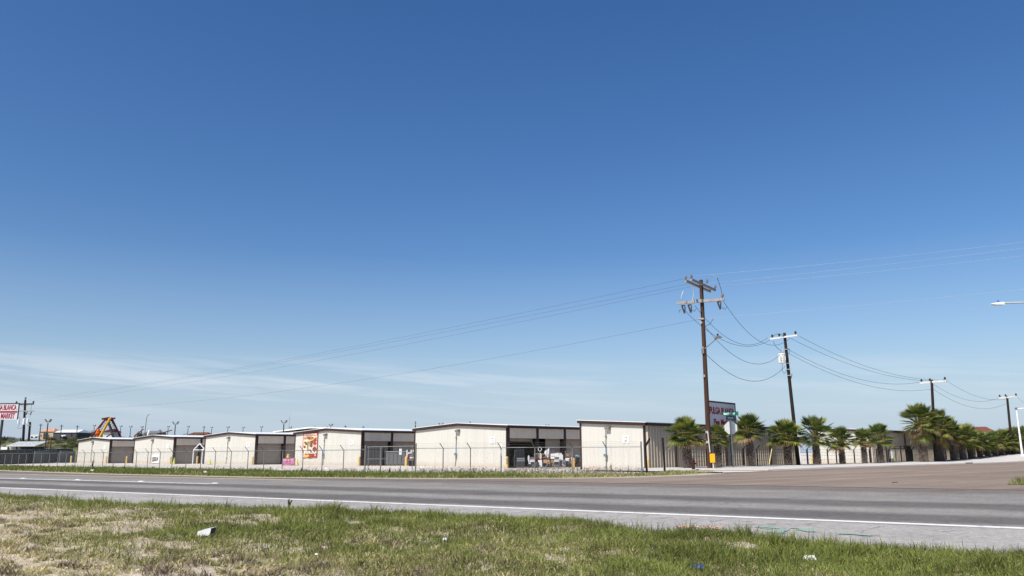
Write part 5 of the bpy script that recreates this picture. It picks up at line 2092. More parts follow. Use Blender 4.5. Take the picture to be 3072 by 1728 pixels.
# storm drain inlet in the kerb
a, o_ = to_av(G(2865, 1391.5))
q = Vector(av(a, wko(a) - .1, 0))
th = thing('storm_drain', 'dark storm drain opening in the kerb below the orange diamond sign', 'drain', tuple(q), math.atan2(V.y, V.x))
m = MB()
m.box(-1.3, 1.3, -.14, .1, KH + .01, KH + .07)
m.build('cover_slab', M['kerb'], th)
m = MB()
m.box(-1.1, 1.1, -.16, -.13, -.02, KH)
m.build('inlet', M['black'], th)
# ------------------------------------------------------------------ palms
def palm_crown(seed, nleaf, skirt, parent, up=1.0, pet=1.0):
    rn = random.Random(seed)
    Vv, Q, T, qm, tm = [], [], [], [], []

    def add(v):
        Vv.append(tuple(v))
        return len(Vv) - 1
    ga = 2.39996
    for i in range(nleaf):
        f = i / (nleaf - 1)
        az = i * ga + rn.uniform(-.25, .25)
        el = R(88) - f * R(104 + 20 * skirt) + rn.uniform(-.14, .14)
        if f > .93 and skirt > .5:
            el = R(-58) + rn.uniform(-.2, .2)
        d = Vector((math.cos(az) * math.cos(el), math.sin(az) * math.cos(el), math.sin(el)))
        side = Vector((-math.sin(az), math.cos(az), 0))
        pl_ = rn.uniform(.72, 1.2) * (0.8 + .25 * (1 - abs(f - .4))) * (up if el > .5 else 1) * pet
        sagp = .10 + .18 * f
        c0 = Vector((math.cos(az) * .14, math.sin(az) * .14, .28 - .45 * f))
        c1 = c0 + d * pl_ * .55 + Vector((0, 0, -.02))
        c2 = c0 + d * pl_ + Vector((0, 0, -sagp * pl_ * .5))
        dd = (c2 - c1).normalized()
        nn = side.cross(dd).normalized()
        if nn.z < 0 and el > -.6:
            nn = -nn
        # stalk
        r0, r1 = .035, .022
        ids = []
        for c, r in ((c0, r0 * 1.4), (c1, r0), (c2, r1)):
            ids.append([add(c + side * r), add(c + nn * r), add(c - side * r), add(c - nn * r)])
        for a, b in zip(ids[:-1], ids[1:]):
            for j in range(4):
                Q.append((a[j], a[(j + 1) % 4], b[(j + 1) % 4], b[j]))
                qm.append(4)
        # material of this leaf
        u = rn.random()
        if f < .55:
            mi = 0 if u < .55 else 1
        elif f < .82:
            mi = 0 if u < .30 else (1 if u < .95 else 2)
        else:
            mi = 1 if u < .55 else (2 if u < .62 else (3 if u < .80 + .1 * skirt else 0))
        nseg = 22
        span_ = R(rn.uniform(112, 128))
        Rr = rn.uniform(.88, 1.08)
        droop = rn.uniform(.06, .16) + .16 * f * (1 + skirt * .5)
        tilt = rn.uniform(-.35, .35)
        s2 = (side * math.cos(tilt) + nn * math.sin(tilt)).normalized()
        n2 = dd.cross(s2).normalized()
        if n2.dot(nn) < 0:
            n2 = -n2
        root = c2 - dd * .03
        for j in range(nseg):
            be = -span_ + 2 * span_ * j / (nseg - 1) + rn.uniform(-.03, .03)
            L_ = Rr * (.70 + .30 * math.cos(be * .8)) * rn.uniform(.9, 1.06)
            dr_ = dd * math.cos(be) + s2 * math.sin(be)
            cup = n2 * (.16 * (1 - math.cos(be)))
            dr_ = (dr_ + cup).normalized()
            pr = dr_.cross(n2).normalized()
            w_ = .050 * Rr
            mid_ = root + dr_ * L_ * .40 + Vector((0, 0, -droop * .17 * L_))
            tip = root + dr_ * L_ * .97 + Vector((0, 0, -droop * L_ * rn.uniform(.8, 1.5)))
            q75 = root + dr_ * L_ * .70 + Vector((0, 0, -droop * .45 * L_))
            fold = n2 * (.016 if j % 2 else -.016)
            a = add(root + pr * .008)
            b = add(root - pr * .008)
            m1, m2 = add(mid_ + pr * w_ + fold), add(mid_ - pr * w_ - fold)
            k1, k2 = add(q75 + pr * w_ * .42), add(q75 - pr * w_ * .42)
            tp = add(tip)
            Q.append((a, m1, m2, b))
            Q.append((m1, k1, k2, m2))
            T.append((k1, tp, k2))
            mj = mi if rn.random() < .93 else min(mi + 1, 3)
            qm += [mj, mj]
            tm.append(mj if rn.random() < .8 else 3)
    o = fast('crown', np.array(Vv), np.array(Q), np.array(T), [M['palm1'], M['palm2'], M['palm3'], M['palm4'], M['petiole']], np.array(qm), np.array(tm), parent)
    return o


def palm_trunk(seed, h, r, parent, boots=True):
    rn = random.Random(seed)
    mb = MB()
    nz = 14
    mb.lathe([(r * (1.12 - .30 * i / nz + (.10 if i == 0 else 0) + .05 * math.sin(i * 1.7)), -.1 + (h + .25) * i / nz) for i in range(nz + 1)], 14, jit=.06, rnd=rn, m=1)
    if boots:
        rows = int(h / .135)
        for i in range(rows):
            z = .06 + i * h / rows
            nb = 13
            rr = r * (1.10 - .28 * i / rows)
            for k in range(nb):
                t = 2 * math.pi * (k + .5 * (i % 2)) / nb + rn.uniform(-.12, .12)
                c, s = math.cos(t), math.sin(t)
                w = rr * .23 * rn.uniform(.7, 1.2)
                out = rn.uniform(.06, .15) * (1.0 + .5 * (i / rows))
                hh = rn.uniform(.12, .22)
                zz = z + rn.uniform(-.04, .04)
                p = lambda ro, tt, z_: (c * ro - s * tt, s * ro + c * tt, z_)
                mb.hexa([p(rr * .93, -w, zz), p(rr * .93, w, zz), p(rr * 1.03, w * .9, zz + .02), p(rr * 1.03, -w * .9, zz + .02)],
                        [p(rr + out * .55, -w * .55, zz + hh), p(rr + out * .55, w * .55, zz + hh), p(rr + out, w * .45, zz + hh * .92), p(rr + out, -w * .45, zz + hh * .92)], 0)
    return mb.build('trunk', [M['bark'], M['bark_d']], parent)


TEMPL = []
for i, (nl, sk, up, pt) in enumerate(((60, .30, 1.25, .95), (50, .2, 1.4, 1.05), (56, .4, 1.25, .95), (86, .55, 1.2, 1.3))):
    e = bpy.data.objects.new('palm_source', None)
    c = palm_crown(20 + i, nl, sk, None, up, pt)
    TEMPL.append(c.data)
    bpy.data.objects.remove(c)
    bpy.data.objects.remove(e)

PALMS = [  # column, trunk top row, crown top row, half width px, template, trunk radius, label
    (2062, 1330, 1239.5, 64, 0, .40, 'full palm at the street corner before the ribbed F1 wall, nearest the tall pole'),
    (2155, 1332, 1264, 46, 1, .34, 'shaded palm directly behind the back of the stop sign'),
    (2252, 1315, 1233, 54, 2, .36, 'palm with drying lower leaves just beyond the stop sign'),
    (2364.5, 1330, 1249, 62, 0, .40, 'wide palm with a bright yellow frond at the transformer pole'),
    (2451, 1332, 1236, 54, 1, .40, 'tall-crowned palm past the transformer pole with an open gap in its crown'),
    (2527, 1341, 1272, 42, 2, .33, 'small neat palm before the sunlit beige gable end'),
    (2594, 1333, 1278, 36, 0, .33, 'slender palm with a yellowing skirt, fourth past the transformer pole'),
    (2644, 1333, 1262, 44, 1, .34, 'dark green palm beside the black pedestrian gate'),
    (2772, 1305, 1202, 60, 3, .44, 'tallest palm with a huge crown below the distant utility pole'),
    (2824, 1318, 1219, 50, 3, .46, 'second of the tall palms, with a shaggy brown skirt'),
    (2862, 1326, 1249, 40, 0, .40, 'palm in the shade behind the two tall palms'),
    (2889, 1335, 1264, 42, 2, .38, 'palm behind the white lamp post'),
    (2915, 1343, 1262, 42, 0, .38, 'palm with a rounded crown just past the orange diamond sign'),
    (2942, 1345, 1284, 38, 1, .36, 'low palm before the distant roof, second past the orange sign'),
    (2965, 1345, 1289, 36, 2, .36, 'low palm, third past the orange diamond sign'),
    (2988, 1342, 1285, 34, 0, .36, 'low palm, fourth past the orange diamond sign'),
    (3007, 1340, 1284, 34, 1, .36, 'palm below the farthest utility pole'),
    (3027, 1338, 1280, 34, 2, .36, 'palm touching the farthest utility pole'),
    (3043, 1336, 1277, 34, 0, .36, 'palm just short of the plain white street lamp post'),
    (3061, 1333, 1274, 36, 1, .36, 'palm behind the plain white street lamp post'),
    (3086, 1330, 1271, 36, 2, .36, 'last palm, cut by the picture edge')]
rp = random.Random(4)
for i, (px, ty, cy, hw_, tpl, tr_, lab) in enumerate(PALMS):
    g = on(px, -45.4 if i > 1 else (-44.2 if i == 0 else -44.9))
    z0 = g.z + KH
    th_ = max(1.2, zat(g.x, g.y, ty) - z0)
    tot = zat(g.x, g.y, cy) - z0
    th = thing('palm_tree', lab, 'palm tree', (g.x, g.y, z0), rp.uniform(0, 6.28), 'palms along the sidewalk')
    k = g.y / 2451
    c = bpy.data.objects.new('crown', TEMPL[tpl])
    col.objects.link(c)
    c.parent = th
    me = TEMPL[tpl]
    zs = [v.co.z for v in me.vertices]
    xs_ = sorted(max(abs(v.co.x), abs(v.co.y)) for v in me.vertices)
    sx = 1.06 * hw_ * k / xs_[int(len(xs_) * .992)]
    cz = th_ + (tot - th_) * (.20 if tpl < 3 else .28)
    szz = (tot - cz) / max(zs)
    szz = min(max(szz, .70 * sx), 1.35 * sx)
    c.scale = (sx, sx, szz)
    c.location = (0, 0, tot - max(zs) * szz)
    palm_trunk(100 + i, tot - max(zs) * szz, tr_ * (.88 if i < 8 else 1.0), th, True)

# ------------------------------------------------------------------ hillside brush and trees behind
def leaf_cloud(seed, n, parent, shape, size, mats_i):
    rn = np.random.default_rng(seed)
    cl = rn.normal(size=(9, 3))
    cl = cl / np.linalg.norm(cl, axis=1)[:, None] * rn.uniform(.25, .75, (9, 1)) * np.array(shape)
    cl[:, 2] = np.abs(cl[:, 2]) * .9 + .25
    idx = rn.integers(0, 9, n)
    p = cl[idx] + rn.normal(size=(n, 3)) * .22 * np.array(shape)
    p[:, 2] = np.maximum(p[:, 2], .03)
    a = rn.normal(size=(n, 3))
    a /= np.linalg.norm(a, axis=1)[:, None]
    b = np.cross(a, rn.normal(size=(n, 3)))
    b /= np.linalg.norm(b, axis=1)[:, None]
    s = rn.uniform(.5, 1.2, (n, 1)) * size
    Vx = np.stack([p - a * s, p + b * s * .5, p + a * s, p - b * s * .5], 1).reshape(-1, 3)
    q = np.arange(n * 4).reshape(n, 4)
    mi = (idx + rn.integers(0, 2, n)) % len(mats_i)
    return fast('crown', Vx, q, np.zeros((0, 3), int), [M[m] for m in mats_i], mi, np.zeros(0, int), parent)


BUSH = []
for i, ms in enumerate((['leaf1', 'leaf2'], ['leaf3', 'leaf1'], ['leaf2', 'leaf1', 'leaf3'], ['leaf4', 'leaf4'], ['leaf3', 'leaf4'])):
    o = leaf_cloud(40 + i, 650 if i < 3 else 420, None, (1, 1, .62), .075, ms)
    BUSH.append(o.data)
    bpy.data.objects.remove(o)
mb = MB()
for k in range(5):
    t = k * 1.3
    mb.tube((.05 * math.cos(t), .05 * math.sin(t), -.15), (.5 * math.cos(t), .5 * math.sin(t), .45), .035, .012, 5)
o = mb.build('trunk', M['stem'])
TRUNK = o.data
bpy.data.objects.remove(o)


def hill_hit(px, py):
    r = ray(px, py)
    Y = 186.0
    while Y < 360:
        x, z = r.x * Y / r.y, HCAM + r.z * Y / r.y
        if z <= Hf(x, Y):
            return Vector((x, Y, Hf(x, Y)))
        Y += .5
    return Vector((r.x / r.y * 262, 262, Hf(r.x / r.y * 262, 262)))


BUSH_L = {0: 'green mesquite bush on the scrubby hillside', 1: 'yellow-green brush on the scrubby hillside', 2: 'dark mixed bush on the scrubby hillside', 3: 'bare grey bush on the scrubby hillside', 4: 'half-dry brush on the scrubby hillside'}


def bush(p, w, h, t, label, group, name='bush', cat='bush'):
    th = thing(name, label, cat, (p.x, p.y, p.z - .1), rp.uniform(0, 6.28), group)
    for nm, me in (('trunk', TRUNK), ('crown', BUSH[t])):
        c = bpy.data.objects.new(nm, me)
        col.objects.link(c)
        c.parent = th
        c.scale = (w / 2.2, w / 2.2, h / 1.05)
    return th


rb_ = random.Random(12)
spots = [(20, 1312, 34, 13, 0), (36, 1315, 22, 11, 2), (10, 1322, 30, 12, 1), (58, 1318, 24, 9, 3), (30, 1326, 18, 9, 3), (72, 1330, 20, 9, 1), (100, 1328, 22, 8, 1), (112, 1334, 18, 9, 1), (115, 1341, 26, 11, 1), (148, 1316, 26, 12, 0),
         (160, 1322, 26, 10, 0), (172, 1330, 22, 10, 2), (190, 1318, 26, 8, 1), (205, 1327, 20, 10, 2), (178, 1340, 28, 10, 4), (196, 1342, 26, 9, 0), (215, 1336, 24, 12, 2), (222, 1322, 22, 9, 1), (232, 1313, 26, 10, 1), (228, 1344, 22, 14, 0),
         (130, 1344, 22, 9, 4), (142, 1336, 16, 7, 4), (158, 1345, 24, 9, 4), (95, 1345, 20, 9, 0), (86, 1318, 18, 7, 4), (70, 1345, 18, 8, 2), (46, 1330, 20, 8, 4), (6, 1332, 20, 9, 2), (-8, 1316, 34, 13, 0), (-14, 1330, 30, 12, 1),
         (212, 1345, 18, 9, 1), (182, 1323, 16, 7, 3), (246, 1312, 22, 9, 0), (262, 1313, 22, 9, 1), (256, 1320, 30, 10, 2), (240, 1330, 24, 12, 1), (290, 1312, 22, 10, 0), (366, 1312, 26, 11, 2), (388, 1312, 26, 11, 0), (410, 1312, 26, 10, 2)]
for px, py, w, h, t in spots:
    p = hill_hit(px, py)
    k = p.y / 2451
    bush(p, w * k * 1.5, h * k * 1.7, t, BUSH_L[t], 'brush on the hillside')
for i in range(80):
    px, py = rb_.uniform(-30, 245), rb_.uniform(1316, 1349)
    p = hill_hit(px, py)
    t = rb_.choice([0, 1, 1, 2, 4, 4])
    k = p.y / 2451
    bush(p, rb_.uniform(9, 22) * k, rb_.uniform(4.5, 9) * k, t, BUSH_L[t], 'brush on the hillside')
for px, ty, w, lab in ((416, 1283, 32, 'lone bushy tree behind the gap between the A1 and B1 roofs'), (512, 1296, 34, 'low dark tree above the B1 roof'), (548, 1292, 30, 'rounded tree above the B1 roof ridge'),
                       (592, 1290, 46, 'broad green tree just short of the C1 roof'), (1010, 1292, 1, ''), (470, 1298, 30, 'low tree below the tall bent lamp')):
    if w < 2:
        continue
    Y = 268.0
    x = ray(px, 1340).x / ray(px, 1340).y * Y
    z = Hf(x, Y)
    k = Y / 2451
    p = Vector((x, Y, z))
    bush(p, w * k * 1.1, (zat(x, Y, ty) - z) * 1.05, 2 if px != 416 else 0, lab, None, 'tree', 'tree')

# ------------------------------------------------------------------ buildings on the hill
def place(px, Y):
    r = ray(px, 1340)
    x = r.x / r.y * Y
    return Vector((x, Y, Hf(x, Y)))


def simple_house(px0, px1, ytop, ybase, Y, label, wallm, roofm, roofh, name='house', windows=(), depth=8, ov=.25, hip=0.15):
    p = place((px0 + px1) / 2, Y)
    k = Y / 2451
    w = (px1 - px0) * k
    z0 = zat(p.x, Y, ybase)
    z1 = zat(p.x, Y, ytop)
    th = thing(name, label, 'building', (p.x, Y, z0), 0)
    h = (z1 - z0) * (1 - roofh)
    m = MB()
    m.box(-w / 2, w / 2, 0, depth, -2.0, h)
    m.build('wall', M[wallm], th)
    m = MB()
    a = w * hip
    m.add([(-w / 2 - ov, -ov, h), (w / 2 + ov, -ov, h), (w / 2 + ov, depth + ov, h), (-w / 2 - ov, depth + ov, h), (-w / 2 + a, depth / 2, z1 - z0), (w / 2 - a, depth / 2, z1 - z0)],
          [(0, 1, 5, 4), (1, 2, 5), (2, 3, 4, 5), (3, 0, 4), (3, 2, 1, 0)])
    m.build('roof', M[roofm], th)
    for (a, b, c, d, mm) in windows:
        m = MB()
        m.box(-w / 2 + w * a, -w / 2 + w * b, -.08, -.005, h * c, h * d)
        m.build('window', M[mm], th)
    return th


simple_house(115, 155.5, 1284, 1317, 262, 'tan stucco house with a terracotta roof and arched dark entry on the hill', 'tan', 'tile', .33, windows=[(.28, .62, 0, .82, 'dgrey'), (.66, .72, .2, .6, 'brick'), (.08, .14, .3, .6, 'brick')], depth=5, hip=.25)
simple_house(156, 228, 1288, 1314, 262, 'long dark grey block building with a pale sloping roof on the hill', 'cblock', 'roof', .36, windows=[(.75, .79, .3, .75, 'black'), (.44, .5, .6, .8, 'black')], depth=9, hip=.06)
simple_house(305, 334, 1286, 1303, 275, 'small building with a maroon roof behind the carnival ride', 'offwhite', 'maroon', .55, depth=6, hip=.25, windows=[(.05, .95, .05, .35, 'dgrey')])
simple_house(262, 290, 1291, 1306, 280, 'low grey shed left of the carnival ride', 'cblock', 'grey', .4, depth=6)
simple_house(427, 474, 1292, 1308, 285, 'low grey house with a white eave band behind the B1 roof', 'cblock', 'grey', .45, depth=6, windows=[(.05, .9, .72, .98, 'white')])
simple_house(560, 622, 1296, 1310, 300, 'low dark roof among the trees behind the B1 and C1 roofs', 'cblock', 'brick', .6, depth=6)
simple_house(2950, 2990, 1279, 1310, 330, 'house with a brown roof and white gable beyond the last palms', 'white', 'brick', .5, windows=[(.1, .8, .1, .5, 'dgrey')], depth=9, hip=.12)
# hoop shed frame
p = place(249, 275)
th = thing('hoop_shed', 'pale arched hoop shed frame on the hill skyline', 'shed', tuple(p), 0)
k = 275 / 2451
zz = zat(p.x, 275, 1289) - p.z
m = MB()
for d in (0, 2.5, 5):
    m.path([(8 * k * math.cos(t), d, zz * math.sin(t)) for t in lin(0, math.pi, 10)], .09, 5)
m.build('hoop_frame', M['galv_l'], th)
# vehicles on the hill
def far_car(px, yb, w, label, ht):
    p = place(px, 262)
    z = zat(p.x, 262, yb)
    k = 262 / 2451
    th = thing('parked_car', label, 'car', (p.x, 262, z), 0, 'cars parked on the hill')
    L_ = w * k
    m = MB()
    m.prism([(-L_ / 2, .3), (L_ / 2, .3), (L_ / 2, .75), (L_ * .38, .9), (L_ * .2, ht), (-L_ * .2, ht), (-L_ * .36, .95), (-L_ / 2, .85)], -.8, .8)
    m.build('body', M['white'], th, bevel=.06)
    m = MB()
    m.prism([(L_ * .32, .92), (L_ * .19, ht - .1), (-L_ * .19, ht - .1), (-L_ * .32, .95)], -.82, -.801)
    m.build('window', M['dgrey'], th)
    for x in (-.3, .3):
        m = MB()
        m.tube((L_ * x, -.85, .32), (L_ * x, -.6, .32), .32, .32, 10)
        m.build('wheel', M['black'], th)


far_car(103, 1314.5, 21, 'white car parked beside the tan hill house', 1.15)
far_car(188, 1313.5, 15, 'silver-white car before the long grey hill building', .95)

# ------------------------------------------------------------------ yard at the far left
p = place(52, 172)
th = thing('open_shed', 'open shed with a bright ribbed white roof behind the dark screen fence', 'shed', (p.x, 172, 0), 0)
k = 172 / 2451
z_l, z_h = zat(p.x, 172, 1339), zat(p.x, 178, 1326)
X0, X1 = (17 - 52) * k, (105 - 52) * k
X0b, X1b = (3 - 52) * k * 1.035, (92 - 52) * k * 1.035
m = MB()
m.hexa([(X0, 0, z_l), (X1, 0, z_l), (X1b, 6, z_h), (X0b, 6, z_h)], [(X0, 0, z_l + .07), (X1, 0, z_l + .07), (X1b, 6, z_h + .07), (X0b, 6, z_h + .07)])
for i in range(15):
    f = (i + .5) / 15
    m.beam((X0 + (X1 - X0) * f, 0, z_l + .1), (X0b + (X1b - X0b) * f, 6, z_h + .1), .12, .1)
m.build('roof', M['roof'], th)
for f in (.04, .33, .62, .96):
    m = MB()
    x = X0 + (X1 - X0) * f
    m.box(x - .12, x + .12, .4, .6, -.1, z_l)
    m.build('post', M['dgrey'], th)
m = MB()
m.box(X0b + .2, X1b - .2, 5.6, 5.8, 0, z_l)
m.build('rear_wall', M['cblock'], th)
for i, (px0, px1, y0, y1, lab) in enumerate(((2, 29, 1340.5, 1349, 'white tarpaulin canopy under the ribbed shed roof'), (31, 38, 1340.5, 1348, 'white box standing under the ribbed shed roof'))):
    a, b = at(px0, y1, 173.5), at(px1, y0, 173.5)
    m = MB()
    w = b.x - a.x
    if i == 0:
        m.hexa([(0, 0, 0), (w * .75, 0, 0), (w, 0, (b.z - a.z) * .7), (0, 0, b.z - a.z)], [(0, 1.5, 0), (w * .75, 1.5, 0), (w, 1.5, (b.z - a.z) * .7), (0, 1.5, b.z - a.z)])
        for x in (.1, w * .7):
            m.tube((x, .7, -a.z), (x, .7, 0), .05, .05, 5)
    else:
        m.box(0, w, 0, .8, -a.z, b.z - a.z)
    o = m.build('tarpaulin_canopy' if i == 0 else 'white_box', M['white'])
    o.location = a
    tag(o, lab, 'canopy' if i == 0 else 'box')


def screen_fence(pts, mat_, label, posts, topm='galv_l', name='screen_fence'):
    """pts: (column, base row, top row, distance)"""
    P_ = []
    for px, yb, yt, Y in pts:
        q = at(px, yb, Y)
        z = Hf(q.x, q.y)
        P_.append((Vector((q.x, q.y, z)), zat(q.x, q.y, yt)))
    o = P_[0][0]
    th = thing(name, label, 'fence', tuple(o), 0, 'screened yard fences')
    m = MB()
    for (a, za), (b, zb) in zip(P_[:-1], P_[1:]):
        d = Vector((-(b - a).y, (b - a).x, 0)).normalized() * .03
        a_, b_ = a - o, b - o
        m.hexa([a_ - d, b_ - d, b_ + d, a_ + d], [Vector((a_.x, a_.y, za - o.z)) - d, Vector((b_.x, b_.y, zb - o.z)) - d, Vector((b_.x, b_.y, zb - o.z)) + d, Vector((a_.x, a_.y, za - o.z)) + d])
    m.build('screen_cloth', M[mat_], th)
    m = MB()
    for (a, za), (b, zb) in zip(P_[:-1], P_[1:]):
        m.tube((a.x - o.x, a.y - o.y - .06, za - o.z), (b.x - o.x, b.y - o.y - .06, zb - o.z), .04, .04, 5)
    m.build('top_rail', M['galv_l'], th)
    for f in posts:
        n_ = len(P_) - 1
        i = min(int(f * n_), n_ - 1)
        t = f * n_ - i
        a = P_[i][0] * (1 - t) + P_[i + 1][0] * t - o
        z = P_[i][1] * (1 - t) + P_[i + 1][1] * t - o.z
        m = MB()
        m.tube((a.x, a.y - .09, -.1), (a.x, a.y - .09, z + .1), .05, .05, 6)
        m.build('post', M['galv_l'], th)


screen_fence([(-60, 1394, 1351, 140), (0, 1393, 1350, 144), (40, 1391, 1350, 150), (101, 1389, 1349, 164), (160, 1387, 1347, 180), (215, 1385, 1346.5, 196)], 'dgreen', 'tall fence hung with dark green windscreen cloth in the yard corner', (.1, .28, .37, .46, .55, .64, .9))
screen_fence([(101, 1389, 1354.5, 160), (125, 1388, 1353, 166), (165, 1386, 1349, 176)], 'screen', 'grey-green slatted fence panels beside the dark windscreen fence', (0, .3, .62, 1.0))
screen_fence([(178, 1384.5, 1353.5, 172), (223, 1384, 1353.5, 178)], 'grey', 'grey sheet metal panel beside the A1 building with one white post', (0.0,), name='sheet_metal_panel')

# leftover utility poles and posts on the hillside
for px, y0, y1, Y, r, lab in ((151, 1346, 1309, 200, .16, 'rust brown pole stub on the hillside left of A1'), (60, 1326, 1313, 230, .14, 'short dark pole stub among the hillside brush'), (142.5, 1345, 1317, 198, .12, 'pale grey post beside the rust brown pole stub'), (246, 1313, 1305, 240, .14, 'dark stub beside the carnival ride')):
    p = place(px, Y)
    zt = zat(p.x, Y, y1)
    m = MB()
    m.lathe([(r, -.3), (r * .9, zt - p.z - .05), (r * .7, zt - p.z)], 8)
    o = m.build('pole_stub', M['brick'] if 'rust' in lab else (M['galv_l'] if 'pale' in lab else M['pole_d']))
    o.location = p
    tag(o, lab, 'pole')

# ------------------------------------------------------------------ lot lamps and far poles
def lot_lamp(px, ytop, Y, label, heads=2, wpx=18, dx=0.0):
    p = place(px, Y)
    zt = zat(p.x, Y, ytop)
    k = Y / 2451
    th = thing('lot_lamp', label, 'lamp post', tuple(p), 0, 'parking lot lamps')
    h = zt - p.z
    m = MB()
    m.lathe([(.17, -.3), (.11, h - .8)], 8)
    m.build('post', M['dgrey'], th)
    hw_ = wpx * k / 2
    m = MB()
    if heads == 2:
        m.tube((-hw_ * .45, 0, h - hw_ * .85), (hw_ * .45, 0, h - hw_ * .85), .05, .05, 6)
    m.tube((0, 0, h - 1.0), (0, 0, h - hw_ * .8), .05, .05, 6)
    m.build('bracket', M['dgrey'], th)
    for s_ in ((-1, 1) if heads == 2 else (0,)):
        m = MB()
        if s_:
            m.beam((s_ * hw_ * .4, 0, h - hw_ * .85), (s_ * hw_, -.1, h), .45, hw_ * .35)
        else:
            m.box(-hw_ * .7, hw_ * .7, -.2, .2, h - .6, h)
        m.build('lamp_head', M['grey'], th)


for a in [(136, 1258, 172, 'twin-headed lot lamp before the tan hill house'), (521, 1265, 178, 'twin-headed lot lamp rising behind the B1 roof'), (848, 1261, 176, 'twin-headed lot lamp beside the lattice mast behind C1'),
          (990, 1272, 182, 'twin-headed lot lamp above the D1 ridge', 2, 11), (1245, 1264, 170, 'single round lot lamp just before the E1 roof corner', 1, 5), (1322, 1269, 168, 'twin lamp heads showing over the E1 roof slope', 2, 13), (1643, 1274, 172, 'twin lamp heads showing over the E1 eave before F1', 2, 10),
          (500, 1278, 300, 'small far twin lamp over the B1 ridge', 2, 8), (560, 1278, 300, 'small far twin lamp above the rounded tree', 2, 8), (631, 1281, 310, 'small far twin lamp at the left end of the C1 roof', 2, 7), (680, 1279.5, 300, 'small far twin lamp just before the C1 ridge', 2, 9),
          (726, 1281, 310, 'small far twin lamp just past the C1 ridge', 2, 8), (781, 1279, 300, 'small far twin lamp over the middle of the C1 eave', 2, 8), (868, 1280, 300, 'small far twin lamp right beside the lattice mast', 2, 9),
          (277, 1275, 300, 'far twin lamp left of the carnival ride', 2, 8), (357, 1277, 300, 'far twin lamp right of the carnival ride', 2, 8), (387, 1278, 300, 'far twin lamp between the carnival ride and the bent lamp', 2, 9), (421, 1279, 300, 'far twin lamp above the lone tree', 2, 8)]:
    lot_lamp(*a)
for px, yt, Y, lab in ((115, 1271, 240, 'thin dark pole with a small box beside the tan house'), (178, 1274, 250, 'thin dark pole with a bracket behind the long grey hill building'), (226, 1276, 250, 'bare thin pole at the end of the long grey building'),
                       (476, 1288, 290, 'short far pole between the B1 roof lamps'), (608, 1278, 300, 'far pole with a small crossarm before the C1 roof'), (943, 1279, 300, 'far pole over the food banner'), (980, 1280, 300, 'far pole close to the D1 ridge lamp'), (1034, 1276, 300, 'far pole with a thin crossarm past the D1 ridge'), (1088, 1278, 300, 'far pole with a short crossarm near the D1 roof corner')):
    p = place(px, Y)
    zt = zat(p.x, Y, yt)
    th = thing('far_pole', lab, 'pole', tuple(p), 0, 'far poles on the skyline')
    m = MB()
    m.lathe([(.16, -.3), (.11, zt - p.z)], 7)
    m.build('pole_shaft', M['dgrey'], th)
    m = MB()
    m.box(-.55, .55, -.06, .06, zt - p.z - .5, zt - p.z - .35)
    m.build('crossarm', M['dgrey'], th)
p = place(428, 205)
zt = zat(p.x, 205, 1246) - p.z
th = thing('bent_lamp', 'tall thin lamp post with a bent tip above the lone tree', 'lamp post', tuple(p), 0)
m = MB()
m.path([(0, 0, -.3), (.25, 0, zt * .6), (.35, 0, zt * .93), (.55, 0, zt), ], [.12, .1, .08, .07], 7)
m.build('post', M['galv'], th)
m = MB()
m.beam((.5, 0, zt), (1.15, 0, zt + .25), .12, .1)
m.build('lamp_head', M['galv'], th)
p = place(864, 340)
zt = zat(p.x, 340, 1229) - p.z
th = thing('lattice_mast', 'thin grey lattice mast behind the C1 and D1 roofs', 'mast', tuple(p), 0)
m = MB()
for i in range(3):
    t = i * 2.094
    m.tube((.22 * math.cos(t), .22 * math.sin(t), 0), (.16 * math.cos(t), .16 * math.sin(t), zt * .75), .022, .022, 4)
for j in range(26):
    z = zt * .75 * j / 26
    m.tube((.2, 0, z), (-.1, .17, z + zt * .75 / 26), .015, .015, 4)
m.build('lattice', M['galv_l'], th)
m = MB()
m.tube((0, 0, zt * .75), (.12, 0, zt), .025, .015, 4)
m.lathe([(.1, zt * .72), (.18, zt * .74), (.1, zt * .76)], 8)
m.build('antenna', M['galv_l'], th)
p = place(1413, 150)
zt, zb = zat(p.x, 150, 1261), zat(p.x, 150, 1276)
th = thing('roof_vent', 'small white vent tower with dark louvres showing over the E1 ridge', 'vent', (p.x, 150, 0), 0)
m = MB()
m.hexa([(-.35, 0, 0), (.35, 0, 0), (.35, .5, 0), (-.35, .5, 0)], [(-.2, .1, zt - .3), (.16, .1, zt - .3), (.16, .4, zt - .3), (-.2, .4, zt - .3)])
m.tube((-.05, .2, zt - .3), (-.1, .2, zt + .1), .03, .02, 5)
m.build('tower', M['white'], th)
m = MB()
for z in (.25, .5, .75):
    m.box(-.3, -.05, -.03, .1, zb + (zt - zb) * z - .06, zb + (zt - zb) * z + .06)
m.build('louvre', M['grey'], th)

# ------------------------------------------------------------------ carnival ride
YR = 214.0
base = place(318, YR)
ride = thing('carnival_ride', 'orange and yellow A-frame of a carnival pendulum ride behind the A1 building', 'carnival ride', (base.x, YR, base.z), 0)
RP = lambda px, py, d=0.0: at(px, py, YR + d) - Vector((base.x, YR, base.z))


def leg(top, bot, mats_, r, d):
    a, b = RP(*top, d), RP(*bot, d)
    dirv = (b - a)
    t = (a.z + .2) / -dirv.z
    end = a + dirv * t
    m = MB()
    n_ = len(mats_)
    for i in range(n_):
        p0, p1 = a + (end - a) * (i / n_), a + (end - a) * ((i + 1) / n_)
        m.tube(p0, p1, r, r, 8, i)
    m.build('leg', [M[x] for x in mats_], ride)


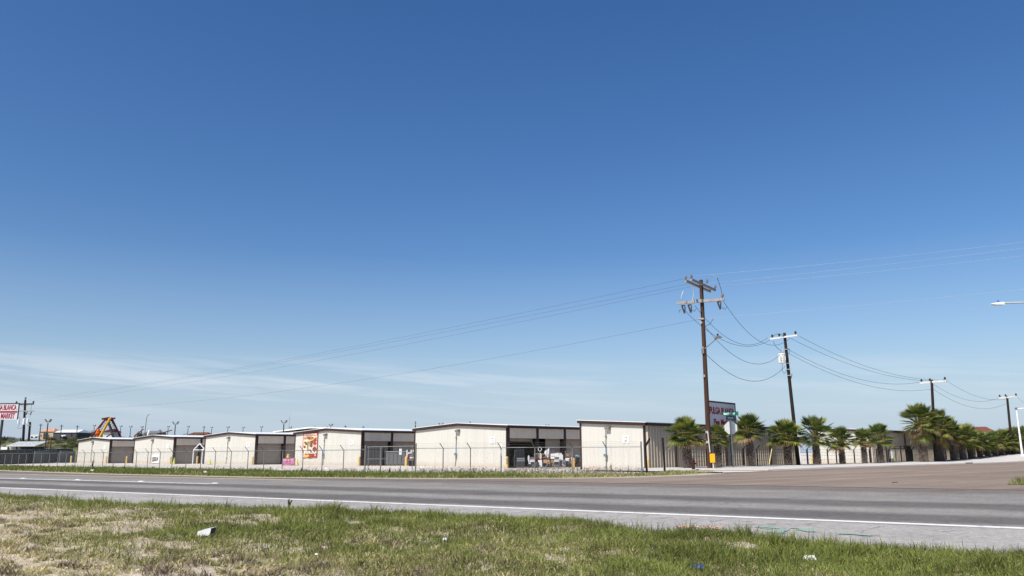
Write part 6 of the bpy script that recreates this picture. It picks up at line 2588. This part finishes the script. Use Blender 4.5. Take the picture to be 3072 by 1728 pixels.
leg((331, 1254), (302, 1307), ['ryellow', 'ryellow', 'ryellow'], .34, -1.5)
leg((325, 1266), (338, 1307), ['dgrey', 'dgrey'], .3, -1.4)
leg((318, 1256), (275, 1309), ['maroon', 'maroon', 'ryellow', 'ryellow'], .26, 1.5)
leg((334, 1253), (361, 1309), ['maroon', 'maroon', 'orange', 'ryellow'], .26, 1.5)
m = MB()
a, b = RP(314, 1258, 0), RP(337, 1254, 0)
m.beam((a.x, -1.5, a.z), (b.x, -1.5, b.z), .3, .45)
m.beam((a.x, 1.5, a.z), (b.x, 1.5, b.z), .3, .45)
m.tube(((a.x + b.x) / 2, -1.6, a.z), ((a.x + b.x) / 2, 1.6, a.z), .42, .42, 10)
m.build('axle_head', M['maroon'], ride)
for t_, b_ in (((318, 1262), (296, 1298)), ((331, 1263), (344, 1296))):
    m = MB()
    a, b = RP(*t_, .5), RP(*b_, .5)
    for dx in (-.35, .35):
        m.tube((a.x + dx, .5, a.z), (b.x + dx, .5, b.z), .06, .06, 5)
    for i in range(9):
        f, f2 = i / 9, (i + 1) / 9
        s_ = 1 if i % 2 else -1
        m.tube((a.x + (b.x - a.x) * f - .35 * s_, .5, a.z + (b.z - a.z) * f), (a.x + (b.x - a.x) * f2 + .35 * s_, .5, a.z + (b.z - a.z) * f2), .04, .04, 4)
    m.build('lattice_arm', M['dgrey'], ride)
m = MB()
q = RP(294, 1300, 0)
for r_, z_ in ((.7, 0), (.55, .5), (.4, .9)):
    m.lathe([(r_ * .6, q.z + z_ - .25), (r_, q.z + z_ - .1), (r_, q.z + z_ + .1), (r_ * .6, q.z + z_ + .25)], 10, (q.x, 0))
m.lathe([(.3, -.2), (.3, q.z)], 8, (q.x, 0))
m.build('gondola', M['orange'], ride)
for px, y0, y1, rot, lab, mm in ((423, 1306, 1287, .9, 'thin brown boom slanting up behind the A1 roof', 'brick'), (448, 1306, 1291, -.3, 'short white slanted panel behind the B1 roof', 'white'), (340, 1308, 1297, .9, 'maroon boom slanting at the foot of the ride', 'maroon'), (508, 1298, 1290, .9, 'thin brown boom slanting above the B1 ridge', 'brick')):
    Y = 205.0
    a = at(px - (18 if rot > 0 else -4), y0, Y)
    b = at(px + (8 if rot > 0 else 1), y1, Y)
    if mm == 'white':
        a = at(444, 1305, Y)
        b = at(450, 1291, Y)
    foot = Vector((a.x - (b - a).x * .6, Y, Hf(a.x, Y)))
    m = MB()
    m.tube(a - foot, b - foot, .16 if mm != 'white' else .3, .13 if mm != 'white' else .3, 6)
    m.tube((0, 0, -.2), a - foot, .16, .16, 6)
    o = m.build('boom', M[mm])
    o.location = foot
    tag(o, lab, 'boom')
# ------------------------------------------------------------------ grass
def blades(name, XY, Z, hgt, wid, lean, mi, mats_, parent=None, bend=0.5):
    n = len(XY)
    ph = RNG.uniform(0, 2 * np.pi, n)
    d = np.stack([np.cos(ph), np.sin(ph), np.zeros(n)], 1)
    # blade faces are turned at random; the lean goes its own way
    lp = RNG.uniform(0, 2 * np.pi, n)
    ld = np.stack([np.cos(lp), np.sin(lp), np.zeros(n)], 1)
    b = np.concatenate([XY, Z[:, None]], 1)
    up = np.array([0, 0, 1.0])
    w = wid[:, None]
    h = hgt[:, None]
    l = lean[:, None]
    m = b + up * h * .55 + ld * l * h * .35
    t = b + up * h * (1 - .35 * np.minimum(l, 1.5)) + ld * l * h * 1.0
    Vx = np.stack([b - d * w, b + d * w, m + d * w * .7, m - d * w * .7, t], 1).reshape(-1, 3)
    k = np.arange(n)[:, None] * 5
    q = k + np.array([[0, 1, 2, 3]])
    tr_ = k + np.array([[3, 2, 4]])
    return fast(name, Vx, q, tr_, [M[x] for x in mats_], mi, mi, parent)


def vnoise(x, y, s, seed):
    """smooth value noise"""
    r = np.random.default_rng(seed)
    tab = r.random((64, 64))
    u, v = x / s, y / s
    iu, iv = np.floor(u).astype(int), np.floor(v).astype(int)
    fu, fv = u - iu, v - iv
    fu, fv = fu * fu * (3 - 2 * fu), fv * fv * (3 - 2 * fv)
    g = lambda a, b_: tab[a % 64, b_ % 64]
    return (g(iu, iv) * (1 - fu) + g(iu + 1, iv) * fu) * (1 - fv) + (g(iu, iv + 1) * (1 - fu) + g(iu + 1, iv + 1) * fu) * fv


def fbm(x, y, s, seed):
    return .55 * vnoise(x, y, s, seed) + .28 * vnoise(x, y, s / 2.2, seed + 1) + .17 * vnoise(x, y, s / 5.1, seed + 2)


GM = ['g1', 'g2', 'g3', 'g4', 'g5', 'g6']


def verge_fields(x, y):
    s = x * HW.x + y * HW.y
    q = x * HN.x + y * HN.y
    e = edge_q(s)
    inside = q < e - .02
    # bare, dry ground towards the near left; greener along the asphalt and to the right
    left = ((x + 12.6) * 11 + (y - 21) * 10.6) / 15.3
    n1 = fbm(x, y, 2.7, 3)
    n2 = fbm(x, y, 1.1, 9)
    edge = np.clip(1 - (e - q) / 2.2, 0, 1)
    green = .64 + .60 * (n1 - .5) * 2.2 + .40 * (n2 - .5) + .40 * edge + np.clip((left - .9) / 4.0, -.72, .08)
    right = np.clip((x - 1.0) / 6, 0, 1)
    green = green + .10 * right
    bare = (fbm(x, y, 1.7, 31) - .58) * 5 + np.clip(-left / 3.8 - .10, 0, .9)
    dcorner = ((x + 8.1) * -3.3 + (y - 12.9) * -4) / 5.2
    bare = bare + np.clip(dcorner / 1.3 + 1.0 + (n2 - .5) * 1.2, 0, 1)
    bare = np.clip(bare * (1 - edge), 0, 1)
    return s, q, e, inside, np.clip(green, 0, 1), bare, edge


N = 820000
th_ = RNG.uniform(-R(40), R(40), N)
rr_ = 7.2 * (40 / 7.2) ** (RNG.random(N) ** .92)
x, y = rr_ * np.sin(th_), rr_ * np.cos(th_)
s, q, e, ins, green, bare, edge = verge_fields(x, y)
keep = ins & (RNG.random(N) > bare * .93) & (RNG.random(N) < .42 + .58 * green)
x, y, s, q, green, edge, rr_ = x[keep], y[keep], s[keep], q[keep], green[keep], edge[keep], rr_[keep]
n = len(x)
u = RNG.random(n)
mi = np.where(u < green * .92, np.where(RNG.random(n) < .40, 0, np.where(RNG.random(n) < .42, 1, 5)), np.where(RNG.random(n) < .52, 2, np.where(RNG.random(n) < .72, 3, 4)))
tall = fbm(x, y, 0.8, 55)
hgt = (.045 + .085 * tall + .055 * green * tall + .10 * edge * RNG.random(n) * green) * RNG.uniform(.6, 1.35, n)
wid = .0028 + rr_ * .00013
wid = wid * RNG.uniform(.7, 1.4, n)
dry = (mi >= 2) & (mi != 5)
lean = np.where(dry, RNG.uniform(.8, 2.2, n), RNG.uniform(.15, 1.0, n))
hgt = np.where(dry, hgt * .75, hgt)
tuft = np.clip((fbm(x, y, .55, 91) - .60) * 6, 0, 1) * np.clip(green * 1.4, 0, 1)
hgt = hgt * (1 + .9 * tuft)
Z = verge_z(s, q) - .005
kind(blades('grass', np.stack([x, y], 1), Z, hgt, wid, lean, mi, GM), 'stuff')

# dry weed tufts
NT = 1900
tx_ = RNG.uniform(-R(40), R(40), NT)
tr0 = 8 * (26 / 8) ** RNG.random(NT)
cx, cy = tr0 * np.sin(tx_), tr0 * np.cos(tx_)
s, q, e, ins, green, bare, edge = verge_fields(cx, cy)
ok = ins & (q < e - .6) & (RNG.random(NT) < np.clip(1.15 - green * 1.25, .06, 1))
cx, cy, cg = cx[ok], cy[ok], green[ok]
per = 100
k = len(cx)
R0 = RNG.uniform(.05, .19, k)
a = RNG.uniform(0, 2 * np.pi, (k, per))
rad = np.sqrt(RNG.random((k, per))) * R0[:, None]
X = (cx[:, None] + rad * np.cos(a)).ravel()
Yv = (cy[:, None] + rad * np.sin(a)).ravel()
sv, qv = X * HW.x + Yv * HW.y, X * HN.x + Yv * HN.y
kindt = RNG.random(k)
base_m = np.where(kindt < .45, 4, np.where(kindt < .75, 3, 2))
mi = np.where(RNG.random((k, per)) < .75, base_m[:, None], np.array([3, 4, 2])[RNG.integers(0, 3, (k, per))]).ravel()
hh = (np.repeat(R0, per) * 1.0 * RNG.uniform(.4, 1.1, k * per)) * (1.15 - rad.ravel() / np.repeat(R0, per) * .6)
kind(blades('dry_weeds', np.stack([X, Yv], 1), verge_z(sv, qv) - .005, hh, np.full(len(X), .0055) * RNG.uniform(.6, 1.5, len(X)), RNG.uniform(.4, 1.5, len(X)), mi, GM), 'stuff')

# taller seed stems at the asphalt edge
ns = 420
ss = np.concatenate([RNG.uniform(-4, 30, 260), RNG.normal(4.5, 1.8, 160)])
qq = edge_q(ss) - RNG.uniform(.05, .6, ns)
X, Yv = HW.x * ss + HN.x * qq, HW.y * ss + HN.y * qq
kind(blades('seed_stems', np.stack([X, Yv], 1), verge_z(ss, qq), RNG.uniform(.14, .34, ns), np.full(ns, .006), RNG.uniform(.05, .5, ns), np.full(ns, 0), ['seed']), 'stuff')


def weed_plant(label, px, yb, ytop, wpx, seed, group, m='seed', nb=9, leafy=.5):
    g = G(px, yb)
    th = thing('roadside_weed', label, 'weed', (g.x, g.y, .03), seed, group)
    h = zat(g.x, g.y, ytop)
    w = wpx * g.y / 2451
    rn = random.Random(seed)
    mb = MB()
    lf = MB()
    for i in range(nb):
        t = rn.uniform(0, 6.28)
        hh = h * rn.uniform(.55, 1.0)
        tip = Vector((math.cos(t) * w * .5 * rn.random(), math.sin(t) * w * .5 * rn.random(), hh))
        mid = Vector((tip.x * .3, tip.y * .3, hh * .5))
        mb.path([(0, 0, -.02), mid, tip], [.012 + .0002 * g.y, .009 + .0002 * g.y, .005], 4)
        for j in range(int(12 * leafy) + 2):
            f = rn.uniform(.3, 1.0)
            c = mid + (tip - mid) * (f * 2 - 1) if f > .5 else mid * (f * 2)
            s_ = rn.uniform(.03, .07) * (h / .8 + .3)
            a_ = Vector((rn.uniform(-1, 1), rn.uniform(-1, 1), rn.uniform(-.4, .8))).normalized() * s_
            b_ = a_.cross(Vector((rn.uniform(-1, 1), rn.uniform(-1, 1), 1))).normalized() * s_ * .4
            lf.poly([c, c + a_ * .5 + b_, c + a_, c + a_ * .5 - b_])
    mb.build('stem', M['stem'], th)
    lf.build('leaves', M[m], th)


weed_plant('dark branching weed at the asphalt edge, standing over the white edge line', 866, 1531, 1495, 26, 3, 'tall weeds', 'seed', 8)
weed_plant('small leafy weed at the foot of the gate', 1168, 1424, 1404, 26, 5, 'tall weeds', 'g2', 14, .9)
weed_plant('weed with a drooping grey leaf on the fence line before A1', 276, 1407, 1378, 12, 8, 'tall weeds', 'g5', 5)
weed_plant('weed clump at the fence before the B1 door', 538, 1411, 1400, 12, 9, 'tall weeds', 'g2', 8, .8)
weed_plant('weed clump at the fence before the C1 door', 810, 1416, 1398, 10, 10, 'tall weeds', 'g2', 6)
weed_plant('weed at the fence post before the food banner', 904, 1419, 1402, 10, 11, 'tall weeds', 'g2', 7)
weed_plant('weed on the thin notice post by the gate', 1198, 1423, 1404, 9, 13, 'tall weeds', 'seed', 5)
weed_plant('climbing weed tangled on the F1 meter box', 1835, 1421, 1390, 9, 14, 'tall weeds', 'seed', 4)
weed_plant('sparse weed by the lone black post at the corner', 1978, 1421, 1411, 14, 15, 'tall weeds', 'g2', 8)

# far verge between highway and fence
P_ = np.array(strip_poly)


def inside_poly(x, y, P):
    c = np.zeros(len(x), bool)
    j = len(P) - 1
    for i in range(len(P)):
        xi, yi, xj, yj = P[i][0], P[i][1], P[j][0], P[j][1]
        with np.errstate(divide='ignore', invalid='ignore'):
            t = ((yi > y) != (yj > y)) & (x < (xj - xi) * (y - yi) / (yj - yi) + xi)
        c ^= t
        j = i
    return c


def seg_dist(x, y, pts):
    d = np.full(len(x), 1e9)
    for a, b in zip(pts[:-1], pts[1:]):
        ax, ay, bx, by = a[0], a[1], b[0], b[1]
        t = np.clip(((x - ax) * (bx - ax) + (y - ay) * (by - ay)) / ((bx - ax) ** 2 + (by - ay) ** 2), 0, 1)
        d = np.minimum(d, np.hypot(x - ax - t * (bx - ax), y - ay - t * (by - ay)))
    return d


N = 420000
th_ = RNG.uniform(-R(36), R(18), N)
rr_ = 44 * (150 / 44) ** RNG.random(N)
x, y = rr_ * np.sin(th_), rr_ * np.cos(th_)
ins = inside_poly(x, y, P_)
x, y, rr_ = x[ins], y[ins], rr_[ins]
dr = seg_dist(x, y, FAR)
df = seg_dist(x, y, FENCE)
rightw = np.clip((x + 6) / 14, 0, 1)
gn = fbm(x, y, 5, 71)
green = np.clip(1.0 + (gn - .5) * 1.0 - .60 * rightw, 0, 1)
green = np.clip(green - np.clip(1 - (dr - .5) / 1.2, 0, 1) * .9, 0, 1)
dens = np.clip((dr - .7) / .9, .12, 1)
keep = RNG.random(len(x)) < dens
x, y, rr_, green, df, dr = (v[keep] for v in (x, y, rr_, green, df, dr))
n = len(x)
u = RNG.random(n)
mi = np.where(u < green, np.where(RNG.random(n) < .45, 0, np.where(RNG.random(n) < .6, 1, 5)), np.where(RNG.random(n) < .55, 2, 3))
hgt = (.10 + .22 * fbm(x, y, 2.0, 81) * np.clip(.4 + green, 0, 1.2)) * RNG.uniform(.6, 1.4, n) * np.clip(dr / 2.0, .35, 1)
hgt *= 1 + .5 * (1 - np.clip(df / 1.2, 0, 1))
wid = rr_ * .00022 * RNG.uniform(.7, 1.5, n)
kind(blades('grass', np.stack([x, y], 1), np.full(n, .02), hgt, wid, RNG.uniform(.2, 1.0, n), mi, GM), 'stuff')

# dark-headed weeds along the fence
def fence_weeds(a, b, n_, h0, h1, seedf):
    t = RNG.random(n_)
    dpt = RNG.normal(.2, .8, n_)
    d = np.array([b[0] - a[0], b[1] - a[1]])
    L_ = np.hypot(*d)
    nrm = np.array([-d[1], d[0]]) / L_
    X = a[0] + d[0] * t + nrm[0] * dpt
    Y_ = a[1] + d[1] * t + nrm[1] * dpt
    return X, Y_, RNG.uniform(h0, h1, n_)


parts = [fence_weeds((-7.1, 59.9), (8.6, 54.6), 800, .2, .60, 1), fence_weeds((-14, 64.2), (-7.1, 59.9), 170, .15, .45, 2), fence_weeds((-54, 99.8), (-14, 64.2), 260, .15, .5, 3)]
X = np.concatenate([p[0] for p in parts])
Y_ = np.concatenate([p[1] for p in parts])
Hh = np.concatenate([p[2] for p in parts])
n = len(X)
st = np.full(n, .012)
kind(blades('weed_stems', np.stack([X, Y_], 1), np.full(n, .02), Hh, st, RNG.uniform(.05, .45, n), np.full(n, 0), ['stem']), 'stuff')
hx_, hy_ = np.repeat(X, 3), np.repeat(Y_, 3)
hz = np.repeat(Hh, 3) * RNG.uniform(.65, 1.0, n * 3)
jx, jy = RNG.normal(0, .05, n * 3), RNG.normal(0, .05, n * 3)
kind(blades('weed_heads', np.stack([hx_ + jx, hy_ + jy], 1), hz, RNG.uniform(.03, .07, n * 3), RNG.uniform(.015, .03, n * 3), RNG.uniform(.2, 1.2, n * 3), RNG.integers(0, 2, n * 3), ['seed', 'g5']), 'stuff')

# corner grass beyond the side street and tufts before the sidewalk
gx_ = RNG.uniform(20.5, 34, 9000)
gy_ = RNG.uniform(30, 52, 9000)
cp = [(21.2, 35.5), (26.4, 42.6), (33, 50), (36, 38), hw(-30, 37.5)[:2], (21.6, 33.8)]
ok = inside_poly(gx_, gy_, np.array(cp))
X, Y_ = gx_[ok], gy_[ok]
n = len(X)
kind(blades('grass', np.stack([X, Y_], 1), np.full(n, .04), RNG.uniform(.12, .4, n), np.full(n, .010), RNG.uniform(.2, .8, n), np.where(RNG.random(n) < .75, RNG.integers(0, 2, n), 3), GM), 'stuff')

# ------------------------------------------------------------------ litter
g = G(610, 1632)
s_, q_ = g.dot(HW), g.dot(HN)
zc = float(verge_z(s_, q_))
th = thing('foam_block', 'broken white foam trough lying in the dry grass', 'litter', (g.x, g.y, zc), 0, None)
k = g.y / 2451 * .86
m = MB()
out = [(-27, 8), (-21, 2), (-12, 1), (-6, 8), (4, 12), (12, 6), (21, 13), (24, 31), (20, 33), (-14, 24), (-20, 22), (-24, 13)]
m.prism([(x_ * k, z_ * k * .95) for x_, z_ in out], -.02, .0)
m.hexa([(-20 * k, -.02, 21 * k), (22 * k, -.02, 31 * k), (24 * k, .24, 33 * k), (-18 * k, .24, 23 * k)], [(-20 * k, -.02, 22.2 * k), (22 * k, -.02, 32.2 * k), (24 * k, .24, 34.2 * k), (-18 * k, .24, 24.2 * k)])
m.prism([(x_ * k, z_ * k * .95) for x_, z_ in out], .22, .24)
m.build('foam_shell', M['white'], th)
m = MB()
m.hexa([(20.5 * k, -.015, 13 * k), (22.6 * k, -.015, 13 * k), (22.6 * k, .21, 13 * k), (20.5 * k, .21, 13 * k)], [(22 * k, -.015, 30 * k), (24.4 * k, -.015, 30 * k), (24.4 * k, .21, 30 * k), (22 * k, .21, 30 * k)])
m.build('dark_end', M['dgrey'], th)


def scrap(px, py, wpx, hpx, mm, label, seed, z=None, name='paper_scrap'):
    g = G(px, py)
    s_, q_ = g.dot(HW), g.dot(HN)
    zc = float(verge_z(s_, q_)) + .06 if (z is None and q_ < 16) else (z or .06)
    rn = random.Random(seed)
    k = g.y / 2451
    w, h = wpx * k / 2.3, hpx * k * .9
    m = MB()
    nu, nv = 7, 5
    vs = []
    for i in range(nu):
        for j in range(nv):
            u_, v_ = i / (nu - 1) * 2 - 1, j / (nv - 1) * 2 - 1
            vs.append((u_ * w * (1 + rn.uniform(-.15, .15)), v_ * w * .7, h * .55 * (1 - .5 * v_ * v_) * rn.uniform(.3, 1.3) + .3 * h * v_))
    fs = [(i * nv + j, (i + 1) * nv + j, (i + 1) * nv + j + 1, i * nv + j + 1) for i in range(nu - 1) for j in range(nv - 1)]
    m.add(vs, fs)
    o = m.build(name, M[mm])
    so = o.modifiers.new('thickness', 'SOLIDIFY')
    so.thickness = .006
    o.location = (g.x, g.y, zc)
    return tag(o, label, 'litter')


scrap(934, 1545, 14, 8, 'white', 'thin white paper scrap near the asphalt edge, left of the green tufts', 1)
scrap(1170, 1560, 12, 9, 'steelbl', 'crumpled pale blue-grey scrap in the grass near the road', 2)
scrap(1472, 1577, 11, 9, 'offwhite', 'crumpled grey-white scrap in the greener grass', 3)
scrap(972, 1660, 19, 9, 'pinkl', 'pink and white wrapper in the dry grass', 4)
scrap(948, 1702, 10, 5, 'white', 'tiny white scrap below the pink wrapper', 5)
scrap(2092, 1722, 40, 16, 'blue', 'crumpled blue plastic bag at the bottom of the verge', 6, name='plastic_bag')
scrap(2430, 1712, 38, 16, 'white', 'largest white paper scrap in the green verge', 7)
scrap(2600, 1668, 12, 9, 'offwhite', 'pale scrap in the greener verge by the road', 8)
scrap(1334, 1638, 13, 9, 'steelbl', 'grey-blue scrap half buried in thatch', 9)
scrap(276, 1420.5, 10, 4, 'offwhite', 'whitish scrap on the far verge before A1', 10, .25)
scrap(615, 1425.5, 10, 4, 'offwhite', 'whitish scrap on the far verge before C1', 11, .22)
scrap(912, 1417.5, 18, 6, 'offwhite', 'pale bag caught at the fence foot below the food banner', 12, .1, name='plastic_bag')
scrap(846, 1414, 7, 6, 'white', 'white cup-sized scrap at the fence foot before C1', 13, .1)
scrap(2045, 1418, 12, 7, 'steelbl', 'grey-blue bundle on the grass before the first palm', 14, .12, name='plastic_bag')
scrap(978, 1406, 10, 3, 'white', 'flat white scrap on the yard before D1', 15, .03)
scrap(1270, 1402.5, 22, 4, 'white', 'flat white cardboard at the foot of the E1 gable', 16, .03)
g = G(2686, 1452)
m = MB()
m.tube((-.15, 0, 0), (.15, .03, .01), .018, .015, 6)
o = m.build('dark_stick', M['dgrey'])
o.location = (g.x, g.y, .07)
tag(o, 'dark stick lying on the brown street surface', 'stick')

# loose stones on bare soil and road edge
rn = np.random.default_rng(5)
mb = MB()
for i in range(900):
    t, r_ = rn.uniform(-R(38), R(5)), rn.uniform(8.2, 15)
    X, Y_ = r_ * math.sin(t), r_ * math.cos(t)
    s_, q_, e_, in_, gr, ba, ed = verge_fields(np.array([X]), np.array([Y_]))
    if ba[0] < .25:
        continue
    z = float(verge_z(s_[0], q_[0]))
    s1 = rn.uniform(.008, .03)
    mb.add([(X + dx * s1 * rn.uniform(.7, 1.3), Y_ + dy * s1 * rn.uniform(.7, 1.3), z + dz * s1 * .7) for dx, dy, dz in ((1, 0, 0), (0, 1, 0), (-1, 0, 0), (0, -1, 0), (0, 0, 1), (.5, .5, .6), (-.5, .5, .5))],
           [(0, 1, 5), (1, 2, 6), (2, 3, 4), (3, 0, 4), (0, 5, 4), (5, 1, 4), (1, 6, 4), (6, 2, 4)])
kind(mb.build('pebbles', mat('pale pebble', (.50, .45, .38), .9, var=.3, scale=3)), 'stuff')

# ------------------------------------------------------------------ daylight
SUN_EL = R(50)
az = math.atan2(-0.752, -0.660)          # horizontal direction towards the sun
sun_h = Vector((math.cos(az), math.sin(az), 0))
to_sun = sun_h * math.cos(SUN_EL) + Vector((0, 0, math.sin(SUN_EL)))
sd = bpy.data.lights.new('sun', 'SUN')
sd.energy = 4.6
sd.angle = R(0.5)
sd.color = (1.0, 0.955, 0.885)
so = bpy.data.objects.new('sun', sd)
so.rotation_euler = (-to_sun).to_track_quat('-Z', 'Y').to_euler()
so.location = (0, 0, 60)
col.objects.link(so)

wd = bpy.data.worlds.new('World')
scene.world = wd
wd.use_nodes = True
nt = wd.node_tree
for nn_ in list(nt.nodes):
    nt.nodes.remove(nn_)
out = nt.nodes.new('ShaderNodeOutputWorld')
bg = nt.nodes.new('ShaderNodeBackground')
bg.inputs['Strength'].default_value = 0.10
sky = nt.nodes.new('ShaderNodeTexSky')
sky.sky_type = 'NISHITA'
sky.sun_disc = False
sky.sun_elevation = SUN_EL
sky.sun_rotation = math.atan2(sun_h.x, sun_h.y)
sky.altitude = 100
sky.air_density = 1.0
sky.dust_density = 0.8
sky.ozone_density = 2.0
hs = nt.nodes.new('ShaderNodeHueSaturation')
hs.inputs['Hue'].default_value = 0.508
hs.inputs['Saturation'].default_value = 1.31
hs.inputs['Value'].default_value = 0.95
nt.links.new(sky.outputs['Color'], hs.inputs['Color'])
tc = nt.nodes.new('ShaderNodeTexCoord')
D = tc.outputs['Generated']
sep = nt.nodes.new('ShaderNodeSeparateXYZ')
nt.links.new(D, sep.inputs[0])
az_n = mathn(nt, 'ARCTAN2', sep.outputs['X'], sep.outputs['Y'])
cv = nt.nodes.new('ShaderNodeCombineXYZ')
nt.links.new(mathn(nt, 'MULTIPLY', az_n, 2.6), cv.inputs[0])
nt.links.new(mathn(nt, 'ADD', mathn(nt, 'MULTIPLY', sep.outputs['Z'], 42.0), mathn(nt, 'MULTIPLY', az_n, 3.0)), cv.inputs[1])
n1 = noise(nt, cv.outputs[0], 1.0, 7, .62)
band = ramp(nt, sep.outputs['Z'], [(0.0, 0.12), (0.042, 0.28), (0.064, 0.75), (0.086, 1.0), (0.104, 0.55), (0.117, 0.0)])
side_ = ramp(nt, mathn(nt, 'ADD', mathn(nt, 'MULTIPLY', az_n, .8), .5), [(0.0, 1.0), (0.28, .95), (0.5, .62), (0.72, .40), (1.0, .55)])
cl = mathn(nt, 'MULTIPLY', mathn(nt, 'MULTIPLY', ramp(nt, n1, [(0.46, 0.0), (0.58, 1.0)]), band), side_)
low = ramp(nt, sep.outputs['Z'], [(0.0, 0.92), (0.06, 0.66), (0.13, 0.24), (0.24, 0.0)])
base = mixc(nt, low, hs.outputs['Color'], (3.75, 4.65, 5.95))
cm = mixc(nt, mathn(nt, 'MULTIPLY', cl, 0.64), base, (5.6, 6.2, 6.9))
nt.links.new(cm, bg.inputs['Color'])
nt.links.new(bg.outputs['Background'], out.inputs['Surface'])

scene.view_settings.view_transform = 'Standard'
scene.view_settings.look = 'None'
scene.view_settings.exposure = 0.35
scene.view_settings.gamma = 1.0
scene.cycles.max_bounces = 6
scene.cycles.transparent_max_bounces = 8
